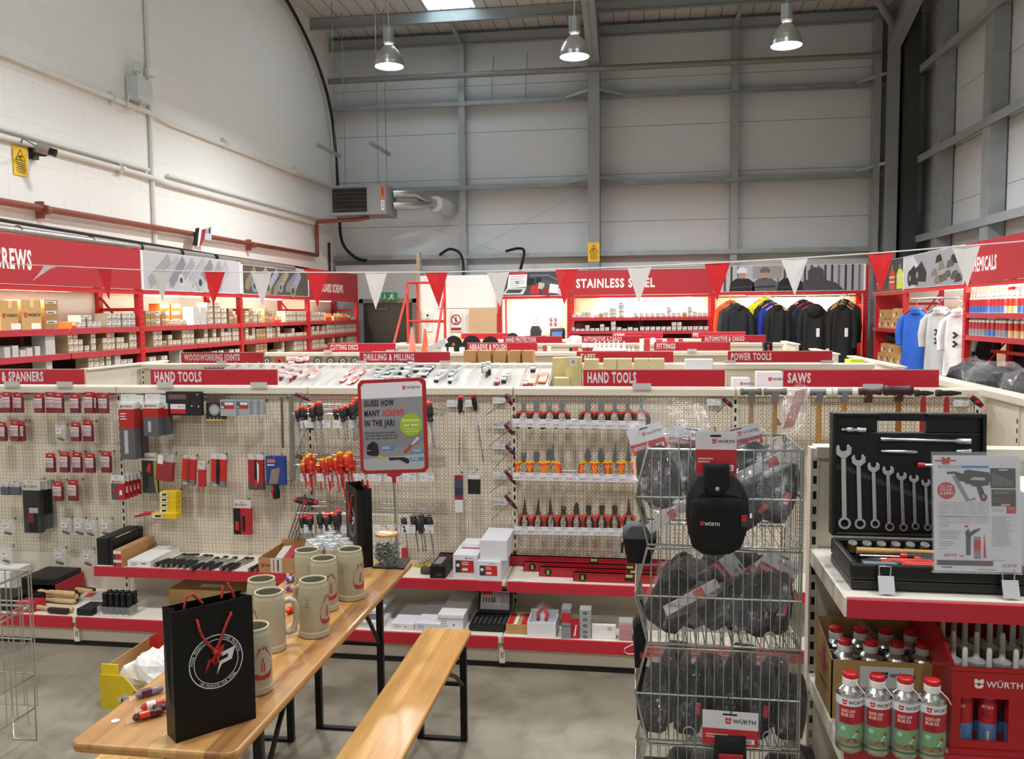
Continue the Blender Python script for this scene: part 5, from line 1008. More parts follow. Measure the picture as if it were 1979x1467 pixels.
pack('disc_pack', 'dark pack with a round clear disc and yellow foot, right of the black wallet', 'pack', 397, 433, 761, 813, [(.35, '#5b4a40'), (.6, '#232427'), (.05, YEL)], .05, .03, None, None, lambda d, w, h: (d.c(w*.45, h*.4, w*.28, mat('#b9bcc2', .3), 1), d.ring(w*.45, h*.4, w*.2, w*.24, GREY, 2, 24), [d.c(w*(.2+.2*i), h*.1, w*.05, GREY, 1, 10) for i in range(4)]))
for i, (a, c) in enumerate(((425, 455), (456, 482), (484, 496), (498, 508))): pack('insert_box', 'clear plastic insert box, %s from the left on the long hook' % ORD[i], 'box', a, c, 773, 804-i, [(1, '#a9acb1')], .13-.02*i, .03, 'clear insert boxes', None, (lambda d, w, h: (d.r(w*.05, h*.45, w*.9, h*.9, mat('#5a6066', .5), 1), d.r(w*.3, h*.45, w*.85, h*.65, PRED, 2), d.r(w*.3, h*.68, w*.85, h*.85, WHITE, 2), d.c(w*.15, h*.55, w*.07, WHITE, 2, 10))) if i < 2 else None)
pack('tool_card', 'large black carded tool with a white head hung low at the far left', 'card', 42, 74, 928, 1030, [(.2, '#d8d2c9'), (.5, '#2b2a2b'), (.3, '#3b3a3c')], .1, .04, None, (.85,), lambda d, w, h: (d.r(w*.3, h*.02, w*.85, h*.5, DARK, 1), d.r(w*.35, h*.38, w*.9, h*.48, mat('#b8a9a9', .5), 2), d.r(w*.3, h*.2, w*.6, h*.38, mat('#7a2430', .5), 2)))
for i in range(3): pack('tool_card', 'black carded tool %s behind the large one at the far left' % ORD[i], 'card', 76+7*i, 83+7*i, 930-i, 1024-2*i, [(.18, '#c9c4bc'), (.52, '#242425'), (.3, '#5a5a5d')], .08-.02*i, .015)
for i, (a, c) in enumerate(((0, 16), (18, 37))): pack('small_pack', 'small grey carded pack at the photo edge, %s' % ('left', 'right with a green corner')[i], 'pack', a, c, 934, 957, [(.3, '#c9cbd0'), (.7, '#5b5e6a')], .08, .02)
pack('tool_card', 'first of five red blade cards with a dark panel, front', 'card', 214, 239, 919, 966, [(.2, '#dedbd8'), (.12, '#dedbd8'), (.68, '#b8232a')], .16, .01, 'red blade cards', (.7,), lambda d, w, h: (d.r(0, 0, w*.48, h*.68, mat('#55575a', .5), 1), d.r(w*.1, h*.15, w*.35, h*.55, mat('#8a3a3a', .5), 2), d.p([(w*.6, h*.2), (w*.85, h*.2), (w*.8, h*.4), (w*.65, h*.4)], WHITE, 2)))
for i in range(4): pack('tool_card', 'red blade card %s behind the front one' % ORD[i], 'card', 240+7*i, 248+7.4*i, 916-i, 964-3*i, [(.3, '#dcdad8'), (.7, '#b8232a')], .13-.03*i, .01, 'red blade cards', None, lambda d, w, h: d.p([(w*.2, h*.25), (w*.8, h*.25), (w*.7, h*.5), (w*.3, h*.5)], WHITE, 1))
pack('wire_brush_card', 'black and green card with a red flame and a wire brush', 'card', 273, 302, 876, 953, [(.18, '#dedad6'), (.82, '#222223')], .1, .02, None, (.86,), lambda d, w, h: (d.r(w*.78, .0, w, h*.82, mat('#9aa02c', .5), 1), d.p([(w*.3, h*.55), (w*.55, h*.5), (w*.6, h*.7), (w*.5, h*.78), (w*.35, h*.65)], PRED, 2), d.p([(w*.3, 0), (w*.9, 0), (w*.75, h*.4), (w*.5, h*.45)], mat('#3b3b3e', .5), 3)))
pack('fixings_pack', 'crumpled clear bag of red sheets between the wire brush and the red knives', 'bag', 304, 334, 878, 930, [(.3, FROST), (.7, '#9a3038')], .1, .04, None, None, lambda d, w, h: d.r(w*.05, h*.62, w*.4, h*.95, WHITE, 1), .12)
for i in range(5): pack('blade_pack', 'yellow barcoded blade box, %s' % ('topmost of four stacked', 'second from the top', 'third from the top', 'fourth from the top', 'lowest and pushed forward')[i], 'box', 308 if i < 4 else 292, 340, 951+10.4*i, 961+10.4*i, [(1, '#e9c41c')], .1+(.03 if i == 4 else 0), .07, 'yellow blade boxes', None, lambda d, w, h: d.r(w*.06, h*.1, w*.5, h*.9, WHITE, 1).r(w*.15, h*.3, w*.4, h*.7, INK, 2))
b = MB(); p, q = U(260, 999, y=5.12), U(303, 990, y=5.16); b.tube([p, p.lerp(q, .5)+V((0, 0, .006)), q], [.006, .012, .008], RED, 8); solo(b, 'scraper', 'long red plastic scraper left of the yellow boxes', 'tool'); hook(q.x, q.z, 5.14)
knife = lambda m: (lambda d, w, h: d.p([(w*.4, h*.1), (w*.62, h*.1), (w*.66, h*.5), (w*.6, h*.85), (w*.42, h*.85), (w*.36, h*.5)], m, 2).r(w*.1, h*.02, w*.45, h*.1, mat('#b9b6b4', .5), 2))
for a, c, tp, bt, bands, lb, dc, tl in ((353, 377, 881, 938, [(.12, '#d2cdca'), (.7, '#c42a22'), (.18, '#77767a')], 'tilted red knife card right of the clear red bag', knife(mat('#8f2a22', .5)), .08), (408, 435, 878, 942, [(.16, '#dcd8d5'), (.66, '#c42a22'), (.18, '#7b7b80')], 'red card with a black knife, second knife card', knife(DARK), .05), (478, 507, 878, 947, [(.16, '#d6d2d0'), (.64, '#a9252a'), (.2, '#5b4a4e')], 'red card with black snips left of the blue card', lambda d, w, h: d.p([(w*.4, h*.2), (w*.6, h*.15), (w*.62, h*.85), (w*.48, h*.85)], DARK, 2).p([(w*.62, h*.15), (w*.72, h*.3), (w*.75, h*.7), (w*.62, h*.8)], WHITE, 3).p([(w*.4, h*.05), (w*.62, h*.05), (w*.6, h*.3), (w*.45, h*.3)], RED, 4), 0), (513, 550, 882, 938, [(1, '#29418c')], 'blue card with a scraper blade, right of the red cards', lambda d, w, h: d.r(w*.08, h*.78, w*.5, h*.9, mat('#c97a6a', .5), 1).r(w*.08, h*.68, w*.45, h*.72, WHITE, 1).p([(w*.15, h*.05), (w*.6, h*.05), (w*.75, h*.62), (w*.3, h*.55)], mat('#8f7f78', .5), 2), 0), (450, 483, 967, 1033, [(.24, '#dedad8'), (.76, '#b8232a')], 'black and red saw set box hung below the knives', lambda d, w, h: d.r(0, 0, w*.42, h*.76, DARK, 1).r(w*.1, h*.12, w*.3, h*.38, PRED, 2).r(w*.52, h*.1, w*.68, h*.55, DARK, 2).logo(w*.1, h*.83, w*.15, PRED, INK, 2), 0), (878, 893, 915, 990, [(.06, FROST), (.08, '#a8262e'), (.22, '#4a4d66'), (.2, '#3a3c50'), (.12, '#8a3038'), (.32, '#e4e2e0')], 'slim clear tube of red and navy files with a white label', None, 0), (904, 927, 910, 955, [(.24, FROST), (.12, '#dedad8'), (.64, '#222226')], 'black card of small picks right of the slim file tube', None, 0)):
    pack('tool_card', lb, 'card', a, c, tp, bt, bands, .08, .03, None, None, dc, tl)
p = U(533, 945, y=5.13); b = MB(); b.tube([p+V((-.0, 0, .03)), p+V((.0, 0, -.02)), p+V((.005, 0, -.06))], [.016, .026, .022], DARK, 10); q = thing('carpet_scraper', 'black and red scraper handle hung under the blue card', 'tool', p); part(b, 'grip', q); b = MB(); b.sph(p+V((-.012, -.02, -.01)), .018, RED, (.5, .5, 1.6), 10); part(b, 'inlay', q)
pack('knife', 'small red folding knife hung between the two knife cards', 'knife', 383, 396, 893, 941, [(.3, '#d8d0cc'), (.7, '#c02830')], .08, .02, None, None, None, .05)
for a, c, tp, bt, lb, col in ((541.5, 546, 768, 866, 'narrow steel saw blade strip', '#7a6a60'), (558, 567, 765, 928, 'long broad steel saw blade strip beside the T handles', '#8d8982')):
    x0, x1 = U(a, tp, y=5.15).x, U(c, tp, y=5.15).x; z1, z0 = U(a, tp, y=5.15).z, U(a+2, bt, y=5.15).z; b = MB(); b.box(x0, 5.15, z0, x1, 5.153, z1, mat(col, .4, .6, noise=.1)); q = thing('saw_blade', lb, 'blade', (x0, 5.15, z0)); part(b, 'blade', q)
    b = MB()
    for k in range(60): z = z0+.01+(z1-z0-.03)*k/60; b.add([(x1, 5.151, z), (x1+.003, 5.151, z+.003), (x1, 5.151, z+.006)], [(0, 1, 2)], mat(col, .4, .6, noise=.1))
    part(b, 'teeth', q); hook((x0+x1)/2, z1-.008, 5.13)
b = MB(); p = U(588, 761, y=5.245); b.box(p.x, 5.243, p.z, p.x+.042, 5.247, p.z+.025, YEL); D(b, (p.x, 5.243, p.z), X_, Z_).t('20', .005, .004, .017, INK, 1, w=.03, bold=.03); solo(b, 'bay_number', 'yellow bay number 20 stuck at the top of the slotted upright', 'label')
# T handle keys
def tkey(label, h0, h1, tip, r=.011, shafts=1, off=.1, grp='T handle keys'):
    y = 5.25-off; a, c, e = U(*h0, y=y), U(*h1, y=y), U(*tip, y=y+.05); t = thing('hex_key', label, 'tool', ((a+c)/2), grp); b = MB(); k = (c-a)
    b.tube([a, a+k*.15, a+k*.5, a+k*.85, c], [r*.75, r*.95, r*1.15, r*.95, r*.75], mat('#232327', .5), 10); part(b, 'grip', t)
    [part(MB().tube(s_, r*.88, RED, 8), 'red_end', t) for s_ in ([a-k*.02, a+k*.1], [c-k*.1, c+k*.02])]; part(MB().cbox(a+k*.5+V((0, -r*1.1, 0)), r*1.4, .003, r*1.2, RED), 'red_badge', t)
    for i in range(shafts): b = MB(); o = k*(.5+(i-(shafts-1)/2)*.16); b.tube([a+o, e+o*.9-k*.45], .0028 if shafts == 1 else .005, STEEL, 6); part(b, 'shaft', t)
    hook(a.x+.01, a.z, y); return t
tkey('red and black T handle key at the top left of the screwdriver bay', (571, 761), (600, 774), (560, 838))
tkey('second T handle key, below the top left one', (578, 821), (608, 829), (563, 905))
tkey('small T handle key end, third down beside the saw blade', (572, 881), (586, 886), (560, 940))
tkey('large T handle with four thick keys at the lower left', (571, 966), (612, 972), (566, 1042), .021, 4, .13)
for i, (a, c, e) in enumerate([((976, 763), (990, 783), (938, 803)), ((975, 820), (992, 840), (945, 863)), ((977, 861), (996, 879), (953, 908)), ((976, 910), (997, 936), (945, 953)), ((976, 958), (999, 984), (950, 1005))]): tkey('T handle key left of the pliers, %s from the top' % ORD[i], a, c, e, .011)
tkey('T handle key at the right end of the hammers', (1876, 766), (1898, 785), (1852, 796), .016)
tkey('T handle key above the bagged goods, left of the hammers', (1396, 769), (1415, 786), (1385, 798), .011)
tkey('T handle key lower down behind the bagged goods', (1498, 808), (1508, 822), (1470, 840), .011)
def ticket(b, x0, z0, w, h, y, price=None, k=0):
    b.box(x0, y, z0, x0+w, y+.0012, z0+h, PWHITE); d = D(b, (x0, y, z0), X_, Z_, .0006); d.t('WÜRTH', w*.94, h*.78, h*.12, INK, 1, al='r', bold=.03)
    d.lines(w*.5, h*.5, w*.92, 3, h*.14, INKL, 1, h*.03)
    if price: d.t(price, w*.05, h*.18, h*.26, mat('#b5485a', .6), 1, w=w*.42, bold=.03)
    else: d.lines(w*.06, h*.6, w*.4, 3, h*.16, INKL, 1, h*.03)
def tick(label, p0, p1, t, bt, off, price=None, grp=None):
    y = 5.25-off; x0, x1 = U(p0, bt, y=y).x, U(p1, bt, y=y).x; z0, z1 = U(p0, bt, y=y).z, U(p0, t, y=y).z; b = MB(); ticket(b, x0, z0, x1-x0, z1-z0, y, price); return solo(b, 'price_ticket', label, 'ticket', grp)
for i, (x, y) in enumerate(((952, 766), (952, 814), (952, 854), (953, 912), (953, 962))): tick('white ticket beside the T handle keys, %s from the top' % ORD[i], x, x+25, y, y+14, .02, None, 'tickets beside T handles')
for i, x in enumerate((864, 899)): tick('white ticket behind the long screwdrivers, %s' % ('left', 'right')[i], x, x+24, 773, 786, .02)
tick('white ticket left of the T handle key above the bagged goods', 1366, 1393, 771, 784, .02); tick('white ticket at the right end of the hammers', 1842, 1872, 771, 785, .02)
# screwdrivers
def driver(name, grip, cap, shaft, sl=.11, bolster=None):
    t = thing(name, 'proto', 'screwdriver'); b = MB(); b.rev([(.007, -.075), (.010, -.072), (.0085, -.06), (.0125, -.045), (.0135, -.02), (.012, -.008)], [mat(bolster or grip, .5), mat(grip, .5), mat(grip, .5), mat(grip, .5), mat(grip, .5)], n=12); part(b, 'handle', t)
    b = MB(); b.sph((0, 0, -.004), .0138, mat(cap, .4), (1, 1, .95), 12); part(b, 'cap', t); b = MB(); b.cyl((0, 0, -.075), (0, 0, -.075-sl), .003, mat(shaft, .4, .6 if shaft[1] != 'b' else 0), n=6); part(b, 'shaft', t); return Rep(t)
RD1 = driver('screwdriver', '#1f1f22', '#e8402f', '#8a8a8a'); RD2 = driver('insulated_screwdriver', '#c22a1c', '#f7ad2c', '#b0201c', .09); RD3 = driver('screwdriver', '#232326', '#3a3a3c', '#8a8a8a', .1, '#b02020')
def rackup(R, lst, lab, grp, sc=1.12):
    for i, q in enumerate(lst):
        x, y = q[0], q[1]; s = (q[2] if len(q) > 2 else 1)*sc; p = U(x, y+2, y=5.10+.012*(i % 3)); R.place(p, lab % ORD[i], grp, (-.25, -.2, 0), (s*1.32, s*1.32, s))
rackup(RD1, [(574, 791, .85), (583, 785), (588, 788), (603, 785, 1.05), (615, 777, 1.3), (648, 789, .9), (660, 787), (665, 784), (677, 786), (680, 779, 1.1), (684, 774, 1.1), (688, 769, 1.2), (827, 777, 1.35)], 'red tipped black screwdriver in the top rack, %s from the left', 'screwdrivers in the top rack')
rackup(RD2, [(586, 895, .85), (587, 889, .85), (590, 884, .9), (594, 880, .95), (598, 876), (604, 881), (599, 890), (598, 895), (615, 894, .9), (623, 886), (631, 890), (633, 885), (637, 882), (648, 886, 1.1), (654, 878, 1.1), (657, 873, 1.1), (659, 894, 1.15), (664, 886, 1.15), (669, 879, 1.15), (674, 873, 1.15), (679, 884, 1.2)], 'orange capped insulated screwdriver in the middle rack, %s from the left', 'insulated screwdrivers in the middle rack')
rackup(RD1, [(582, 997, .8), (591, 995, .85), (600, 994, .9), (598, 999, .9), (630, 996, 1.05), (634, 990, 1.05), (648, 991, 1.2), (652, 985, 1.2)], 'red tipped black screwdriver in the lowest rack, %s from the left', 'screwdrivers in the lowest rack')
rackup(RD3, [(617, 993), (780, 1001, .95), (799, 996, 1.1), (810, 1003, 1), (814, 995, 1.1), (828, 996, 1.2)], 'grey topped screwdriver in the lowest rack, %s from the left', 'grey topped screwdrivers in the lowest rack')
for i, (px, y, e) in enumerate(((890, 768, (887, 899)), (915, 764, (935, 897)))):
    p, q = U(px, y, y=5.12), U(*e, y=5.2); t = thing('long_screwdriver', 'long bladed screwdriver with a red top, %s of two right of the poster' % ('left', 'right')[i], 'screwdriver', p); dv = (q-p).normalized(); b = MB()
    b.tube([p, p+dv*.02, p+dv*.05, p+dv*.085, p+dv*.095], [.012, .0155, .017, .013, .010], mat('#202024', .5), 12); part(b, 'handle', t); b = MB(); b.tube([p-dv*.006, p+dv*.01], .0145, REDL, 12); part(b, 'cap', t); b = MB(); b.tube([p+dv*.09, q], .003, STEEL, 6); part(b, 'shaft', t)
    b = MB(); c = p+dv*.13; b.cbox(c+V((.01, -.01, -.02)), .03, .004, .07, FROST); part(b, 'plastic_tag', t); hook(p.x-.01, (p+dv*.1).z, 5.1)
# wire racks that hold the screwdrivers: part of the bay
for z in (U(700, 783, y=5.2).z, U(700, 882, y=5.2).z, U(700, 974, y=5.2).z):
    b = MB(); x0, x1 = U(612, 780, y=5.2).x-.12, U(858, 780, y=5.2).x
    for dz, dy in ((0, .0), (-.03, 0), (-.045, -.1), (-.045, -.13)): b.tube([(x0, 5.235+dy, z+dz), (x1, 5.235+dy, z+dz)], .0025, CHROME, 4)
    n = 44
    for k in range(n+1): x = x0+(x1-x0)*k/n; b.tube([(x, 5.24, z+.012), (x, 5.235, z-.03), (x, 5.2, z-.04), (x, 5.1, z-.05)], .0016, CHROME, 4)
    part(b, 'wire_tool_rack', G1[2])
for rw, y0, y1, xs in (('top', 812, 827, (580, 612, 643, 676, 826)), ('middle', 915, 930, (581, 613, 645, 678, 711, 744, 778, 812)), ('lowest', 1014, 1030, (581, 614, 648, 721, 746, 777, 812))):
    for i, x in enumerate(xs): tick('white ticket clipped to the %s screwdriver rack, %s from the left' % (rw, ORD[i]), x, x+26 if x != 826 else 838, y0, y1, .165, '£5.69' if (rw, i) == ('top', 1) else None, 'tickets on the screwdriver racks')
# pliers
HEADS = {'combi': [(-.012, 0), (.012, 0), (.013, .02), (.008, .045), (.003, .055), (-.003, .055), (-.008, .045), (-.013, .02)], 'cut': [(-.010, 0), (.010, 0), (.013, .018), (.012, .035), (.004, .04), (-.004, .04), (-.012, .035), (-.013, .018)], 'needle': [(-.008, 0), (.008, 0), (.007, .02), (.003, .06), (.0015, .078), (-.0015, .078), (-.003, .06), (-.007, .02)], 'crimp': [(-.008, 0), (.008, 0), (.012, .03), (.01, .034), (.014, .045), (.008, .05), (0, .02), (-.008, .05), (-.014, .045), (-.01, .034), (-.012, .03)], 'flat': [(-.010, 0), (.010, 0), (.011, .03), (.008, .036), (.0025, .036), (.002, .02), (-.002, .02), (-.0025, .036), (-.008, .036), (-.011, .03)]}
PR_ = {}
def pliers(head, g1, g2, fl, metal, slim):
    k = (head, g1)
    if k in PR_: return PR_[k]
    t = thing('pliers', 'proto', 'pliers'); b = MB(); mm = mat(metal, .35, .8); b.prism(HEADS[head], (0, -.004, .0), X_, Z_, V((0, .009, 0)), mm); b.cyl((0, -.008, -.004), (0, .008, -.004), .011, mm, n=14); part(b, 'jaws', t)
    for s in (-1, 1):
        b = MB(); e = .026 if not slim else .02; b.tube([(s*.006, 0, -.008), (s*e*.85, 0, -.022), (s*e*1.1, 0, -.05), (s*e*1.02, 0, -.075), (s*e*.9, 0, -.098)], [.006, .0095, .0095, .0085, .006], mat(g1, .5), 8); q = part(b, 'handle', t)
        b = MB(); b.tube([(s*(e*.85-.004), -.005, -.028), (s*(e*1.1-.004), -.006, -.055), (s*(e*.98-.004), -.005, -.09)], .0065, mat(g2, .5), 6); part(b, 'grip_inlay', q)
        if fl: b = MB(); b.prism([(0, -.012), (s*.03, -.02), (s*.033, -.014), (s*.02, -.004), (s*.004, 0)], (0, -.008, -.003), X_, Z_, V((0, .016, 0)), mat(fl, .5)); part(b, 'guard', t)
    PR_[k] = Rep(t); return PR_[k]
def prow(rowname, y0, xs, g, grp, lab, sc, slim=False):
    for i, (px, hd) in enumerate(xs):
        p = U(px, y0, y=5.14); pliers(hd, *g, slim).place(p, '%s, %s from the left' % (lab, ORD[i]), grp, (-.1, .04*math.sin(i*2.3), 0), (sc*1.28, sc*1.3, sc))
prow('top', 792, [(1012, 'crimp'), (1037, 'combi'), (1062, 'flat'), (1086, 'cut'), (1136, 'combi'), (1162, 'combi'), (1188, 'needle'), (1213, 'needle'), (1239, 'needle')], ('#5a2226', '#2a1a1c', '#e03a2a', '#8f9296'), 'red guarded pliers', 'red and black pliers in the top row', 1.15)
prow('mid', 888, [(1012, 'flat'), (1037, 'cut'), (1062, 'combi'), (1068, 'needle'), (1136, 'combi'), (1162, 'combi'), (1188, 'needle'), (1214, 'needle'), (1240, 'needle')], ('#d5431f', '#e88a1e', '#f2b01f', '#77797b'), 'insulated pliers', 'orange and yellow insulated pliers in the middle row', 1.2)
prow('low', 990, [(1014, 'needle'), (1040, 'needle'), (1064, 'needle'), (1089, 'flat'), (1114, 'combi'), (1138, 'cut'), (1163, 'cut'), (1188, 'cut'), (1215, 'needle')], ('#c23a2a', '#232325', None, '#55524c'), 'slim pliers', 'small red handled pliers in the lowest row', 1.05, True)
for nm, z, ys in (('top', 800, (809, 825)), ('middle', 898, (913, 928)), ('lowest', 1000, (1017, 1032))):
    b = MB(); zz = U(1100, z, y=5.2).z; x0, x1 = U(990, z, y=5.14).x, U(1252, z, y=5.14).x; b.tube([(x0, 5.16, zz-.03), (x1, 5.16, zz-.03)], .003, CHROME, 5)
    for px in range(1000, 1252, 25):
        x = U(px, z, y=5.2).x; b.tube([(x, 5.25, zz), (x, 5.12, zz)], .0025, CHROME, 4); b.tube([(x-.03, 5.13, zz-.03), (x-.012, 5.2, zz+.03)], .002, ZINC, 4)
    part(b, 'wire_tool_rack', G1[3])
    for i in range(10): tick('white price ticket under the %s pliers, %s from the left' % (nm, ORD[i]), 991+25.6*i+(3 if nm == 'lowest' else 0), 991+25.6*i+25+(3 if nm == 'lowest' else 0), ys[0]+i*.5, ys[1]+i*.5, .17, {'top': ('£12.89', '£14.99', '£17.99', '£18.99', '£18.99', '£15.99', '£16.99', '£18.99', '£19.99', '£16.99'), 'middle': ('£19.99', '£17.99', '£18.99', '£19.99', '£15.99', '£16.99', '£18.99', '£19.99', '£25.99', '£16.99'), 'lowest': ('£8.99', '£8.99', '£9.99', '£10.99', '£9.99', '£10.99', '£11.99', '£10.99', '£10.99', '£9.99')}[nm][i], 'price tickets under the pliers')
# hammers
def hammer(label, p0, p1, yc, hx, kind, hc, hand, hb=900, film=False):
    y = 5.08; a, c = U(p0, yc, y=y), U(p1, yc, y=y); h = U(hx, yc, y=y); e = U(hx-2, hb, y=y+.08); t = thing('hammer', label, 'hammer', (h.x, y, e.z)); k = c-a; m = mat(hc, .45, .4 if kind == 'soft' else 0); b = MB()
    if kind == 'soft': b.tube([a+k*.18, a+k*.82], .020, m, 14); b.box(h.x-.018, y-.02, h.z-.055, h.x+.018, y+.02, h.z, m)
    elif kind == 'claw': b.tube([a, a+k*.18, a+k*.3, a+k*.6, c], [.019, .02, .014, .016, .006], m, 10)
    else: b.tube([a, a+k*.1, a+k*.2, a+k*.8, a+k*.9, c], [.024, .03, .026, .026, .03, .024] if p1-p0 > 50 else [.02, .022, .017, .017, .022, .02], m, 14); b.box(h.x-.02, y-.018, h.z-.06, h.x+.02, y+.018, h.z, m)
    part(b, 'head', t)
    if kind == 'soft':
        for s in (0, .8): b = MB(); b.tube([a+k*s, a+k*(s+.2)], .026, mat('#ece9e4', .4), 14); part(b, 'nylon_face', t)
    b = MB(); b.tube([h+V((0, 0, -.02)), h.lerp(e, .45), e], [.013, .016, .014] if kind != 'claw' else [.012, .019, .016], mat(hand, .55, noise=.08, ns=30), 10); part(b, 'handle', t)
    if film: b = MB(); blob(b, (h.x, y, (h.z*.6+e.z*.4)), .05, .04, .16, FILM, int(p0), .25, 14, False); part(b, 'wrapping_film', t)
    hook(h.x-.025, h.z-.03, y-.04); hook(h.x+.025, h.z-.03, y-.04); return t
hammer('soft faced mallet wrapped in film, left of the other hammers', 1431, 1472, 757, 1452, 'dead', '#6b6664', '#b48a52', 900, True)
hammer('film wrapped mallet beside the raised plastic bag', 1476, 1520, 757, 1498, 'dead', '#77706e', '#b48a52', 900, True)
hammer('grey mallet with white nylon faces, left of two', 1553, 1606, 758, 1583, 'soft', '#74777a', '#c29355')
hammer('grey mallet with white nylon faces, right of two', 1608, 1655, 757, 1632, 'soft', '#7c7f82', '#c29355')
hammer('small dark red mallet with a pale handle', 1660, 1703, 757, 1678, 'dead', '#431a22', '#c9b9a4')
hammer('large dark red sledge mallet with a brown handle', 1707, 1764, 755, 1737, 'dead', '#35161c', '#9a6428')
hammer('black headed hammer with a red grip, left of two', 1768, 1804, 760, 1785, 'claw', '#202022', '#b3252c')
hammer('black claw hammer with a red grip, rightmost hammer', 1809, 1858, 760, 1830, 'claw', '#1e1e20', '#b3252c')
# ---------------------------------------------------------------- goods lying on the shelf and on the bases
def sbox(name, label, cat, p0, p1, t, bt, zs, dp, m, yf=None, deco=None, group=None, bevel=0, top=None):
    yf = yf if yf else U((p0+p1)/2, bt, z=zs).y; x0, x1 = U(p0, bt, y=yf).x, U(p1, bt, y=yf).x; z1 = U((p0+p1)/2, t, y=yf).z; b = MB(); b.box(x0, yf, zs, x1, min(yf+dp, 5.24), z1, m)
    if deco: deco(D(b, (x0, yf, zs), X_, Z_, .0008), x1-x0, z1-zs)
    if top: top(D(b, (x0, yf, z1), X_, Y_, .0008), x1-x0, dp)
    return solo(b, name, label, cat, group, bevel)
ZM, ZB_ = .4515, .1815
BLK = mat('#0b0b0d', .5)
sbox('tool_case', 'tall black case standing at the left end of the shelf', 'case', 188, 211, 1041, 1089, ZM, .34, BLK, 4.9, None, None, .004); sbox('tool_case', 'second tall black case with grey straps beside it', 'case', 212, 218.5, 1043, 1089, ZM, .34, BLK, 4.9, None, None, .004, lambda d, w, h: d.r(w*.2, .05, w*.4, .3, GREY, 1).r(w*.7, .05, w*.95, .2, WHITE, 1))
lbl = lambda d, w, h: d.r(w*.05, h*.62, w*.9, h*.95, WHITE, 1).r(w*.3, h*.05, w*.9, h*.6, PRED, 1).r(w*.05, h*.05, w*.28, h*.6, DGREY, 1)
z2 = U(226, 1082, y=4.87).z
sbox('carton', 'lower long brown carton on the shelf with a red end label', 'box', 219.5, 237, 1082, 1099, ZM, .36, BX, 4.87, lbl); sbox('carton', 'upper long brown carton on the shelf with a red end label', 'box', 219, 236, 1064, 1081, z2+.001, .36, BX, 4.87, lbl)
sbox('carton', 'long flat white carton between brown cartons and chisels', 'box', 247, 291, 1084, 1099, ZM, .35, WHITE, 4.88, lambda d, w, h: d.lines(w*.15, h*.6, w*.5, 3, h*.18, INKL, 1).r(w*.6, h*.5, w*.8, h*.65, INK, 1))
t = thing('chisel', 'proto', 'chisel'); b = MB(); b.tube([(0, 0, 0), (0, .012, 0), (0, .05, 0), (0, .09, 0), (0, .12, 0), (0, .13, 0)], [.0125, .0145, .0135, .0145, .011, .008], mat('#232022', .55), 12); part(b, 'handle', t); b = MB(); b.cyl((0, -.002, 0), (0, .004, 0), .0115, mat('#8f8a80', .35, .7), n=14); part(b, 'striking_cap', t)
b = MB(); b.prism([(-.004, .13), (.004, .13), (.009, .17), (.011, .26), (-.011, .26), (-.009, .17)], (0, 0, -.003), X_, Y_, V((0, 0, .005)), STEEL); part(b, 'blade', t); b = MB(); b.box(-.013, .24, -.005, .013, .262, .005, BLK); part(b, 'tip_guard', t); R = Rep(t)
for i, (px, py) in enumerate([(299.5, 1092), (311.6, 1093), (321, 1093), (331, 1093), (343, 1094), (355, 1095), (369, 1100), (389, 1098), (402, 1099), (427, 1100), (439, 1101), (482, 1102), (494, 1102)]):
    p = U(px, py, z=ZM+.0145); R.place(p, 'black handled chisel lying on the shelf, %s from the left' % ORD[i], 'chisels on the shelf', (0, 0, -.18+.03*((i*5) % 4-1.5)))
def opencarton(label, p0, p1, t, bt, zs, dp, m, yf, deco, fill=True):
    x0, x1 = U(p0, bt, y=yf).x, U(p1, bt, y=yf).x; z1 = U((p0+p1)/2, t, y=yf).z; q = thing('open_carton', label, 'box', ((x0+x1)/2, yf, zs)); y1 = min(yf+dp, 5.24); b = MB(); w = .006
    b.box(x0, yf, zs, x1, yf+w, z1, m); b.box(x0, y1-w, zs, x1, y1, z1+.02, m); b.box(x0, yf+w, zs, x0+w, y1-w, z1, m); b.box(x1-w, yf+w, zs, x1, y1-w, z1, m); b.box(x0+w, yf+w, zs, x1-w, y1-w, zs+w, m)
    deco(D(b, (x0, yf, zs), X_, Z_, .0008), x1-x0, z1-zs); part(b, 'carton', q); return q, x0, x1, y1, z1
oc, x0, x1, y1, z1 = opencarton('open brown carton with a taped front at the end of the chisels', 500, 566, 1079, 1107, ZM, .36, BX, 4.87, lambda d, w, h: (d.logo(w*.08, h*.35, h*.28, PRED, INK, 1), d.r(w*.36, .001, w*.7, h-.001, mat('#d8cfc6', .35), 3), d.r(w*.44, .01, w*.47, h*.9, PRED, 4), d.r(w*.56, .01, w*.6, h*.9, INK, 4)))
for i in range(2): b = MB(); b.obb((x0+.07+i*.05, 4.93, ZM+.03), (.045, .03, 0), (-.02, .2, .03), (0, 0, .03), mat('#b8434c' if i else '#d9d6d4', .5)); solo(b, 'sachet', '%s sachet lying in the open brown carton' % ('red', 'white')[1-i], 'sachet')
sbox('tape_pack', 'dark cable bundle in front of the black box, beside the jar', 'cable', 812, 838, 1098, 1115, ZM, .05, mat('#4a4038', .6, bump=.6, bs=80), 4.94, None, None, .01)
sbox('product_box', 'black box with a grey printed lid beside the white cartons', 'box', 831, 861, 1095, 1118, ZM, .26, BLK, 4.88, lambda d, w, h: d.r(w*.4, h*.2, w*.75, h*.45, DGREY, 1), None, 0, lambda d, w, h: d.r(.01, .05, w*.6, .2, GREY, 1))
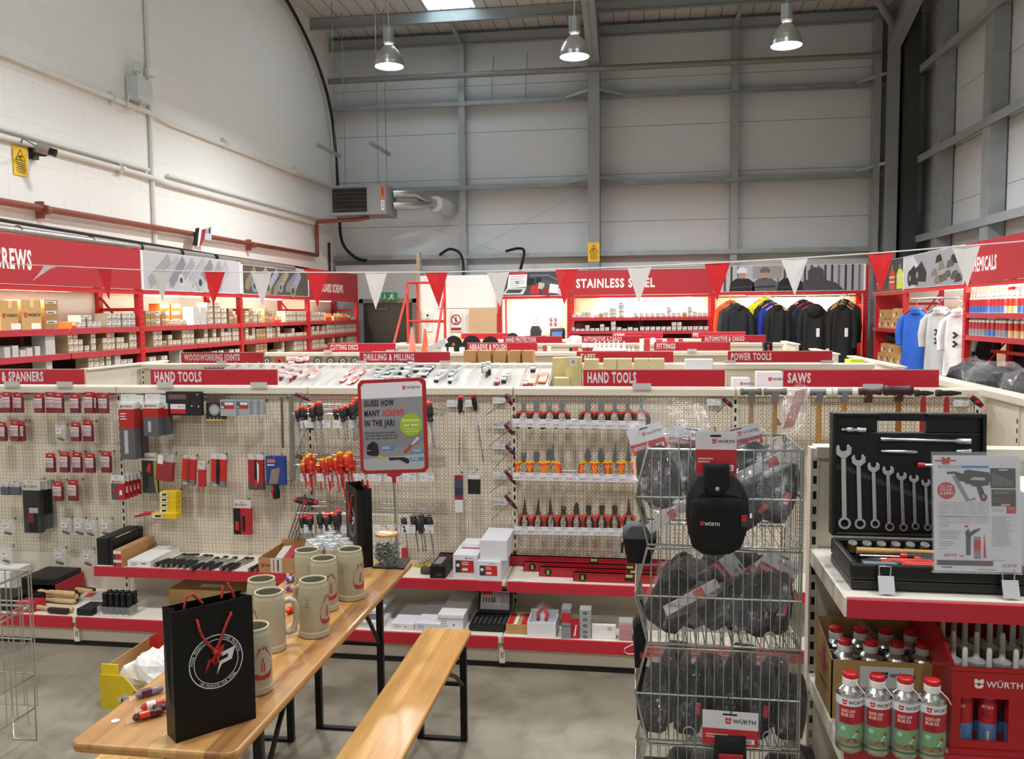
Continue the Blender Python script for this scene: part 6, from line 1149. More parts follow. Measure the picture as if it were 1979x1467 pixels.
grn = lambda d, w, h: (d.r(w*.1, h*.28, w*.85, h*.78, PRED, 1), d.r(w*.1, h*.28, w*.32, h*.78, DGREY, 2), d.c(w*.2, h*.58, w*.07, WHITE, 3, 12), d.lines(w*.38, h*.68, w*.65, 2, h*.08, WHITE, 2), d.r(w*.38, h*.36, w*.6, h*.46, WHITE, 2), d.logo(w*.5, h*.84, h*.07, PRED, INK, 1))
sbox('carton', 'white glove carton with a red label, left of the stacked pair', 'box', 876, 923, 1073, 1118, ZM, .3, PWHITE, 4.88, grn); z3 = U(946, 1085, y=4.86).z
sbox('carton', 'white glove carton with a red label, lower of the stacked pair', 'box', 923, 968, 1085, 1127, ZM, .34, PWHITE, 4.86, grn); sbox('carton', 'plain white carton on top of the stacked pair', 'box', 928, 980, 1045, 1083, z3+.001, .3, PWHITE, 4.88); sbox('carton', 'white carton pushed to the back behind the red labelled one', 'box', 893, 927, 1052, 1072, U(900, 1073, y=4.88).z+.001, .14, PWHITE, 5.02, lambda d, w, h: d.r(0, 0, w, h*.25, PRED, 1))
for i, (a, t_, bt, y, h) in enumerate(((850, 1066, 1080, 5.19, .06), (1013, 1083, 1104, 5.08, .055), (1043, 1092, 1115, 4.99, .055), (1109, 1101, 1123, 4.92, .05))):
    x0 = U(a, bt, y=y).x; x1 = .5 if i else .45; q = thing('spirit_level', 'long red spirit level lying on the shelf, %s' % ('at the back against the pegboard', 'second from the back', 'third from the back with a round vial', 'nearest the shelf edge')[i], 'level', ((x0+x1)/2, y, ZM), 'red spirit levels'); b = MB(); LR = mat('#a8202c', .35); b.box(x0, y, ZM, x1, y+.025, ZM+h, LR); b.box(x0, y-.002, ZM+h-.008, x1, y+.027, ZM+h, LR); b.box(x0, y-.002, ZM, x1, y+.027, ZM+.006, LR); part(b, 'body', q)
    b = MB(); b.box(x0-.004, y-.002, ZM, x0, y+.027, ZM+h, BLK); part(b, 'end_cap', q); b = MB(); GV = mat('#93ad4e', .25)
    if i: b.rev([(0, 0), (.018, 0), (.022, .003)][::-1], BLK, (x0+.05, y-.001, ZM+h/2), (0, -1, 0), 18); b.cyl((x0+.05, y-.006, ZM+h/2-.012), (x0+.05, y-.006, ZM+h/2+.012), .008, GV, n=10); part(b, 'plumb_vial', q)
    b = MB(); vx = U((1148, 1217, 1225, 1216)[i], bt, y=y).x; b.box(vx-.025, y-.004, ZM+h*.3, vx+.025, y+.02, ZM+h+.001, BLK); b.cyl((vx-.02, y-.004, ZM+h*.8), (vx+.02, y-.004, ZM+h*.8), .009, GV, n=10); part(b, 'level_vial', q)
b = MB(); p = U(1000, 1122, z=ZM); b.cbox((p.x, p.y, ZM+.003), .06, .04, .005, PWHITE, rz=.4); solo(b, 'price_ticket', 'loose white ticket lying on the shelf joint', 'ticket')
b = MB(); p = U(805, 1104, z=ZM)
b.obb((p.x-.05, p.y+.1, ZM), (.05, -.03, 0), (.06, .1, 0), (0, 0, .012), mat('#c9a24a', .5)); q = thing('socket_rail', 'short yellow rail of shiny sockets beside the table end', 'tool', (p.x, p.y, ZM)); part(b, 'rail', q)
for k in range(4): b = MB(); b.cyl((p.x-.015+k*.017, p.y+.095+k*.022, ZM+.012), (p.x-.015+k*.017, p.y+.095+k*.022, ZM+.035), .008, CHROME, n=10); part(b, 'socket', q)
b = MB(); p = U(781, 1076, y=5.2); b.box(p.x-.016, 5.2, ZM, p.x+.016, 5.23, p.z+.05, RED); solo(b, 'pack', 'small red pack standing at the back behind the jar', 'pack')
# bases: left bay
sbox('tool_case', 'black case on top of the red case near the wire stand', 'case', 40, 108, 1118, 1132, ZB_+.055, .26, BLK, 4.95, None, None, .006); sbox('tool_case', 'red case under the black case near the wire stand', 'case', 62, 110, 1129, 1146, ZB_, .28, RED, 4.95, lambda d, w, h: d.r(w*.7, h*.3, w*.9, h*.7, WHITE, 1), None, .006)
sbox('tool_case', 'flat black case lying on the base shelf behind the wire stand', 'case', 10, 78, 1147, 1161, ZB_, .2, BLK, 4.88, None, None, .006); sbox('tool_case', 'black case at the photo edge behind the wire stand', 'case', -40, 25, 1156, 1185, ZB_, .2, DARK, 4.76, None, None, .006)
sbox('product_box', 'red and white box on the base shelf, nearest the wire stand', 'box', 28, 64, 1167, 1188, ZB_, .12, RED, 4.75, lambda d, w, h: d.r(w*.5, h*.3, w*.9, h*.8, WHITE, 1)); sbox('carton', 'white carton at the photo edge high behind the wire stand', 'box', -60, 20, 1105, 1130, ZB_, .2, WHITE, 5.02)
t = thing('wire_brush', 'proto', 'brush'); b = MB(); b.tube([(-.15, 0, .022), (-.13, 0, .022), (-.06, 0, .02), (0, 0, .022), (.12, 0, .022), (.13, 0, .022)], [.008, .016, .011, .018, .018, .01], mat('#cfae80', .6, noise=.1, ns=25), 10); part(b, 'wooden_handle', t); b = MB(); b.box(-.02, -.045, .006, .12, -.014, .036, mat('#3b2a1c', .9, bump=.8, bs=200)); part(b, 'bristles', t, bevel=.008); R = Rep(t)
for i, (px, py, rz, dz) in enumerate(((106, 1182, -.05, 0), (112, 1166, -.08, .0), (116, 1165, -.03, .024), (112, 1166, -.1, .047), (150, 1146, -.25, 0))):
    p = U(px, py, z=ZB_); R.place((p.x, p.y, ZB_+dz), 'wooden handled brush on the base shelf, %s' % ('nearest the edge', 'bottom of the stack behind', 'middle of the stack', 'top of the stack', 'farthest back lying askew')[i], 'wooden brushes', (0, 0, rz), (1, 1 if i == 0 else -1, 1))
sbox('brush_pack', 'black bristle pack lying between the brushes and the clear tray', 'pack', 148, 178, 1177, 1194, ZB_, .14, mat('#1a1a1c', .8, bump=.6, bs=150), 4.74, None, None, .006)
b = MB(); p = U(178, 1160, z=ZB_); b.obb((p.x-.08, p.y-.02, ZB_), (.16, .04, 0), (-.03, .12, 0), (0, 0, .02), mat('#c8c4c4', .5)); b.obb((p.x-.05, p.y-.01, ZB_+.0205), (.05, .012, 0), (-.02, .08, 0), (0, 0, .002), PRED); solo(b, 'blister_pack', 'grey and red blister pack lying behind the black bristle pack', 'pack')
x0, x1 = U(190, 1196, y=4.75).x, U(246, 1196, y=4.75).x; q = thing('clear_tray', 'clear plastic tray holding black bottles on the base shelf', 'tray', ((x0+x1)/2, 4.75, ZB_)); b = MB(); b.box(x0, 4.74, ZB_, x1+.02, 4.743, ZB_+.06, CLEAR); b.box(x0, 4.743, ZB_, x0+.003, 5.0, ZB_+.06, CLEAR); b.box(x1+.017, 4.743, ZB_, x1+.02, 5.0, ZB_+.06, CLEAR); b.box(x0, 4.743, ZB_, x1, 5.0, ZB_+.003, CLEAR); part(b, 'tray', q)
for i in range(5):
    for j in range(2):
        x = x0+.025+(x1-x0-.03)*i/4; b = MB(); b.rev([(.016, 0), (.018, .004), (.018, .07), (.014, .085), (.017, .09), (.017, .125), (.012, .13), (0, .13)], BLK, (x, 4.79+j*.05, ZB_+.004), n=14); solo(b, 'bottle', 'black bottle in the clear tray, %s from the left in the %s row' % (ORD[i], ('front', 'rear')[j]), 'bottle', 'black bottles in the clear tray')
sbox('carton', 'flat brown carton with a label lying under the chisel shelf', 'box', 327, 465, 1141, 1160, ZB_, .2, BX, 5.0, None, None, 0, lambda d, w, h: d.r(w*.35, .06, w*.65, .12, WHITE, 1)); sbox('carton', 'white carton on the base shelf hidden by the far left mug', 'box', 448, 500, 1160, 1190, ZB_, .3, PWHITE, 4.9)
# bases: right bays
wl2 = lambda d, w, h: d.lines(w*.12, h*.7, w*.45, 3, h*.2, INKL, 1, h*.06).r(w*.6, h*.35, w*.66, h*.5, INK, 1)
for lb, a, c, t_, bt, y, dp, zz in (('low white carton at the left behind the table leg', 690, 740, 1202, 1222, 4.76, .3, 0), ('white carton laid on the low one behind the table leg', 690, 735, 1180, 1199, 4.78, .3, .075), ('white carton right of the table leg', 756, 800, 1206, 1224, 4.76, .35, 0), ('sloping white carton second right of the table leg', 802, 850, 1206, 1226, 4.75, .4, 0), ('large white carton left of the open black case', 847, 895, 1195, 1217, 4.78, .4, 0)):
    sbox('carton', lb, 'box', a, c, t_, bt, ZB_+zz, dp, PWHITE, y, wl2)
sbox('carton', 'lid of the large white carton left of the open black case', 'box', 846, 896, 1189, 1194, U(870, 1195, y=4.775).z+.001, .4, WHITE, 4.775)
p0, p1 = U(906, 1222, y=4.78), U(974, 1224, y=4.78); q = thing('tap_set_case', 'open black case with a printed sheet in its lid on the base shelf', 'case', ((p0.x+p1.x)/2, 4.8, ZB_)); b = MB(); b.box(p0.x, 4.78, ZB_, p1.x, 5.0, ZB_+.035, BLK); part(b, 'base', q, bevel=.005)
b = MB(); b.obb((p0.x+.01, 5.0, ZB_+.03), (p1.x-p0.x, 0, 0), (0, .05, .135), (0, .02, -.005), BLK); part(b, 'lid', q, bevel=.004); b = MB(); d = D(b, (p0.x+.01, 4.998, ZB_+.033), X_, V((0, .05, .135)), .001); d.Y = d.Y*.71; w = p1.x-p0.x; d.r(.015, .03, w-.015, .185, mat('#b9babd', .5), 1).r(.02, .15, w*.42, .18, PRED, 2).logo(w*.6, .155, .016, PRED, INK, 2); d.r(.02, .08, w*.4, .14, WHITE, 2).r(w*.45, .07, w*.7, .14, mat('#d4d4d8', .5), 2).r(w*.74, .07, w-.03, .14, mat('#cfcfd3', .5), 2)
for k in range(5): d.r(.03+k*.017, .085, .036+k*.017, .13, DGREY, 3)
part(b, 'printed_sheet', q); b = MB()
for k in range(7): b.box(p0.x+.02+k*.028, 4.8, ZB_+.035, p0.x+.036+k*.028, 4.95, ZB_+.04, DGREY)
part(b, 'tap_row', q)
def redtop(d, w, h): d.r(.005, .01, w*.3, h-.01, PRED, 1).r(w*.36, .01, w*.5, h-.01, WHITE, 1).r(w*.7, .01, w*.95, h-.01, PRED, 1)
sbox('carton', 'small brown carton of red labelled packs right of the black case', 'box', 978, 1019, 1208, 1231, ZB_, .2, BX, 4.77, None, None, 0, redtop)
oc, x0, x1, y1, z1 = opencarton('open white carton with bagged pliers in it', 1019, 1074, 1204, 1236, ZB_, .18, PWHITE, 4.74, lambda d, w, h: None)
q = thing('bagged_pliers', 'red handled pliers in a clear bag lying in the white carton', 'pliers', ((x0+x1)/2, 4.82, ZB_+.08)); b = MB(); cx = (x0+x1)/2; b.tube([(cx-.02, 4.76, ZB_+.09), (cx-.025, 4.8, ZB_+.115), (cx, 4.86, ZB_+.13)], .01, mat('#8a2226', .5), 8); b.tube([(cx+.025, 4.76, ZB_+.09), (cx+.025, 4.8, ZB_+.115), (cx, 4.86, ZB_+.13)], .01, RED, 8); part(b, 'handles', q); b = MB(); b.tube([(cx, 4.86, ZB_+.13), (cx, 4.9, ZB_+.14)], [.012, .006], STEEL, 8); part(b, 'jaws', q); b = MB(); blob(b, (cx, 4.83, ZB_+.12), .05, .08, .04, FILM, 9, .2, 12, False); part(b, 'bag', q)
sbox('product_box', 'tall grey and red box, left of the red blade packs', 'box', 1085, 1103, 1178, 1238, ZB_, .1, mat('#8f8f93', .5), 4.73, lambda d, w, h: (d.r(0, h*.55, w, h*.88, PRED, 1), d.r(0, h*.42, w, h*.44, DGREY, 1))); sbox('product_box', 'low red box with a white pen printed on it', 'box', 1103, 1119, 1203, 1237, ZB_, .06, RED, 4.74, lambda d, w, h: d.p([(w*.35, h*.15), (w*.55, h*.15), (w*.75, h*.85), (w*.6, h*.85)], WHITE, 1))
zz = ZB_
for i in range(5): z4 = U(1130, 1240-12.2*(i+1), y=4.75).z; x0, x1 = U(1120, 1240, y=4.75).x, U(1142, 1240, y=4.75).x; b = MB(); b.box(x0, 4.75, zz, x1, 4.83, z4-.001, mat('#a9abad', .5)); D(b, (x0, 4.75, zz), X_, Z_).c((x1-x0)/2, (z4-zz)/2, .012, INK, 1, 14, .009).c((x1-x0)/2, (z4-zz)/2, .008, GREY, 2, 14, .006); solo(b, 'tape_measure_box', 'small grey box with a round window, %s in its stack' % ('lowest', 'second from bottom', 'middle', 'second from top', 'topmost')[i], 'box', 'stacked grey boxes'); zz = z4
sbox('notepad', 'flat white carton leaning left of the pink tub', 'box', 1144, 1190, 1209, 1240, ZB_, .03, WHITE, 4.76, lambda d, w, h: d.lines(w*.65, h*.85, w*.9, 3, h*.1, INKL, 1)); x0, x1 = U(1195, 1242, y=4.74).x, U(1223, 1242, y=4.74).x; q = thing('plastic_tub', 'clear tub of pink earplugs at the right end of the base shelf', 'tub', ((x0+x1)/2, 4.77, ZB_)); b = MB(); b.box(x0, 4.74, ZB_, x1, 4.83, ZB_+.105, FROST); part(b, 'tub', q, bevel=.008); b = MB(); b.box(x0+.006, 4.746, ZB_+.006, x1-.006, 4.824, ZB_+.06, mat('#c2485e', .6)); part(b, 'earplugs', q)
sbox('product_box', 'dark grey box beside the pink tub', 'box', 1224, 1236, 1205, 1245, ZB_, .08, DGREY, 4.74)
b = MB(); P = [U(x, y, y=4.68) for x, y in ((1237, 1243), (1222, 1246), (1208, 1253), (1206, 1259), (1214, 1264), (1228, 1264), (1240, 1262))]; b.tube(P, .003, WHITE, 5); solo(b, 'wire_loop', 'loop of white wire hanging before the base shelf beside the wire bins', 'wire')
# ================================================================ TABLE, BENCHES AND WHAT STANDS ON THEM
def m_wood(name, cols, pw, seed, gl=.42):
    t = NT(name); o = t.obj(); s = t.n('SeparateXYZ'); t.l(o, s.inputs[0])
    ix = t.math('FLOOR', t.math('DIVIDE', t.math('ADD', s.outputs[0], 5+seed), pw)); wn = t.n('TexWhiteNoise', noise_dimensions='1D'); t.l(t.math('ADD', ix, seed*3.7), wn.inputs['W'])
    c = t.n('CombineXYZ'); t.l(t.math('ADD', t.math('MULTIPLY', s.outputs[0], 22), t.math('MULTIPLY', ix, 7.3)), c.inputs[0]); t.l(t.math('MULTIPLY', s.outputs[1], .9), c.inputs[1]); t.l(t.math('MULTIPLY', s.outputs[2], 22), c.inputs[2])
    g = t.noise(c.outputs[0], 1, 5, .6, .35); c2 = t.n('CombineXYZ'); t.l(t.math('MULTIPLY', s.outputs[0], 160), c2.inputs[0]); t.l(t.math('MULTIPLY', s.outputs[1], 6), c2.inputs[1]); g2 = t.noise(c2.outputs[0], 1, 3)
    f = t.math('ADD', t.math('ADD', .12, t.math('MULTIPLY', wn.outputs[0], .6)), t.math('ADD', t.math('MULTIPLY', t.math('SUBTRACT', g, .5), .75), t.math('MULTIPLY', t.math('SUBTRACT', g2, .5), .28)))
    col = t.ramp(f, *[(p, lin(h)) for p, h in cols]); t.l(col, t.b.inputs['Base Color']); t.b.inputs['Roughness'].default_value = gl; t.b.inputs['Coat Weight'].default_value = .08; t.b.inputs['Coat Roughness'].default_value = .15; t.bump(g2, .04, .002); return t.m
WTAB = m_wood('varnished_table', [(0, '#7a5030'), (.22, '#a97a46'), (.5, '#c29156'), (.75, '#d0a468'), (1, '#dcb67c')], .085, .02); WBEN = m_wood('varnished_bench', [(0, '#9a6a30'), (.3, '#bf8a44'), (.55, '#d8a85e'), (.8, '#e6bf7c'), (1, '#eecb8c')], .13, .078)
STEELB = mat('#151516', .4, .3)
def rtop(b, x0, x1, y0, y1, z0, z1, r, m):
    pts = []
    for cx, cy, a in ((x1-r, y0+r, -PI/2), (x1-r, y1-r, 0), (x0+r, y1-r, PI/2), (x0+r, y0+r, PI)):
        pts += [(cx+r*math.cos(a+PI/2*i/5), cy+r*math.sin(a+PI/2*i/5)) for i in range(6)]
    b.prism(pts, (0, 0, z0), X_, Y_, V((0, 0, z1-z0)), m)
def folding(name, label, cat, x0, x1, y0, y1, h, th, r, wood, frames, inset, fw=.03, group=None):
    t = thing(name, label, cat, ((x0+x1)/2, (y0+y1)/2, 0), group); b = MB(); rtop(b, x0, x1, y0, y1, h-th, h, r, wood); part(b, 'tabletop' if cat == 'table' else 'seat', t, bevel=.009)
    for y, sgn in frames:
        a, c = x0+inset, x1-inset
        for x in (a, c):
            b = MB(); b.box(x-fw/2, y-.012, .012, x+fw/2, y+.012, h-th-.001, STEELB); q = part(b, 'leg', t)
        b = MB(); b.box(a-fw/2, y-.014, 0, c+fw/2, y+.014, .012, STEELB); b.box(a+fw/2, y-.008, h*.55, c-fw/2, y+.008, h*.55+.016, STEELB); part(b, 'cross_bar', t)
        for x in (a, c): b = MB(); b.tube([(x, y, h*.55), (x, y+sgn*.16, h*.78), (x, y+sgn*.3, h-th-.005)], .010, STEELB, 6); part(b, 'brace', t)
    return t
folding('folding_table', 'long varnished wooden folding table carrying mugs and a black bag', 'table', -1.645, -1.132, 2.215, 4.165, .77, .03, .035, WTAB, ((2.58, 1), (3.9, -1)), .10)
folding('folding_bench', 'varnished wooden bench in front of the open floor', 'bench', -1.045, -.812, 2.0, 4.02, .48, .028, .02, WBEN, ((2.3, 1), (3.868, -1)), .012)
folding('folding_bench', 'wooden bench mostly hidden under the far side of the table', 'bench', -1.87, -1.62, 2.0, 4.0, .48, .028, .02, WBEN, ((2.2, 1), (3.76, -1)), .012)
# beer mugs
ST = mat('#b3ac92', .28, coat=.3, noise=.02, ns=40); STI = mat('#8f8a72', .35); STR = mat('#d3cdb2', .25); MR = mat('#b3323a', .5); MBR = mat('#8a7350', .5)
def mug():
    t = thing('beer_mug', 'proto', 'mug'); b = MB(); prof = [(0, 0), (.054, 0), (.0585, .004), (.0585, .021), (.0565, .026), (.0575, .05), (.0575, .13), (.0565, .17), (.054, .195), (.0515, .206), (.0512, .214)]
    b.rev(prof, ST, n=40, caps=False); b.rev([(.0512, .214), (.0505, .2185), (.047, .2185), (.046, .214)], STR, n=40, caps=False); b.rev([(.046, .214), (.048, .19), (.05, .03), (0, .02)], STI, n=32, caps=False); part(b, 'body', t)
    b = MB(); b.tube([(.053, 0, .172), (.072, 0, .178), (.09, 0, .168), (.097, 0, .14), (.097, 0, .1), (.088, 0, .068), (.07, 0, .055), (.054, 0, .058)], [.011, .012, .0115, .0105, .0105, .0115, .013, .012], ST, 10); b.sph((.084, 0, .06), .0135, ST, n=10); part(b, 'handle', t)
    b = MB(); r = .0582
    def cw(pts, m, a0):
        vs = [V((r*math.cos(a0+u/r), r*math.sin(a0+u/r), v)) for u, v in pts]; b.add(vs, [list(range(len(vs)))], m)
    a0 = PI+.25
    for s in (-1, 1):
        for i in range(9):
            th = .25+i*.27; u, v = s*.036*math.sin(th+.2), .1-.05*math.cos(th); du, dv = s*.009*math.cos(th+.3), .010*math.sin(th)+.004
            p = [(u, v), (u+du+s*.003, v+dv*.6), (u+du*1.3, v+dv*1.5), (u+du*.3, v+dv*.9)]; cw(p if s > 0 else p[::-1], MR, a0)
    for u0, u1, v, dv in ((-.03, -.018, .058, .016), (-.018, -.006, .053, .016), (-.006, .006, .051, .016), (.006, .018, .053, .016), (.018, .03, .058, .016)): cw([(u0, v), (u1, v), (u1, v+dv), (u0, v+dv)], MR, a0)
    for u, v, w, h in ((-.006, .078, .004, .03), (.003, .078, .004, .03), (-.002, .11, .006, .012), (-.012, .15, .007, .008), (0, .152, .006, .008), (.011, .15, .007, .008)): cw([(u-w/2, v), (u+w/2, v), (u+w/2, v+h), (u-w/2, v+h)], MR, a0)
    part(b, 'red_emblem', t); b = MB()
    for u, v, w, h in ((0, .152, .016, .0015), (-.003, .14, .0015, .009), (.003, .14, .0015, .009), (0, .133, .012, .0025), (0, .124, .018, .003)): cw([(u-w/2, v), (u+w/2, v), (u+w/2, v+h), (u-w/2, v+h)], MBR, a0-1.5)
    part(b, 'fill_mark', t); return Rep(t)
R = mug()
for px, py, rz, lb in ((489, 1209, 2.29, 'stoneware mug half hidden behind the black paper bag'), (519, 1142.5, .5, 'stoneware mug with its handle to the right, touching another handle'), (605, 1119, 2.75, 'stoneware mug with its handle to the left, in front of the others'), (625, 1078, 2.2, 'stoneware mug just behind the front one, red ribbon at its edge'), (676, 1060.5, 2.5, 'rightmost stoneware mug, nearest the black bag and jar'), (593, 1062, .2, 'stoneware mug farthest back, in front of the drink cans'), (505, 1118, 2.0, 'stoneware mug behind the one whose handle points right')):
    p = U(px, py, z=.988); R.place((p.x, p.y, .7705), lb, 'stoneware beer mugs', (0, 0, rz))
# drink cans
t = thing('drink_can', 'proto', 'can'); b = MB(); AL = mat('#d6d8da', .42, .9); b.rev([(0, .002), (.022, 0), (.028, .004), (.0345, .012), (.0345, .02), (.0345, .11), (.0345, .135), (.030, .153), (.0275, .158), (.0275, .162), (.025, .162), (.024, .157), (0, .157)], [AL, AL, AL, AL, mat('#c98a78', .35, .4, noise=.15, ns=30), mat('#d8b8aa', .35, .4), AL, AL, AL, AL, AL, AL], n=24); part(b, 'can_body', t)
b = MB(); b.cbox((0, -.006, .159), .011, .022, .0015, AL); b.sph((0, .004, .159), .003, AL, (1, 1, .5), 8); part(b, 'ring_pull', t); R = Rep(t)
for i, (px, py) in enumerate([(612, 1051), (642, 1051), (671, 1050), (603, 1043.5), (634, 1043.5), (664, 1042), (622, 1036.5), (652.5, 1036), (639.5, 1029.5)]):
    p = U(px, py, z=.93); R.place((p.x, p.y, .7705), 'silver drink can on the table, %s from the left in the %s rank' % (('first', 'second', 'third')[i % 3 if i < 6 else (i-6) % 2], ('front', 'second', 'third', 'last')[min(i//3, 2) if i < 8 else 3]), 'silver drink cans', (0, 0, i*1.1))
# paper bags
def pbag(label, B, u, w, ht, wd, dp):
    """B = near bottom corner, u along the printed front, w along the side"""
    t = thing('paper_bag', label, 'bag', (B.x, B.y, B.z)); u, w = u.normalized(), w.normalized(); K = mat('#060607', .42, spec=.35); KI = mat('#040405', .7); f = u.cross(Z_)
    O, A, Cc, E = B, B+u*wd, B+w*dp, B+u*wd+w*dp; up = Z_*ht; th = .0012
    b = MB(); b.obb(O, u*wd, w*th, up, K); part(b, 'front_panel', t); b = MB(); b.obb(Cc, u*wd, -w*th, up*.995, K); part(b, 'rear_panel', t)
    for s, (p0, sg) in enumerate(((O, 1), (A, -1))):
        m0 = p0+w*dp/2+u*sg*.022; b = MB(); lo = up*.24
        vs = [p0, p0+w*dp, p0+w*dp+lo, p0+lo, p0+w*dp+up, m0+up, p0+up, p0+w*dp/2+lo]; fs = [(0, 1, 2, 7, 3), (3, 7, 5, 6), (7, 2, 4, 5)]
        b.add(vs, fs, K); b.add([p+u*sg*.001 for p in vs], [q[::-1] for q in fs], KI); part(b, 'gusset', t)
    b = MB(); b.obb(O, u*wd, w*dp, Z_*.001, KI); part(b, 'base', t)
    b = MB(); d = D(b, O, u, Z_, .0006); wh = mat('#d9dbdd', .5); rd = mat('#b3242a', .5); cx, cy, R_ = wd*.52, ht*.545, wd*.335
    d.ring(cx, cy, R_*.965, R_, wh, 1, 64); d.ring(cx, cy, R_*.80, R_*.825, wh, 1, 64); d.arc('POWER PRODUCTS', cx, cy, R_*.85, PI*.985, PI*.63, R_*.085, wh, 1); d.arc('POWER PRODUCTS', cx, cy, R_*.85, PI*.42, PI*.06, R_*.085, wh, 1); d.arc('OUR PRODUCTS YOUR POWER', cx, cy, R_*.94, PI*1.26, PI*1.78, R_*.085, wh, 1, out=False)
    q = R_; d.p([(cx+q*.0, cy-q*.5), (cx+q*.12, cy-q*.02), (cx+q*.42, cy+q*.06), (cx+q*.46, cy+q*.2), (cx+q*.2, cy+q*.14), (cx+q*.16, cy+q*.28), (cx+q*.72, cy+q*.42), (cx+q*.58, cy-q*.04), (cx+q*.2, cy-q*.14)], wh, 1)
    d.p([(cx-q*.42, cy-q*.36), (cx-q*.3, cy+q*.12), (cx-q*.02, cy+q*.2), (cx, cy+q*.34), (cx-q*.16, cy+q*.3), (cx-q*.14, cy+q*.46), (cx+q*.32, cy+q*.58), (cx+q*.22, cy+q*.16), (cx+q*.06, cy+q*.12), (cx+q*.1, cy-q*.08), (cx-q*.06, cy+q*.06), (cx-q*.22, cy+q*.0)], rd, 1); part(b, 'printed_emblem', t)
    CR = mat('#c8322c', .6, bump=1, bs=300); b = MB(); n = -w*.006
    pt = lambda a, z, o=0: O+u*(wd*a)+Z_*(ht*z)-w*(.006+o)
    b.tube([pt(.3, .9, -.006), pt(.3, .9), pt(.32, .83), pt(.36, .76), pt(.43, .69), pt(.49, .645), pt(.51, .61), pt(.47, .57), pt(.49, .53), pt(.53, .55), pt(.53, .61), pt(.50, .65), pt(.55, .68), pt(.6, .75), pt(.66, .84), pt(.72, .9), pt(.72, .9, -.006)], .0042, CR, 8); b.sph(pt(.505, .625, .002), .009, CR, n=10); part(b, 'rope_handle', t)
    P2 = lambda a, z: Cc+u*(wd*a)+Z_*(ht*z)-w*.006; b = MB(); b.tube([P2(.25, .95), P2(.28, 1.03), P2(.36, 1.05), P2(.48, .96)], .0042, CR, 8); b.tube([P2(.72, .97), P2(.74, 1.06), P2(.8, 1.08), P2(.86, 1.0), P2(.88, .95)], .0042, CR, 8); part(b, 'rope_handle', t)
    return t
B = U(340, 1437, z=.7705); A = U(495, 1388, z=.7705); Cc = U(317, 1421, z=.7705); pbag('black paper bag with red rope handles at the near end of the table', B, A-B, V((-(A-B).y, (A-B).x, 0)), .385, (A-B).length, .075)
B = U(692, 1099, z=.7705); A2 = U(671, 1076, z=.7705); u_ = B-A2; pbag('black paper bag at the far end of the table beside the jar', A2, u_, V((-u_.y, u_.x, 0)), .385, u_.length, .075)
# poster on its stand, tray and jar of screws
b = MB(); x0 = U(716, 1102, z=.771).x; b.prism([(x0, 3.99), (-1.135, 3.99), (-1.15, 4.155), (x0+.03, 4.155)], (0, 0, .7705), X_, Y_, V((0, 0, .008)), mat('#1c1c1f', .4)); q = thing('poster_stand', 'red framed GUESS HOW MANY SCREWS poster on a steel pole on the table', 'sign', (-1.21, 4.1, .77)); part(b, 'base_plate', q)
O, PX, PY = U(697, 917, y=4.10), U(828, 913, y=4.10), U(690, 735, y=4.10); ex, ey = (PX-O).normalized(), (PY-O).normalized(); w, h = (PX-O).length, (PY-O).length; N = ex.cross(ey); FRD = mat('#a8202a', .4)
b = MB(); b.prism([(.02, 0), (w-.02, 0), (w, .02), (w, h-.02), (w-.02, h), (.02, h), (0, h-.02), (0, .02)], O, ex, ey, -N*.012, FRD); b.prism([(w*.42, 0), (w*.58, 0), (w*.62, -.005), (w*.52, -.02), (w*.52, -.05), (w*.46, -.05), (w*.46, -.02), (w*.36, -.005)][::-1], O, ex, ey, -N*.01, FRD); part(b, 'frame', q, bevel=.003)
b = MB(); b.cyl(O+ex*w*.49+ey*-.045-N*.005, (O.x+w*.49+.012, 4.105, .778), .007, CHROME, n=10); part(b, 'pole', q)
b = MB(); d = D(b, O, ex, ey, .0005); m = .018; gy = [mat(c, .5) for c in ('#8a8b90', '#97989c', '#7f8085', '#a9aaae', '#b9babd')]
rr = lambda u0, v0, u1, v1, r: [(u0+r, v0), (u1-r, v0), (u1, v0+r), (u1, v1-r), (u1-r, v1), (u0+r, v1), (u0, v1-r), (u0, v0+r)]
d.p(rr(m, m, w-m, h-m, .015), gy[0], 1); d.p([(m, h*.8), (w-m, h*.8), (w-m, h-m-.015), (w-m-.015, h-m), (m+.015, h-m), (m, h-m-.015)], mat('#dddce4', .5), 2)
d.p([(m, h*.25), (w-m, h*.3), (w-m, h*.5), (w*.6, h*.55), (m, h*.45)], gy[2], 1.5); d.p([(m, m+.01), (m+.015, m), (w-m-.015, m), (w-m, m+.01), (w-m, h*.2), (m, h*.16)], gy[3], 1.6)
d.logo(w*.66, h*.88, .0185, PRED, INK, 3); IK = mat('#1d1d22', .5)
for st, v, x1 in (('GUESS HOW', .72, .53), ('MANY', .615, .32), ('IN THE JAR!', .51, .53)): d.t(st, w*.09, h*v, h*.062, IK, 3, w=w*(x1-.09), bold=.055)
d.t('SCREWS', w*.36, h*.615, h*.062, mat('#cf3a3c', .5), 3, w=w*.31, bold=.055); d.t('Everyone can win, just guess', w*.09, h*.43, h*.02, IK, 3, w=w*.45); d.t('correctly within 20 screws and', w*.09, h*.40, h*.02, IK, 3, w=w*.48); d.t('sign in for your chance to win!', w*.09, h*.37, h*.02, IK, 3, w=w*.48)
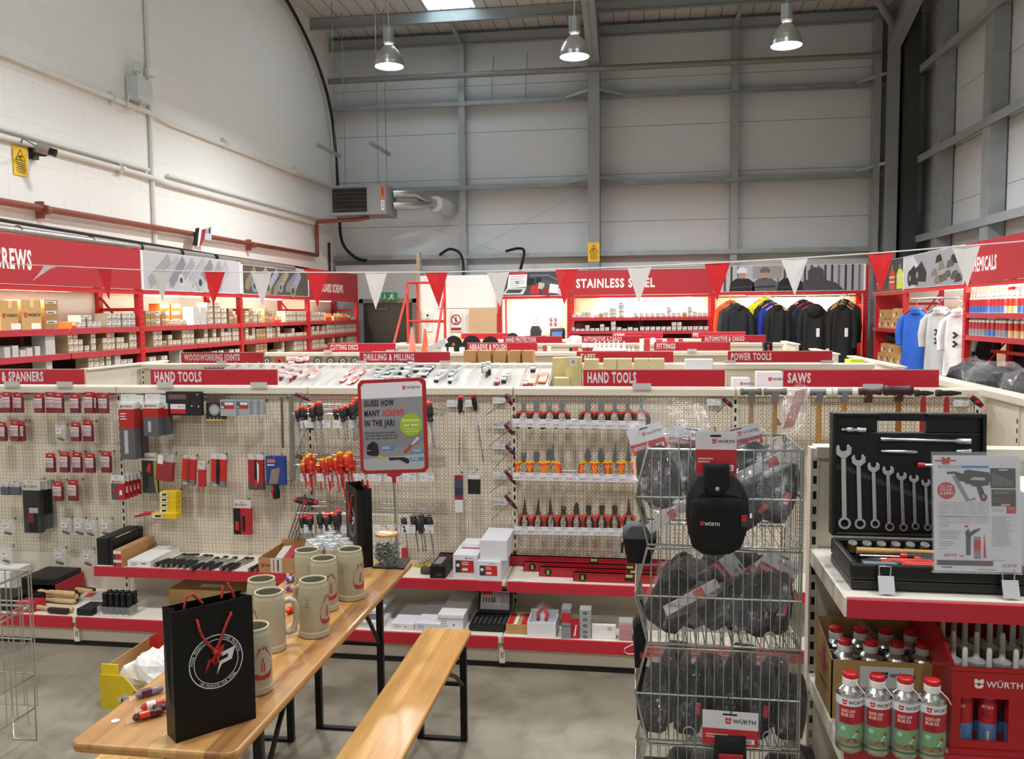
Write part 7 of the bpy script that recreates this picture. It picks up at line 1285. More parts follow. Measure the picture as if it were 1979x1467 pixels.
d.c(w*.77, h*.51, w*.165, mat('#9ab52c', .5), 3, 32); LW = mat('#eef2dd', .5); d.t('Everyone', w*.77, h*.545, h*.03, LW, 4, w=w*.24, al='c', bold=.03); d.t('can win!', w*.77, h*.495, h*.03, LW, 4, w=w*.22, al='c', bold=.03); d.t('Choose from', w*.77, h*.46, h*.014, LW, 4, w=w*.16, al='c'); d.t('1 of the 3 products', w*.77, h*.435, h*.014, LW, 4, w=w*.2, al='c')
d.p([(w*.1, h*.22), (w*.12, h*.31), (w*.2, h*.35), (w*.27, h*.32), (w*.29, h*.22), (w*.26, h*.19), (w*.14, h*.2)], IK, 3); d.p([(w*.27, h*.2), (w*.38, h*.17), (w*.37, h*.15), (w*.27, h*.18)], mat('#c9b62e', .5), 4); d.r(w*.11, h*.25, w*.16, h*.256, mat('#c9c9cc', .5), 4)
d.p([(w*.42, h*.17), (w*.44, h*.14), (w*.58, h*.145), (w*.7, h*.1), (w*.73, h*.115), (w*.72, h*.15), (w*.65, h*.17)], IK, 3); d.p([(w*.64, h*.22), (w*.68, h*.21), (w*.79, h*.29), (w*.76, h*.31)], mat('#b03a36', .5), 3); d.p([(w*.76, h*.3), (w*.78, h*.29), (w*.89, h*.36), (w*.86, h*.385)], mat('#c4c8cc', .5), 4)
for u, v in ((.31, .255), (.76, .215), (.74, .13)): d.r(w*u, h*v, w*(u+.2), h*(v+.035), mat('#3d86c4', .5), 3).lines(w*(u+.02), h*(v+.024), w*(u+.18), 2, h*.014, mat('#d9e6f2', .5), 4, h*.005)
part(b, 'poster', q)
jc = U(748, 1091, z=.779); q = thing('screw_jar', 'glass jar half full of zinc screws with a bamboo lid and white card', 'jar', (jc.x, jc.y, .7795))
t = NT('jar_glass'); t.b.inputs['Base Color'].default_value = (.95, .97, .97, 1); t.b.inputs['Roughness'].default_value = .04; tr = t.n('BsdfTransparent'); mx = t.n('MixShader'); lw = t.n('LayerWeight'); lw.inputs[0].default_value = .25; t.l(t.math('ADD', t.math('MULTIPLY', lw.outputs['Facing'], .16), .01), mx.inputs[0]); t.l(tr.outputs[0], mx.inputs[1]); t.l(t.b.outputs[0], mx.inputs[2]); t.l(mx.outputs[0], t.t.nodes['Material Output'].inputs['Surface']); JG = t.m
b = MB(); b.rev([(0, 0), (.052, 0), (.062, .006), (.068, .03), (.068, .08), (.062, .105), (.052, .122), (.050, .148)], JG, (jc.x, jc.y, .7795), n=32); part(b, 'glass', q)
b = MB(); b.rev([(.048, .146), (.054, .146), (.056, .152), (.054, .158), (.048, .158)], mat('#c99a58', .6), (jc.x, jc.y, .7795), n=32); b.rev([(0, .150), (.048, .150), (.048, .155), (0, .155)], JG, (jc.x, jc.y, .7795), n=24); part(b, 'lid', q)
b = MB(); b.cbox((jc.x-.002, jc.y-.005, .9390), .07, .035, .002, WHITE, rz=-.3); part(b, 'card', q)
b = MB(); rn = random.Random(2); ZS_ = mat('#8f9a98', .25, .9)
for i in range(360):
    z = .79+rn.random()**.9*.092; r = .056*math.sqrt(rn.random()); a = rn.random()*2*PI; c = V((jc.x+r*math.cos(a), jc.y+r*math.sin(a), z)); dv = V((rn.gauss(0, 1), rn.gauss(0, 1), rn.gauss(0, .6))).normalized()*.012
    b.tube([c-dv, c+dv*.9, c+dv], [.0009, .0023, .0045], ZS_, 5)
o = solo(b, 'screws', 'heap of zinc screws inside the glass jar', 'screws'); o['kind'] = 'stuff'
# sweets on the table, sticker
def sweet(label, px, py, rz, ln, c1, c2, rot=0):
    p = U(px, py, z=.782); t = thing('wrapped_sweet', label, 'sweet', (p.x, p.y, .7705), 'wrapped sweets on the table'); b = MB(); T = Matrix.Translation((p.x, p.y, .784)) @ Matrix.Rotation(rz, 4, 'Z'); b.T = T; rn = random.Random(px)
    b.tube([(-ln*.5, 0, -.004), (-ln*.42, 0, 0), (-ln*.2, 0, .001), (ln*.1, 0, 0), (ln*.42, 0, 0), (ln*.5, 0, -.004)], [.006, .0115, .013, .0125, .0115, .006], mat(c1, .2, bump=.6, bs=90), 9); part(b, 'wrapper', t)
    b = MB(); b.T = T; b.tube([(-ln*.3, -.001, .002), (ln*.05, -.001, .002)], .0128, mat(c2, .2), 9); part(b, 'paper_band', t)
    for s in (-1, 1):
        b = MB(); b.T = T; b.add([V((s*ln*.48, 0, -.004)), V((s*ln*.75, -.018, -.010)), V((s*ln*.78, -.004, .006)), V((s*ln*.76, .014, -.009))], [(0, 1, 2), (0, 2, 3)], FROST); part(b, 'twist', t)
for a in (('chocolate wafer in a red and white wrapper, nearest the table corner', 286, 1382, .75, .085, '#5a2a26', '#d8452f'), ('sweet in a red and white wrapper behind the nearest wafer', 298, 1363, .7, .075, '#c2483c', '#e9e2e0'), ('dark sweet touching the bag beside the red wrapped one', 312, 1369, .3, .05, '#4a2428', '#7a3a3a'), ('purple silver sweet farthest back beside the black bag', 289, 1338, .8, .085, '#8a7a8e', '#5a2a3c'), ('blue silver sweet between the far mugs', 561, 1121, .9, .04, '#3b3fae', '#b9b9c9'), ('pink silver sweet beside the blue one between the mugs', 561, 1138, .2, .045, '#b99aa4', '#8a4a5e'), ('bright red wrapped sweet behind the mug handles', 566, 1178, 1.3, .08, '#d8281f', '#e23a2c')): sweet(*a)
b = MB(); p = U(223, 1393, z=.771); b.rev([(0, 0), (.012, 0), (.012, .0012), (0, .0012)], WHITE, (p.x, p.y, .7705), n=16); solo(b, 'sticker', 'small white round sticker on the bare near end of the table', 'sticker')
# yellow carton on the floor with white paper in it
q = thing('display_carton', 'open yellow cardboard display carton on the floor behind the table', 'box', (-2.45, 4.15, 0)); YB_ = mat('#d9bd1c', .6); yx0, yy0 = -2.74, 3.96
b = MB(); b.prism([(0, 0), (.62, 0), (.62, .1), (.3, .09), (.2, .1), (.13, .175), (0, .175)], (yx0, yy0, 0), X_, Z_, V((0, .006, 0)), YB_); d = D(b, (yx0, yy0, 0), X_, Z_, .001); gr = mat('#3c6a2c', .6)
for u, v in ((.11, .05), (.14, .07), (.13, .045)): d.c(u, v, .016, mat('#c9c9b4', .6), 1, 10)
d.p([(.18, .07), (.2, .06), (.2, .095), (.185, .095)], gr, 1).p([(.21, .06), (.225, .06), (.235, .09), (.22, .09)], gr, 1); part(b, 'front_panel', q)
b = MB(); b.box(yx0, yy0+.006, 0, yx0+.006, yy0+.45, .2, BX); part(b, 'side_panel', q); b = MB(); b.box(yx0+.006, yy0+.006, 0, yx0+.1, yy0+.012, .23, mat('#ecd02a', .6)); part(b, 'inner_flap', q)
b = MB(); b.prism([(0, 0), (.62, 0), (.62, .26), (.12, .26), (0, .2)], (yx0, yy0+.45, 0), X_, Z_, V((0, .006, 0)), mat('#c02a24', .55)); part(b, 'rear_panel', q); b = MB(); b.box(yx0+.006, yy0+.012, 0, yx0+.62, yy0+.45, .01, BX); b.box(yx0+.62, yy0, 0, yx0+.626, yy0+.456, .2, BX); part(b, 'base', q)
for i, (x, y, z, s) in enumerate(((-2.52, 4.14, .11, .17), (-2.38, 4.27, .17, .18))):
    b = MB(); blob(b, (x, y, z), s, s*.75, .13, mat('#e9e6e4', .8), 31+i, .28, 20); solo(b, 'crumpled_paper', 'crumpled white paper in the yellow carton, %s' % ('nearer heap', 'farther heap')[i], 'paper')
# wire stand at the left edge
q = thing('wire_stand', 'empty chrome wire display stand cut by the left edge of the photo', 'stand', (-3.15, 3.3, 0)); X1, X0, Y1, Y0 = -2.83, -3.5, 3.62, 2.95; zs = [U(60+i*2.5, y, y=3.62).z for i, y in enumerate((1103, 1163, 1172, 1236, 1302, 1364))]
for k, z in enumerate(zs):
    b = MB(); r = .006 if k in (0, 2) else .0045; b.tube([(X0, Y0, z), (X1, Y0, z), (X1, Y1-.02, z), (X1-.02, Y1, z), (X0, Y1, z)], r, CHROME, 6, True); part(b, 'wire_ring', q)
for i in range(11):
    f = i/10; b = MB(); b.tube([(X1-.001, Y0+(Y1-Y0)*f, zs[0]), (X1-.001, Y0+(Y1-Y0)*f, zs[-1] if i % 3 else .1)], .003, CHROME, 5); part(b, 'side_wire', q); b = MB(); b.tube([(X0+(X1-X0)*f, Y1-.002, zs[0]), (X0+(X1-X0)*f, Y1-.002, zs[-1])], .003, CHROME, 5); part(b, 'back_wire', q)
for y in (Y0+.1, Y1-.02): b = MB(); b.tube([(X1-.12, y, .3), (X1-.12, y, .005), (X1, y, .005), (X1, y, zs[0])], .0035, CHROME, 6); part(b, 'foot', q)
# ================================================================ RIGHT HAND STAND: TOOL CASE, CANS, CRATE
GX0, GX1, GY = .545, 1.87, 2.97
t = thing('gondola_bay', 'cream gondola bay at the right edge carrying the open tool case', 'shelving', (1.2, 2.8, 0)); b = MB()
b.box(GX0+.03, GY, .03, GX1, GY+.02, 1.53, GCREAM); part(b, 'back_panel', t); b = MB(); b.box(GX0+.02, GY-.02, 1.515, GX1, GY+.06, 1.55, GCREAM); part(b, 'top_cap', t)
b = MB(); b.box(GX0+.004, GY-.012, 0, GX0+.03, GY+.05, 1.545, GCREAM)
for k in range(29): z = .05+k*.051; b.box(GX0+.011, GY-.0135, z, GX0+.023, GY-.012, z+.026, SLOT)
part(b, 'slotted_upright', t)
for zf in (1.21, .785, .16):
    b = MB(); b.box(GX0+.012, 2.462, zf-.03, GX1, GY-.004, zf, GSHELF); b.prism([(2.455, zf-.055), (2.455, zf-.002), (GY-.01, zf-.002), (GY-.01, zf-.05)], (GX0+.006, 0, 0), Y_, Z_, V((.006, 0, 0)), GSHELF); q = part(b, 'shelf', t)
    b = MB(); b.prism([(0, 0), (.005, .05), (.012, .053), (.012, 0)], (GX0+.012, 2.448, zf-.056), Y_, Z_, X_*(GX1-GX0-.02), STRIP); part(b, 'price_strip', q)
b = MB(); b.box(GX0+.02, 2.49, 0, GX1, 2.51, .12, GCREAM); part(b, 'plinth', t)
# open tool case: base, lid with handle hole
KB = mat('#0b0b0d', .42); KR = mat('#070709', .6); CS = mat('#d6dbde', .24, .9)
kx0, kx1, kz = .583, 1.045, 1.2105
t = thing('tool_case', 'open black tool case full of chrome spanners on the right shelf', 'case', (.8, 2.65, kz)); b = MB()
b.box(kx0, 2.52, kz, kx1, 2.80, kz+.03, KB); b.box(kx0, 2.52, kz+.03, kx1, 2.535, kz+.075, KB); b.box(kx0, 2.785, kz+.03, kx1, 2.80, kz+.08, KB); b.box(kx0, 2.535, kz+.03, kx0+.02, 2.785, kz+.078, KB); b.box(kx1-.02, 2.535, kz+.03, kx1, 2.785, kz+.078, KB); part(b, 'base', t, bevel=.006)
LO = V((.585, 2.80, 1.295)); LX = X_; LY = V((0, .02, .375)).normalized(); LN = LX.cross(LY); LW_, LH = .45, .385
L = lambda u, v, n=0: LO+LX*u+LY*v+LN*n
def lid(px, py): d = RT*((px-989.5)/FPX)+DN*((py-733.5)/FPX)+_f; p = EYE+d*((LO-EYE).dot(LN)/d.dot(LN))-LO; return p.dot(LX), p.dot(LY)
h0, h1 = lid(1698, 836), lid(1793, 815)
b = MB(); bl = lambda u0, v0, u1, v1, n0=-.045, n1=-.012: b.obb(L(u0, v0, n0), LX*(u1-u0), LY*(v1-v0), LN*(n1-n0), KB)
bl(0, 0, LW_, h0[1]); bl(0, h0[1], h0[0], LH); bl(h1[0], h0[1], LW_, LH); bl(h0[0], h1[1], h1[0], LH)
for a in ((0, 0, .012, LH), (LW_-.012, 0, LW_, LH), (.012, 0, LW_-.012, .012), (.012, LH-.012, h0[0], LH), (h1[0], LH-.012, LW_-.012, LH)): bl(*a, -.012, .006)
part(b, 'lid', t, bevel=.004)
b = MB(); d = D(b, L(0, 0, -.0115), LX, LY, .0006)
e = [lid(*p) for p in ((1612, 1020), (1612, 850), (1640, 850), (1860, 960), (1860, 1020))]; d.p(e, KR, 1); e = [lid(*p) for p in ((1610, 897), (1640, 903), (1860, 990), (1860, 1000), (1640, 912), (1610, 906))]; d.p(e, mat('#3a3a3d', .5), 2)
for p0, p1 in (((1609, 848), (1684, 820)), ((1700, 862), (1880, 842)), ((1700, 882), (1776, 866))): a, c = lid(*p0), lid(*p1); d.r(a[0], a[1], c[0], c[1], KR, 1)
part(b, 'moulded_recess', t)
def spanner(i, top, ring, hw):
    a, c = V(lid(*top)+(0,)), V(lid(*ring)+(0,)); ax = (a-c).normalized(); n = V((-ax.y, ax.x, 0)); q = thing('combination_spanner', 'chrome combination spanner in the case lid, %s from the left' % ORD[i], 'spanner', L(c.x, c.y, 0), 'chrome spanners in the lid'); w = hw
    P = lambda s, o: ((c+ax*s+n*o).x, (c+ax*s+n*o).y); ln = (a-c).length; b = MB(); z = L(0, 0, -.006)
    b.prism([P(w*.55, -w*.3), P(ln-w*.9, -w*.3), P(ln-w*.9, w*.3), P(w*.55, w*.3)], z, LX, LY, LN*.006, CS); part(b, 'shank', q, bevel=.0015)
    b = MB(); b.prism([P(ln-w*1.15, -w*.28), P(ln-w*.6, -w*.95), P(ln+w*.2, -w), P(ln+w*.62, -w*.62), P(ln+w*.45, -w*.42), P(ln-w*.15, -w*.36), P(ln-w*.3, 0), P(ln-w*.1, w*.4), P(ln+w*.5, w*.5), P(ln+w*.55, w*.72), P(ln+w*.1, w), P(ln-w*.65, w*.9), P(ln-w*1.15, w*.28)], z, LX, LY, LN*.008, CS); part(b, 'open_jaw', q, bevel=.001)
    b = MB(); b.rev([(w*.48, 0), (w*.78, 0), (w*.78, .009), (w*.48, .009), (w*.48, 0)], CS, z+LX*c.x+LY*c.y, LN, 20); part(b, 'ring_end', q)
for i, (tp, rg, hw) in enumerate([((1630, 868), (1632, 1011), .0245), ((1659, 886), (1662, 1012), .0215), ((1688, 900), (1691, 1012), .0185), ((1716, 907), (1719, 1018), .0175), ((1742, 918), (1746, 1019), .0155), ((1766, 923), (1769, 1017), .0145), ((1789, 931), (1792.5, 1019), .0135), ((1812, 940), (1815, 1019), .012), ((1833, 945), (1836, 1019), .012)]): spanner(i, tp, rg, hw)
def rod(name, label, p0, p1, rs):
    a, c = L(*lid(*p0), -.002), L(*lid(*p1), -.002); k = c-a; b = MB(); b.tube([a+k*f for f, _ in rs], [r for _, r in rs], CS, 12); return solo(b, name, label, 'tool')
rod('universal_joint', 'chrome universal joint at the top left of the case lid', (1626, 830), (1673, 831), [(0, .005), (.2, .005), (.21, .009), (.5, .009), (.52, .006), (.62, .006), (.64, .009), (1, .009)]); rod('extension_bar', 'long chrome extension bar across the case lid', (1702, 849), (1876, 853), [(0, .006), (.08, .006), (.1, .005), (.82, .005), (.86, .0095), (1, .0095)])
rod('extension_bar', 'short chrome bar below the long extension bar', (1703, 872), (1773, 874), [(0, .004), (.5, .006), (.95, .006), (1, .003)]); rod('sliding_bar', 'chrome bar end peeping over the leaflet', (1848, 872), (1877, 872), [(0, .005), (.5, .007), (1, .007)])
b = MB(); a = L(*lid(1773, 899), 0); b.cyl(a, a+LX*.02, .009, RED, n=10); b.cyl(a+LX*.02, a+LX*.08, .006, CS, n=8); solo(b, 'ratchet', 'red ended ratchet tip beside the leaflet in the lid', 'tool')
zb = kz+.055
for i in range(9): x = kx0+.055+i*.042; b = MB(); b.rev([(.006, 0), (.012, 0), (.0135, .004), (.0135, .03), (.006, .03)], [CS, CS, mat('#c9b27a', .3, .8), CS], (x, 2.765, kz+.048), (0, -.4, 1), 16); solo(b, 'socket', 'chrome socket in the rear row of the case base, %s from the left' % ORD[i], 'socket', 'sockets in the case')
q = thing('hammer', 'small hammer with a wooden handle lying in the case base', 'hammer', (.8, 2.72, zb)); b = MB(); b.tube([(kx0+.06, 2.725, zb+.004), (kx0+.3, 2.72, zb+.004), (kx0+.4, 2.72, zb+.004)], [.011, .009, .008], mat('#c2965c', .5), 10); part(b, 'handle', q); b = MB(); b.tube([(kx0+.4, 2.68, zb+.004), (kx0+.4, 2.76, zb+.004)], .011, KB, 10); part(b, 'head', q)
for i, (y, c1, c2, lb) in enumerate(((2.685, '#1d1d20', '#c02a26', 'black and red screwdriver lying in the case base behind the pliers'), (2.655, '#26262a', '#a9251f', 'second black and red screwdriver lying in the case base'))):
    q = thing('screwdriver', lb, 'screwdriver', (.75, y, zb)); b = MB(); x = kx0+.18+.03*i; b.tube([(x, y, zb), (x+.03, y, zb), (x+.1, y, zb)], [.01, .0125, .009], mat(c1, .5), 10); part(b, 'handle', q); b = MB(); b.tube([(x-.006, y, zb), (x+.012, y, zb)], .0118, mat(c2, .4), 10); part(b, 'cap', q); b = MB(); b.cyl((x, y, zb), (x-.12, y, zb), .0035, CS, n=6); part(b, 'shaft', q)
for i, y in enumerate((2.63, 2.60)):
    q = thing('pliers', 'red handled pliers lying in the case base, %s' % ('rear pair', 'front pair')[i], 'pliers', (.72, y, zb)); x = kx0+.05+.05*i; 
    for s in (-1, 1): b = MB(); b.tube([(x+.05, y, zb), (x+.09, y+s*.010, zb), (x+.2, y+s*.011, zb)], [.006, .0085, .007], mat('#d2321f', .4), 8); part(b, 'handle', q)
    b = MB(); b.tube([(x, y, zb), (x+.03, y, zb), (x+.055, y, zb)], [.003, .011, .009], mat('#35353a', .4, .5), 8); part(b, 'jaws', q)
b = MB(); b.box(kx0+.04, 2.545, kz+.06, kx0+.13, 2.575, kz+.07, mat('#7d8590', .3)); part(b, 'bit_box', t)
for i, px in enumerate((1708, 1946)):
    p = U(px, 1130, y=2.515); b = MB(); b.box(p.x-.02, 2.508, kz+.028, p.x+.02, 2.52, kz+.075, KB); b.tube([(p.x-.014, 2.506, kz+.045), (p.x-.016, 2.506, kz+.075), (p.x+.016, 2.506, kz+.075), (p.x+.014, 2.506, kz+.045)], .0022, CS, 6); q = part(b, 'latch', t); b = MB(); b.obb((p.x-.021, 2.50, kz+.05), (.042, 0, 0), (0, -.018, -.045), (0, -.004, .001), mat('#dcdee0', .3, .4)); part(b, 'latch_plate', q)
for i in range(11): x = U(1890+i*8.5, 1098, y=2.56).x; b = MB(); b.cyl((x, 2.56, kz+.062), (x, 2.56, kz+.078), .0045, CS, n=8); solo(b, 'screwdriver_bit', 'chrome bit in the front row of the case base, %s from the left' % ORD[i], 'bit', 'bits in the case')
# leaflet in an acrylic stand
O, PX, PY = U(1806, 1103, y=2.505), U(1974, 1107, y=2.505), U(1792, 880, y=2.535); ex = (PX-O).normalized(); w = (PX-O).length; ey = PY-O; ey = (ey-ex*ey.dot(ex)); h = ey.length; ey.normalize(); N = ex.cross(ey)
q = thing('leaflet_stand', 'clear acrylic stand with a printed offer leaflet leaning before the tool case', 'sign', O); b = MB(); b.obb(O-ex*.004-ey*.004+N*.0022, ex*(w+.008), ey*(h+.014), N*.0015, CLEAR); b.obb(O-ex*.004-ey*.004-N*.004, ex*(w+.008), ey*(h+.014), N*.0015, CLEAR); b.obb(O-ex*.004-ey*.004, ex*(w+.008), N*-.05, -ey*.002, CLEAR); part(b, 'acrylic_holder', q)
b = MB(); b.obb(O-N*.0012, ex*w, ey*h, N*.001, mat('#dfdee9', .45)); d = D(b, O, ex, ey, .00012); R_ = lambda u0, v0, u1, v1, m, k=1: d.r(u0*w, v0*h, u1*w, v1*h, m, k); Pq = lambda pts, m, k=2: d.p([(u*w, v*h) for u, v in pts], m, k); T_ = lambda s, u, v, hh, m, ww, k=3, al='l': d.t(s, u*w, v*h, hh*h, m, k, w=ww*w, al=al, bold=.03)
lr = mat('#c22a30', .5); lg = mat('#d2d2da', .5); lk = mat('#2f3033', .5); lm = mat('#8f9096', .5)
Pq([(.02, .948), (.1, .948), (.1, .932), (.13, .918), (.15, .93), (.17, .918), (.19, .932), (.2, .948), (.27, .948), (.27, .96), (.2, .96), (.2, .985), (.17, .985), (.15, .968), (.13, .985), (.1, .985), (.1, .96), (.02, .96)], lr); R_(.06, .892, .64, .912, mat('#3f86d2', .5)); R_(.08, .897, .33, .906, WHITE, 2)
Pq([(.16, .858), (.16, .838), (.25, .84), (.3, .78), (.37, .77), (.37, .755), (.43, .755), (.44, .74), (.5, .73), (.55, .61), (.6, .605), (.62, .63), (.56, .735), (.64, .745), (.67, .8), (.65, .855), (.4, .878), (.36, .865), (.35, .84), (.26, .862)], lk, 3); Pq([(.22, .815), (.26, .835), (.42, .62), (.48, .64), (.49, .62), (.38, .60)], lm, 2); Pq([(.42, .79), (.47, .815), (.6, .81), (.6, .785)], mat('#b9bac0', .5), 4)
d.c(w*.15, h*.695, w*.105, lr, 4, 28, w*.105)
for s_, v, hh, ww in (('ALL THIS', .722, .018, .14), ('FOR JUST', .695, .018, .14), ('£499!', .66, .025, .15)): T_(s_, .15, v, hh, WHITE, ww, 5, 'c')
R_(.57, .62, .625, .665, lr, 3); T_('S', .565, .64, .02, WHITE, .025, 4); R_(.66, .72, .95, .892, lk, 2); R_(.67, .565, .95, .71, lk, 2); R_(.76, .872, .86, .882, WHITE, 3); R_(.78, .572, .88, .582, WHITE, 3)
for i in range(9): R_(.69+.026*i, .74, .7+.026*i, .85-.008*i, lm, 3)
for i in range(8): d.c(w*(.71+.03*i), h*.695, w*.009, lm, 3, 8)
R_(.7, .677, .87, .683, mat('#c7a15c', .5), 3); R_(.69, .6, .9, .606, lr, 3); R_(.69, .625, .85, .63, lr, 3); R_(.84, .505, .95, .565, lr, 4); T_('SAVE', .895, .545, .01, WHITE, .06, 5, 'c')
for v0, v1, us in ((.48, .59, (.05, .22, .4, .51, .62)), (.42, .465, (.05, .28, .48, .62))):
    R_(.04, v0-.01, .64, v1+.01, lg, 1)
    for a, c in zip(us, us[1:]): d.lines(w*(a+.01), h*v1, w*(c-.02), 5 if v1 > .5 else 3, h*.022, mat('#a9a9b2', .5), 3, h*.004)
for u0, v0, u1, n in ((.05, .4, .25, 2), (.05, .345, .35, 5), (.05, .25, .27, 3), (.05, .19, .2, 1), (.67, .47, .92, 16), (.68, .54, .82, 2), (.67, .1, .82, 1)): d.lines(w*u0, h*v0, w*u1, n, h*.0165, mat('#9c9ca6', .5), 3, h*.005)
Pq([(.37, .14), (.42, .14), (.43, .33), (.46, .36), (.54, .375), (.54, .365), (.46, .345), (.44, .31), (.4, .37), (.36, .34), (.37, .31)], mat('#4a4b4f', .5), 3); Pq([(.355, .38), (.4, .38), (.4, .395), (.355, .395)], lr, 4); R_(.46, .11, .54, .3, mat('#8b8c90', .5), 3); R_(.46, .18, .54, .27, lr, 4); Pq([(.57, .12), (.6, .12), (.6, .16), (.585, .32), (.578, .32), (.57, .16)], lr, 3)
T_('£69.99', .11, .125, .026, lr, .15); d.lines(w*.29, h*.128, w*.38, 1, h*.02, lr, 3, h*.008); R_(.03, .05, .68, .095, mat('#46474c', .5), 2); R_(.5, .055, .66, .09, mat('#7a2e30', .5), 3); T_('£129.99', .79, .045, .026, lr, .16); d.lines(w*.08, h*.03, w*.22, 1, h*.02, INK, 3, h*.008); d.lines(w*.5, h*.015, w*.85, 1, h*.02, lm, 3, h*.006); part(b, 'leaflet', q)
b = MB(); b.box(1.075, 2.56, 1.2105, 1.3, 2.9, 1.475, mat('#e6e5e2', .6)); d = D(b, (1.075, 2.9, 1.475), V((0, 0, -1)), V((0, -1, 0)), .001); d.t('NFPS', .05, .2, .035, INK, 1, w=.09); d.t('AREIZ', .16, .2, .035, INK, 1, w=.09); solo(b, 'carton', 'white carton with sideways lettering at the right edge of the shelf', 'box')
# spray cans
class CD(D):
    def __init__(s, mb, c, r, a0): s.mb = mb; s.cn = V(c); s.rr = r; s.a0 = a0; s.st = .0003
    def at(s, u, v, k=1): a = s.a0+u/s.rr; q = s.rr+s.st*k; return s.cn+V((q*math.cos(a), q*math.sin(a), v))
    def r(s, u0, v0, u1, v1, m, k=1):
        n = max(1, int(abs(u1-u0)/.004))
        for i in range(n): a, c = u0+(u1-u0)*i/n, u0+(u1-u0)*(i+1)/n; s.mb.poly([s.at(a, v0, k), s.at(c, v0, k), s.at(c, v1, k), s.at(a, v1, k)], m)
        return s
def spray():
    t = thing('spray_can', 'proto', 'can'); r = .0365; b = MB(); MT = mat('#bfc0bd', .22, .95); b.rev([(0, .002), (r*.85, 0), (r, .008), (r, .158), (r*.97, .163), (r, .167), (r*.9, .174), (r*.55, .184), (r*.5, .186)], MT, n=32); d = CD(b, (0, 0, 0), r, -PI/2-1.55); c = PI*r
    d.r(0, .135, c, .158, mat('#e3e1e6', .4)); d.r(-.02, .02, .022, .135, mat('#8c8d93', .4)); d.r(.022, .085, c, .135, mat('#b8242c', .4)); d.r(.022, .03, c, .085, mat('#79a878', .4)); d.r(.022, .03, c, .044, mat('#8f7a5c', .4), 2); d.r(0, .012, c, .03, MT); d.r(0, .019, c, .024, mat('#2e7a3c', .4), 2)
    d.logo(.032, .139, .014, PRED, INK, 2); d.t('ROST-OFF', .03, .117, .0085, WHITE, 2, w=.036, bold=.03); d.t('BLUE ICE', .03, .106, .0085, WHITE, 2, w=.033, bold=.03); d.lines(.03, .1, .066, 4, .0045, mat('#6a1218', .5), 2, .0018)
    d.p([(.045, .032), (.072, .032), (.07, .042), (.06, .048), (.05, .043)], mat('#4c423a', .5), 4); d.p([(.058, .046), (.062, .046), (.074, .062), (.07, .064)], mat('#c9dcea', .4), 4); d.p([(.068, .064), (.076, .06), (.078, .07), (.07, .07)], mat('#b83a34', .5), 5); d.c(.036, .072, .007, mat('#a9d0d0', .4), 4, 10); part(b, 'can_body', t)
    b = MB(); b.rev([(r*.55, .184), (r*.58, .186), (r*.58, .203), (r*.5, .205)], mat('#ecebea', .4), n=20); part(b, 'white_collar', t); b = MB(); b.rev([(r*.52, .2035), (r*.56, .206), (r*.55, .217), (r*.45, .219), (0, .218)], mat('#c8222a', .4), n=20); part(b, 'red_cap', t); b = MB(); b.tube([(.012, -.02, .196), (.03, -.03, .178), (.04, -.025, .16)], .0016, WHITE, 5); part(b, 'straw', t); return Rep(t)
R = spray()
for i, (px, py) in enumerate([(1643.7, 1299), (1696, 1304), (1749.6, 1309), (1802, 1313)]): p = U(px, py, z=1.003); R.place((p.x, p.y, .7855), 'red capped spray can standing before the brown carton, %s from the left' % ORD[i], 'spray cans in front of the carton', (0, 0, .05*i-.1))
for j, rw in enumerate([[(1607, 1238), (1655, 1241), (1704, 1245), (1752, 1248)], [(1619, 1256), (1668, 1260), (1717, 1263), (1768.5, 1266)]]):
    for i, (px, py) in enumerate(rw): x = .600+i*.074; R.place((x+.004*j, 2.78-.105*j+.0, .792), 'spray can inside the brown carton, %s row, %s from the left' % (('rear', 'front')[j], ORD[i]), 'spray cans in the carton', (0, 0, .6*i+j))
CB = mat('#a98552', .8, noise=.05, ns=16); bx0, bx1, by0, by1 = .556, .868, 2.625, 2.86; q = thing('open_carton', 'open brown carton full of red capped spray cans on the lower right shelf', 'box', (.7, 2.7, .7855)); b = MB(); z0, z1 = .7855, .965
b.box(bx0, by0, z0, bx1, by0+.004, z1, CB); b.prism([(by0, z0), (by1, z0), (by1, z1+.05), (by0, z1)], (bx0, 0, 0), Y_, Z_, V((.004, 0, 0)), CB); b.box(bx0, by1, z0, bx1, by1+.004, z1+.05, CB); b.prism([(by0, z0), (by1, z0), (by1, z1+.05), (by0, z1)], (bx1-.004, 0, 0), Y_, Z_, V((.004, 0, 0)), CB); b.box(bx0+.004, by0+.004, z0, bx1-.004, by1, z0+.004, CB)
d = D(b, (bx0, by0, z0), X_, Z_, .001); d.r(.08, .1, .23, .165, mat('#cfccca', .5), 1); d.logo(.14, .13, .02, INK, INK, 2); d = D(b, (bx0, by1, z0), -Y_, Z_, .001); d.p([(.05, .12), (.09, .12), (.1, .1), (.14, .1), (.15, .12), (.19, .12), (.19, .14), (.15, .14), (.14, .17), (.1, .17), (.09, .14), (.05, .14)], mat('#a8402c', .6), 1); d.r(.06, .06, .18, .075, mat('#6b4c30', .6), 1); part(b, 'carton', q)
b = MB(); b.box(.565, 2.5, .162, .8, 2.9, .5, CB); solo(b, 'carton', 'brown carton on the base below the spray cans', 'box')
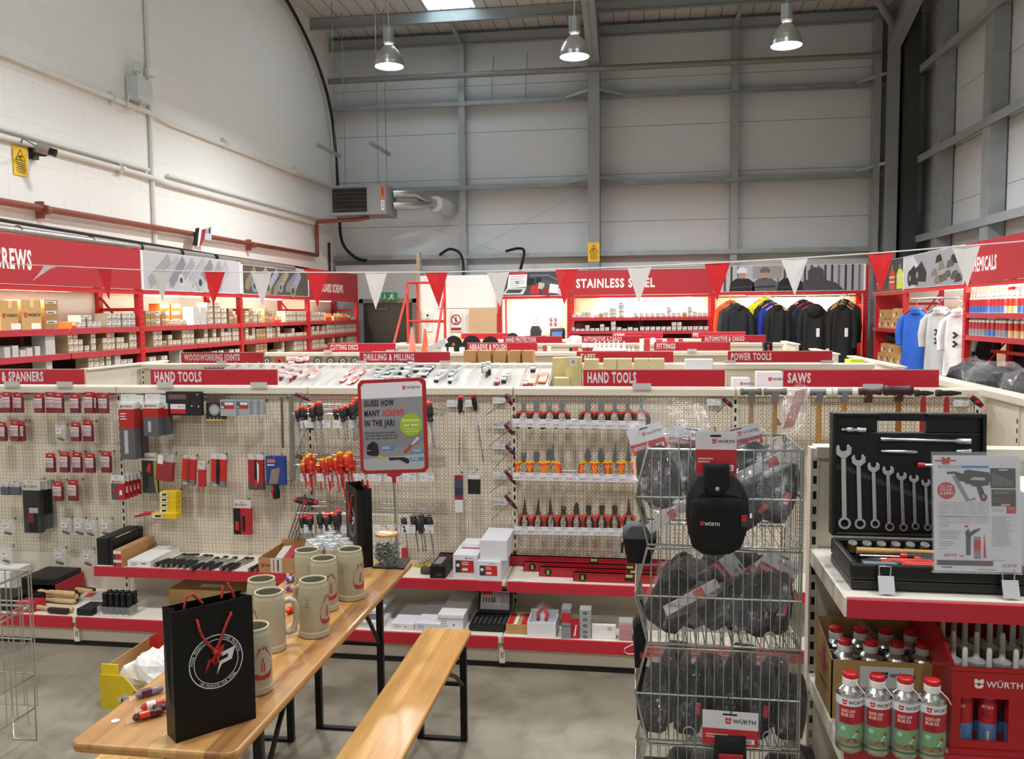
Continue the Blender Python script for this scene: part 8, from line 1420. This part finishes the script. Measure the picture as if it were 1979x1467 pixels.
# red crate of cartridges
CR_ = mat('#b01a22', .35); q = thing('plastic_crate', 'red plastic crate of sealant cartridges on the lower right shelf', 'crate', (1.05, 2.65, .7855)); cx0, cx1, cy0, cy1, cz = .838, 1.27, 2.462, 2.86, .7855; b = MB()
for z0_, z1_ in ((cz, cz+.035), (cz+.155, cz+.24)): b.box(cx0, cy0, z0_, cx1, cy0+.008, z1_, CR_)
for x0_, x1_ in ((cx0, .862), (.984, 1.03), (1.15, cx1)): b.box(x0_, cy0+.0002, cz+.035, x1_, cy0+.008, cz+.155, CR_)
b.box(cx0-.006, cy0-.006, cz, cx1+.006, cy0, cz+.012, CR_); b.box(cx0-.006, cy0-.006, cz+.232, cx1+.006, cy0, cz+.242, CR_)
d = D(b, (cx0, cy0, cz), X_, Z_, .001); d.logo(.056, .183, .026, WHITE, WHITE, 1); part(b, 'front_panel', q, bevel=.002)
b = MB(); b.box(cx0, cy0+.008, cz, cx0+.008, cy1, cz+.24, CR_); b.prism([(cy0, 0), (cy1, 0), (cy1, .06), (cy0+.12, .06)], (cx0, 0, cz+.24), Y_, Z_, V((.008, 0, 0)), CR_); part(b, 'side_panel', q); b = MB(); b.box(cx0+.008, cy1-.008, cz, cx1, cy1, cz+.3, CR_); part(b, 'rear_panel', q); b = MB(); b.box(cx0+.008, cy0+.008, cz, cx1, cy1-.008, cz+.008, CR_); b.box(cx1-.008, cy0+.008, cz, cx1, cy1-.008, cz+.3, CR_); b.box(1.018, cy0+.008, cz, 1.024, cy1-.01, cz+.2, CR_); part(b, 'base', q)
t = thing('sealant_cartridge', 'proto', 'cartridge'); r = .0245; b = MB(); b.rev([(0, 0), (r, 0), (r, .07), (r, .15), (r, .205), (r*1.03, .21), (r*.9, .214), (.012, .218)], [mat('#9a9da1', .4), mat('#5f86b8', .4), mat('#b8222a', .4), mat('#a9abad', .4), mat('#dcdcd8', .4), mat('#dcdcd8', .4), mat('#dcdcd8', .4)], n=24); d = CD(b, (0, 0, 0), r, -PI/2-1.0); d.t('MS TACK', .004, .12, .008, WHITE, 2, w=.03); d.lines(.004, .11, .03, 4, .006, mat('#5a1015', .5), 2, .002); d.p([(.01, .03), (.03, .035), (.035, .06), (.012, .055)], mat('#2f4b70', .5), 2); d.r(.018, .01, .024, .05, mat('#d8c98a', .5), 3); part(b, 'tube', t); b = MB(); b.rev([(.012, .216), (.0085, .225), (.0075, .29), (.005, .3), (0, .3)], mat('#e6e6e2', .4), n=12); part(b, 'nozzle', t); R = Rep(t)
for j in range(4):
    for i in range(6): R.place((.885+i*.063+(.006 if i > 1 else 0), 2.51+j*.092, cz+.0085), 'white nozzled cartridge in the red crate, %s from the left in the %s row' % (ORD[i], ('front', 'second', 'third', 'rear')[j]), 'cartridges in the red crate', (0, 0, .4*i-.5+j), (1, 1, .9+.04*((i*3+j) % 3)))
# ================================================================ STACKED WIRE BINS
WM = mat('#b4bab5', .25, .9); BX0, BX1_, BY0, BY1 = .0155, .466, 2.62, 2.945; tiers = [(1.297, 1.588), (.992, 1.285), (.686, .98), (.375, .674)]; TW = ('top', 'second', 'third', 'lowest')
def outline(z0, z1, y): m = (z0+z1)/2; return [(BX0, y, z1), (BX1_, y, z1), (BX1_, y, z0), (BX0, y, z0), (BX0-.036, y, m)]
def leftx(z, z0, z1): m = (z0+z1)/2; return BX0-.036*(1-abs(z-m)/((z1-z0)/2))
for k, (z0, z1) in enumerate(tiers):
    q = thing('wire_bin', '%s wire bin of the stack full of bagged pouches' % TW[k], 'basket', ((BX0+BX1_)/2, (BY0+BY1)/2, z0)); m = (z0+z1)/2
    for nm, y in (('front_frame', BY0), ('rear_frame', BY1)): b = MB(); b.tube(outline(z0, z1, y), .0042, WM, 7, True); part(b, nm, q); b = MB(); b.tube([(BX0-.036, y, m), (BX1_, y, m)], .0035, WM, 6); part(b, 'middle_bar', q)
    for x, z in ((BX0, z1), (BX1_, z1), (BX1_, m), (BX0-.036, m), (BX0, z0), (BX1_, z0)): b = MB(); b.tube([(x, BY0, z), (x, BY1, z)], .0035, WM, 6); part(b, 'side_bar', q)
    for i in range(17):
        x = BX0+.012+(BX1_-BX0-.02)*i/16
        b = MB(); b.tube([(x, BY0-.004, z1-.002), (x, BY0-.004, z0+.002)], .0017, WM, 5); part(b, 'front_wire', q)
        b = MB(); b.tube([(x, BY0, z0-.003), (x, BY1, z0-.003), (x, BY1+.003, z1)], .0017, WM, 5); part(b, 'floor_wire', q)
    for i in range(9):
        y = BY0+(BY1-BY0)*(i+.5)/9; b = MB(); b.tube([(BX0, y, z1), (BX0-.036, y, m), (BX0, y, z0)], .0017, WM, 5); part(b, 'left_side_wire', q); b = MB(); b.tube([(BX1_, y, z1), (BX1_, y, z0)], .0017, WM, 5); part(b, 'right_side_wire', q)
    for f in ((.28, .52, .8) if k else (.24, .84)): x = BX0+(BX1_-BX0)*f; b = MB(); zz = z1-.02 if k == 0 else z0-.01; b.tube([(x-.017, BY0-.006, zz), (x-.017, BY0-.006, zz+.045)]+[(x-.017*math.cos(a), BY0-.006, zz+.045+.017*math.sin(a)) for a in (.5, 1, 1.57, 2.1, 2.6)]+[(x+.017, BY0-.006, zz+.045), (x+.017, BY0-.006, zz)], .0024, WM, 6); part(b, 'loop', q)
q = thing('bin_stand', 'wire legs carrying the stacked wire bins', 'stand', (.24, 2.8, 0))
for x in (BX0+.01, BX1_-.01):
    for y in (BY0+.01, BY1-.01): b = MB(); b.tube([(x, y, 0), (x, y, .372)], .007, WM, 7); part(b, 'leg', q)
def cardpanel(b, O, ex, ey, w, h, split=.6, seed=0):
    ex, ey = V(ex).normalized(), V(ey).normalized(); N = ex.cross(ey); O = V(O); b.obb(O-N*.001, ex*w, ey*h, N*.001, mat('#dddce2', .5)); d = D(b, O, ex, ey, .0005); d.r(0, 0, w, h*(1-split), mat('#bf2a32', .5), 1); lh = min(h*.2, w*.115); d.logo(w*.95, h*(1-split*.5)-lh*.6, lh, PRED, INK, 2, 'r'); d.lines(w*.06, h*(1-split)*.6, w*.55, 2, h*.07, mat('#e8c4c6', .5), 2, h*.035); d.r(w*.7, h*.08, w*.93, h*.22, WHITE, 2).r(w*.74, h*.1, w*.88, h*.2, INKL, 3); d.r(w*.36, h*.88, w*.62, h*.93, BLACK, 2)
def pillow(b, O, ex, ey, pts, th, m, zn=None):
    """padded shape from an outline: rings shrink towards the front"""
    ex, ey = V(ex).normalized(), V(ey).normalized(); N = ex.cross(ey); O = V(O); cx = sum(p[0] for p in pts)/len(pts); cy = sum(p[1] for p in pts)/len(pts); R = []
    for s, n in ((.9, 0), (1, th*.15), (1, th*.45), (.93, th*.85), (.75, th)): R.append([O+ex*(cx+(u-cx)*s)+ey*(cy+(v-cy)*s)+N*n for u, v in pts])
    loft(b, R[::-1] if sum(pts[i][0]*pts[i-1][1]-pts[i-1][0]*pts[i][1] for i in range(len(pts))) > 0 else R, m)
NYL = mat('#08080a', .8, bump=.3, bs=300)
PO = [(-.075, .0), (-.04, -.012), (.04, -.012), (.075, 0), (.09, .05), (.092, .11), (.075, .16), (.055, .182), (-.055, .182), (-.075, .16), (-.092, .11), (-.09, .05)]
bc = 0
def bagged(k, i, n, x, y, z, rx, ry, w, h, card, red):
    q = thing('tool_pouch', '%s black tool pouch in clear film, %s from the left in the %s wire bin' % ('carded' if card else 'bagged', ORD[i], TW[k]), 'pouch', (x, y, z), 'bagged pouches in the wire bins'); M = Matrix.Translation((x, y, z)) @ Matrix.Rotation(ry, 4, 'Y') @ Matrix.Rotation(rx, 4, 'X'); b = MB(); b.T = M; s = w/.19; s2 = h/.2
    pillow(b, (0, 0, 0), X_, Z_, [(u*s, v*s2) for u, v in PO], .035, NYL); part(b, 'pouch', q)
    if red: b = MB(); b.T = M; b.cbox((w*.25, -.038, h*.35), .014, .003, .035, RED); part(b, 'red_tab', q)
    if card: b = MB(); b.T = M; cardpanel(b, (-w*.42, -.008, h*.85), X_, Z_, w*.84, h*.42); part(b, 'header_card', q)
    b = MB(); b.T = M; rn = random.Random(i*7+k); blob(b, (0, -.02, h*.5), w*.56, .035, h*.72, FILM, i*7+k, .16, 18, False); part(b, 'film', q)
for k, lst in enumerate([[(.075, 2.72, 1.4, -.2, -.3, .13, .2, 1, 0), (.13, 2.86, 1.42, -.1, .15, .17, .16, 1, 1), (.215, 2.76, 1.36, -.35, 1.05, .12, .22, 0, 1), (.26, 2.85, 1.42, -.1, .2, .14, .17, 0, 0), (.28, 2.72, 1.36, -.3, .8, .13, .22, 0, 1), (.345, 2.84, 1.43, -.05, -.25, .17, .16, 1, 1), (.385, 2.75, 1.36, -.2, .3, .13, .2, 0, 1), (.05, 2.87, 1.38, -.1, .1, .15, .19, 0, 0), (.2, 2.89, 1.40, -.1, -.1, .16, .17, 0, 1), (.40, 2.88, 1.38, -.1, -.15, .13, .2, 0, 0)],
                         [(.05, 2.72, 1.02, -.3, .6, .15, .2, 0, 0), (.09, 2.86, 1.03, -.1, .5, .16, .2, 0, 1), (.12, 2.78, 1.03, -.1, .9, .15, .2, 1, 1), (.19, 2.70, 1.05, -.3, 1.0, .12, .22, 1, 0), (.2, 2.87, 1.02, -.1, .4, .17, .21, 0, 0), (.26, 2.78, 1.02, -.1, .8, .14, .22, 0, 1), (.30, 2.88, 1.02, -.1, .1, .17, .22, 0, 1), (.32, 2.71, 1.02, -.2, .5, .14, .2, 1, 0), (.39, 2.85, 1.01, -.1, -.1, .15, .22, 0, 0), (.39, 2.74, 1.01, -.1, .1, .13, .2, 0, 1)],
                         [(.035+.034*i, 2.68+.075*(i % 3), .70, -.12, .12+.05*math.sin(i*2), .1, .22+.02*math.sin(i), 0, i % 2) for i in range(13)],
                         [(.045+.052*i, 2.69+.08*(i % 3), .395, -.15, .3*math.sin(i), .13, .21, 0, i % 2) for i in range(9)]]):
    for i, a in enumerate(lst): bagged(k, i, len(lst), *a)
q = thing('clear_bag', 'big empty crumpled clear bag rising from the left of the top bin', 'bag', (.1, 2.8, 1.57)); b = MB(); p = U(1290, 812, y=2.82); blob(b, (p.x, 2.82, p.z), .11, .05, .07, FILM, 77, .3, 20, False); part(b, 'bag', q)
q = thing('clear_bag', 'clear bag standing up at the right of the top bin with a pink printed card', 'bag', (.43, 2.8, 1.55)); b = MB(); a, c = U(1512, 830, y=2.8), U(1538, 756, y=2.8); b.obb(a, V((.035, 0, .01)), V((0, .004, 0)), c-a, mat('#d9a49c', .4)); part(b, 'card', q); b = MB(); b.T = Matrix.Translation((a+c)/2+V((.015, 0, 0))) @ Matrix.Rotation(.33, 4, 'Y'); blob(b, (0, 0, 0), .042, .03, .085, FILM, 5, .2, 18, False); part(b, 'bag', q)
for i, (p0, p1, lb) in enumerate(((( 1258, 1032), (1330, 985), 'white tool strap slanting low across the top bin'), ((1425, 935), (1538, 882), 'white and red tool strap slanting high across the top bin'), ((1290, 1190), (1392, 1135), 'white tool strap slanting across the second bin'))):
    y = 2.66; a, c = U(*p0, y=y), U(*p1, y=y+.03); q = thing('tool_strap', lb, 'strap', (a+c)/2); b = MB(); k = (c-a); nn = V((-k.z, 0, k.x)).normalized()*.03; b.obb(a, k, V((0, .004, 0)), nn, mat('#d3cfd2', .35)); part(b, 'strap', q); b = MB(); b.obb(a+k*.55+V((0, -.001, 0)), k*.18, V((0, .002, 0)), nn*.99, mat('#cf6a5c', .4)); part(b, 'printed_band', q); b = MB(); b.tube([a-k*.02, a+k*.3+V((0, -.01, .01)), a+k*.7+V((0, -.012, .02)), c+k*.02], [.012, .03, .033, .014], FILM, 9); part(b, 'film', q)
# pouches hung on the outside
Yq = 2.575; o0 = U(1383, 1060, y=Yq); P2 = lambda x, y: ((U(1200+x/4.07, 740+y/4.07, y=Yq)-o0).x, (U(1200+x/4.07, 740+y/4.07, y=Yq)-o0).z)
q = thing('tool_pouch', 'big black oval tool pouch on a white and red card hung before the top bin', 'pouch', o0); b = MB(); pillow(b, o0, X_, Z_, [P2(*p) for p in ((600, 705), (545, 800), (510, 900), (508, 1040), (525, 1160), (560, 1280), (640, 1335), (740, 1345), (850, 1335), (940, 1285), (985, 1160), (1003, 1040), (1000, 900), (950, 790), (880, 705))], .04, NYL); part(b, 'pouch_body', q)
b = MB(); pillow(b, o0+V((0, -.034, 0)), X_, Z_, [P2(*p) for p in ((590, 880), (545, 900), (535, 1050), (550, 1170), (580, 1265), (650, 1310), (740, 1318), (850, 1310), (920, 1265), (955, 1170), (970, 1050), (960, 900), (920, 880))], .02, mat('#060607', .85)); part(b, 'front_pocket', q)
b = MB(); d = D(b, o0+V((0, -.0555, 0)), X_, Z_, .001); u, v = P2(612, 1085); d.p([(u, v+.012), (u+.012, v+.012), (u+.01, v), (u+.002, v)], PRED, 1); d.t('WÜRTH', u+.013, v, .0095, WHITE, 1, w=.042, bold=.03); u, v = P2(930, 1095); d.r(u, v, u+.016, v+.034, DGREY, 1); d.r(u, v+.016, u+.016, v+.034, RED, 2); part(b, 'woven_logo', q)
b = MB(); G3 = mat('#2c2b31', .6)
for pts in (((600, 720), (640, 720), (655, 830), (590, 880), (550, 880)), ((850, 715), (885, 720), (945, 880), (800, 850))): d = D(b, o0+V((0, -.0415, 0)), X_, Z_, .001); d.p([P2(*p) for p in pts], G3, 1)
part(b, 'grey_shoulder', q); b = MB(); pillow(b, o0+V((0, -.045, 0)), X_, Z_, [P2(*p) for p in ((635, 612), (640, 700), (650, 790), (690, 845), (745, 862), (800, 845), (838, 790), (840, 700), (842, 612))], .014, NYL); part(b, 'belt_flap', q)
b = MB(); p = o0+V((P2(745, 800)[0], -.058, P2(745, 800)[1])); b.rev([(0, .005), (.006, .004), (.0065, 0)], CHROME, p, (0, -1, 0), 14); part(b, 'press_stud', q)
b = MB(); u0, v0 = P2(580, 700); u1, v1 = P2(903, 376); cardpanel(b, o0+V((u0, -.03, v0)), X_, Z_, u1-u0, v1-v0, .42); part(b, 'header_card', q); b = MB(); u, v = P2(738, 415); b.tube([o0+V((u, -.032, v)), o0+V((u, -.02, v+.025)), o0+V((u, .03, v+.02))], .0018, BLACK, 5); part(b, 'hanging_loop', q)
o1 = U(1411, 1440, y=2.59); q = thing('tool_pouch', 'black pouch with red webbing on a white and red card, low on the bins', 'pouch', (o1.x, 2.6, .5)); w = U(1465, 1440, y=2.59).x-U(1357, 1440, y=2.59).x; hh = U(1411, 1374, y=2.59).z-o1.z; b = MB(); cardpanel(b, (o1.x-w/2, 2.59, o1.z), (1, 0, -.02), Z_, w, hh, .52); part(b, 'header_card', q)
b = MB(); pillow(b, (o1.x, 2.6, o1.z-.17), X_, Z_, [(-.045, 0), (.045, 0), (.05, .1), (.045, .2), (-.045, .2), (-.05, .1)], .03, NYL); part(b, 'pouch_body', q); b = MB(); b.box(o1.x-.035, 2.562, o1.z-.06, o1.x+.035, 2.57, o1.z-.018, mat('#b8202a', .6, bump=.6, bs=200)); part(b, 'red_webbing', q); b = MB(); b.rev([(.003, .003), (.006, .003), (.006, 0)], CHROME, (o1.x+.02, 2.561, o1.z-.03), (0, -1, 0), 12); part(b, 'eyelet', q); b = MB(); b.tube([(o1.x, 2.588, o1.z+hh-.01), (o1.x+.005, 2.58, o1.z+hh+.02), (o1.x-.004, 2.612, o1.z+hh+.03), (o1.x-.004, 2.632, o1.z+hh+.03)], .0018, BLACK, 5); part(b, 'hanging_loop', q)
for i, (px, py, w, h, lb, gr) in enumerate(((1236, 1085, .105, .13, 'black pouch with a grey top hung on the left outside of the upper bins', 1), (1237, 1285, .045, .17, 'slim black pouch hung on the left side of the second bin', 0), (1243, 1385, .05, .17, 'rounded black pouch hung on the left side of the third bin', 0))):
    p = U(px, py, y=2.75); q = thing('tool_pouch', lb, 'pouch', (p.x, 2.75, p.z)); b = MB(); pillow(b, (p.x, 2.75, p.z), X_, Z_, [(-w*.36, 0), (w*.3, 0), (w*.5, h*.5), (w*.5, h*.85), (w*.3, h), (-w*.3, h), (-w*.5, h*.85), (-w*.48, h*.5)], .05, NYL); part(b, 'pouch_body', q)
    if gr: b = MB(); pillow(b, (p.x, 2.748, p.z+h*.62), X_, Z_, [(-w*.51, 0), (w*.51, 0), (w*.5, h*.25), (w*.3, h*.4), (-w*.3, h*.4), (-w*.5, h*.25)], .055, mat('#5a5a60', .7)); part(b, 'grey_lid', q); b = MB(); b.tube([(p.x-w*.5, 2.71, p.z+h*.55), (p.x-w*.52, 2.7, p.z+h*.3)], .004, BLACK, 6); part(b, 'zip_pull', q)
    b = MB(); b.tube([(p.x, 2.735, p.z+h*.95), (p.x+.01, 2.73, p.z+h+.03), (BX0-.022, 2.735, p.z+h+.05)], .004, BLACK, 6); part(b, 'hanging_strap', q)
    if not gr: b = MB(); b.cbox((p.x+.004, 2.7, p.z+h*.3), .008, .004, .02, RED); part(b, 'red_tab', q)
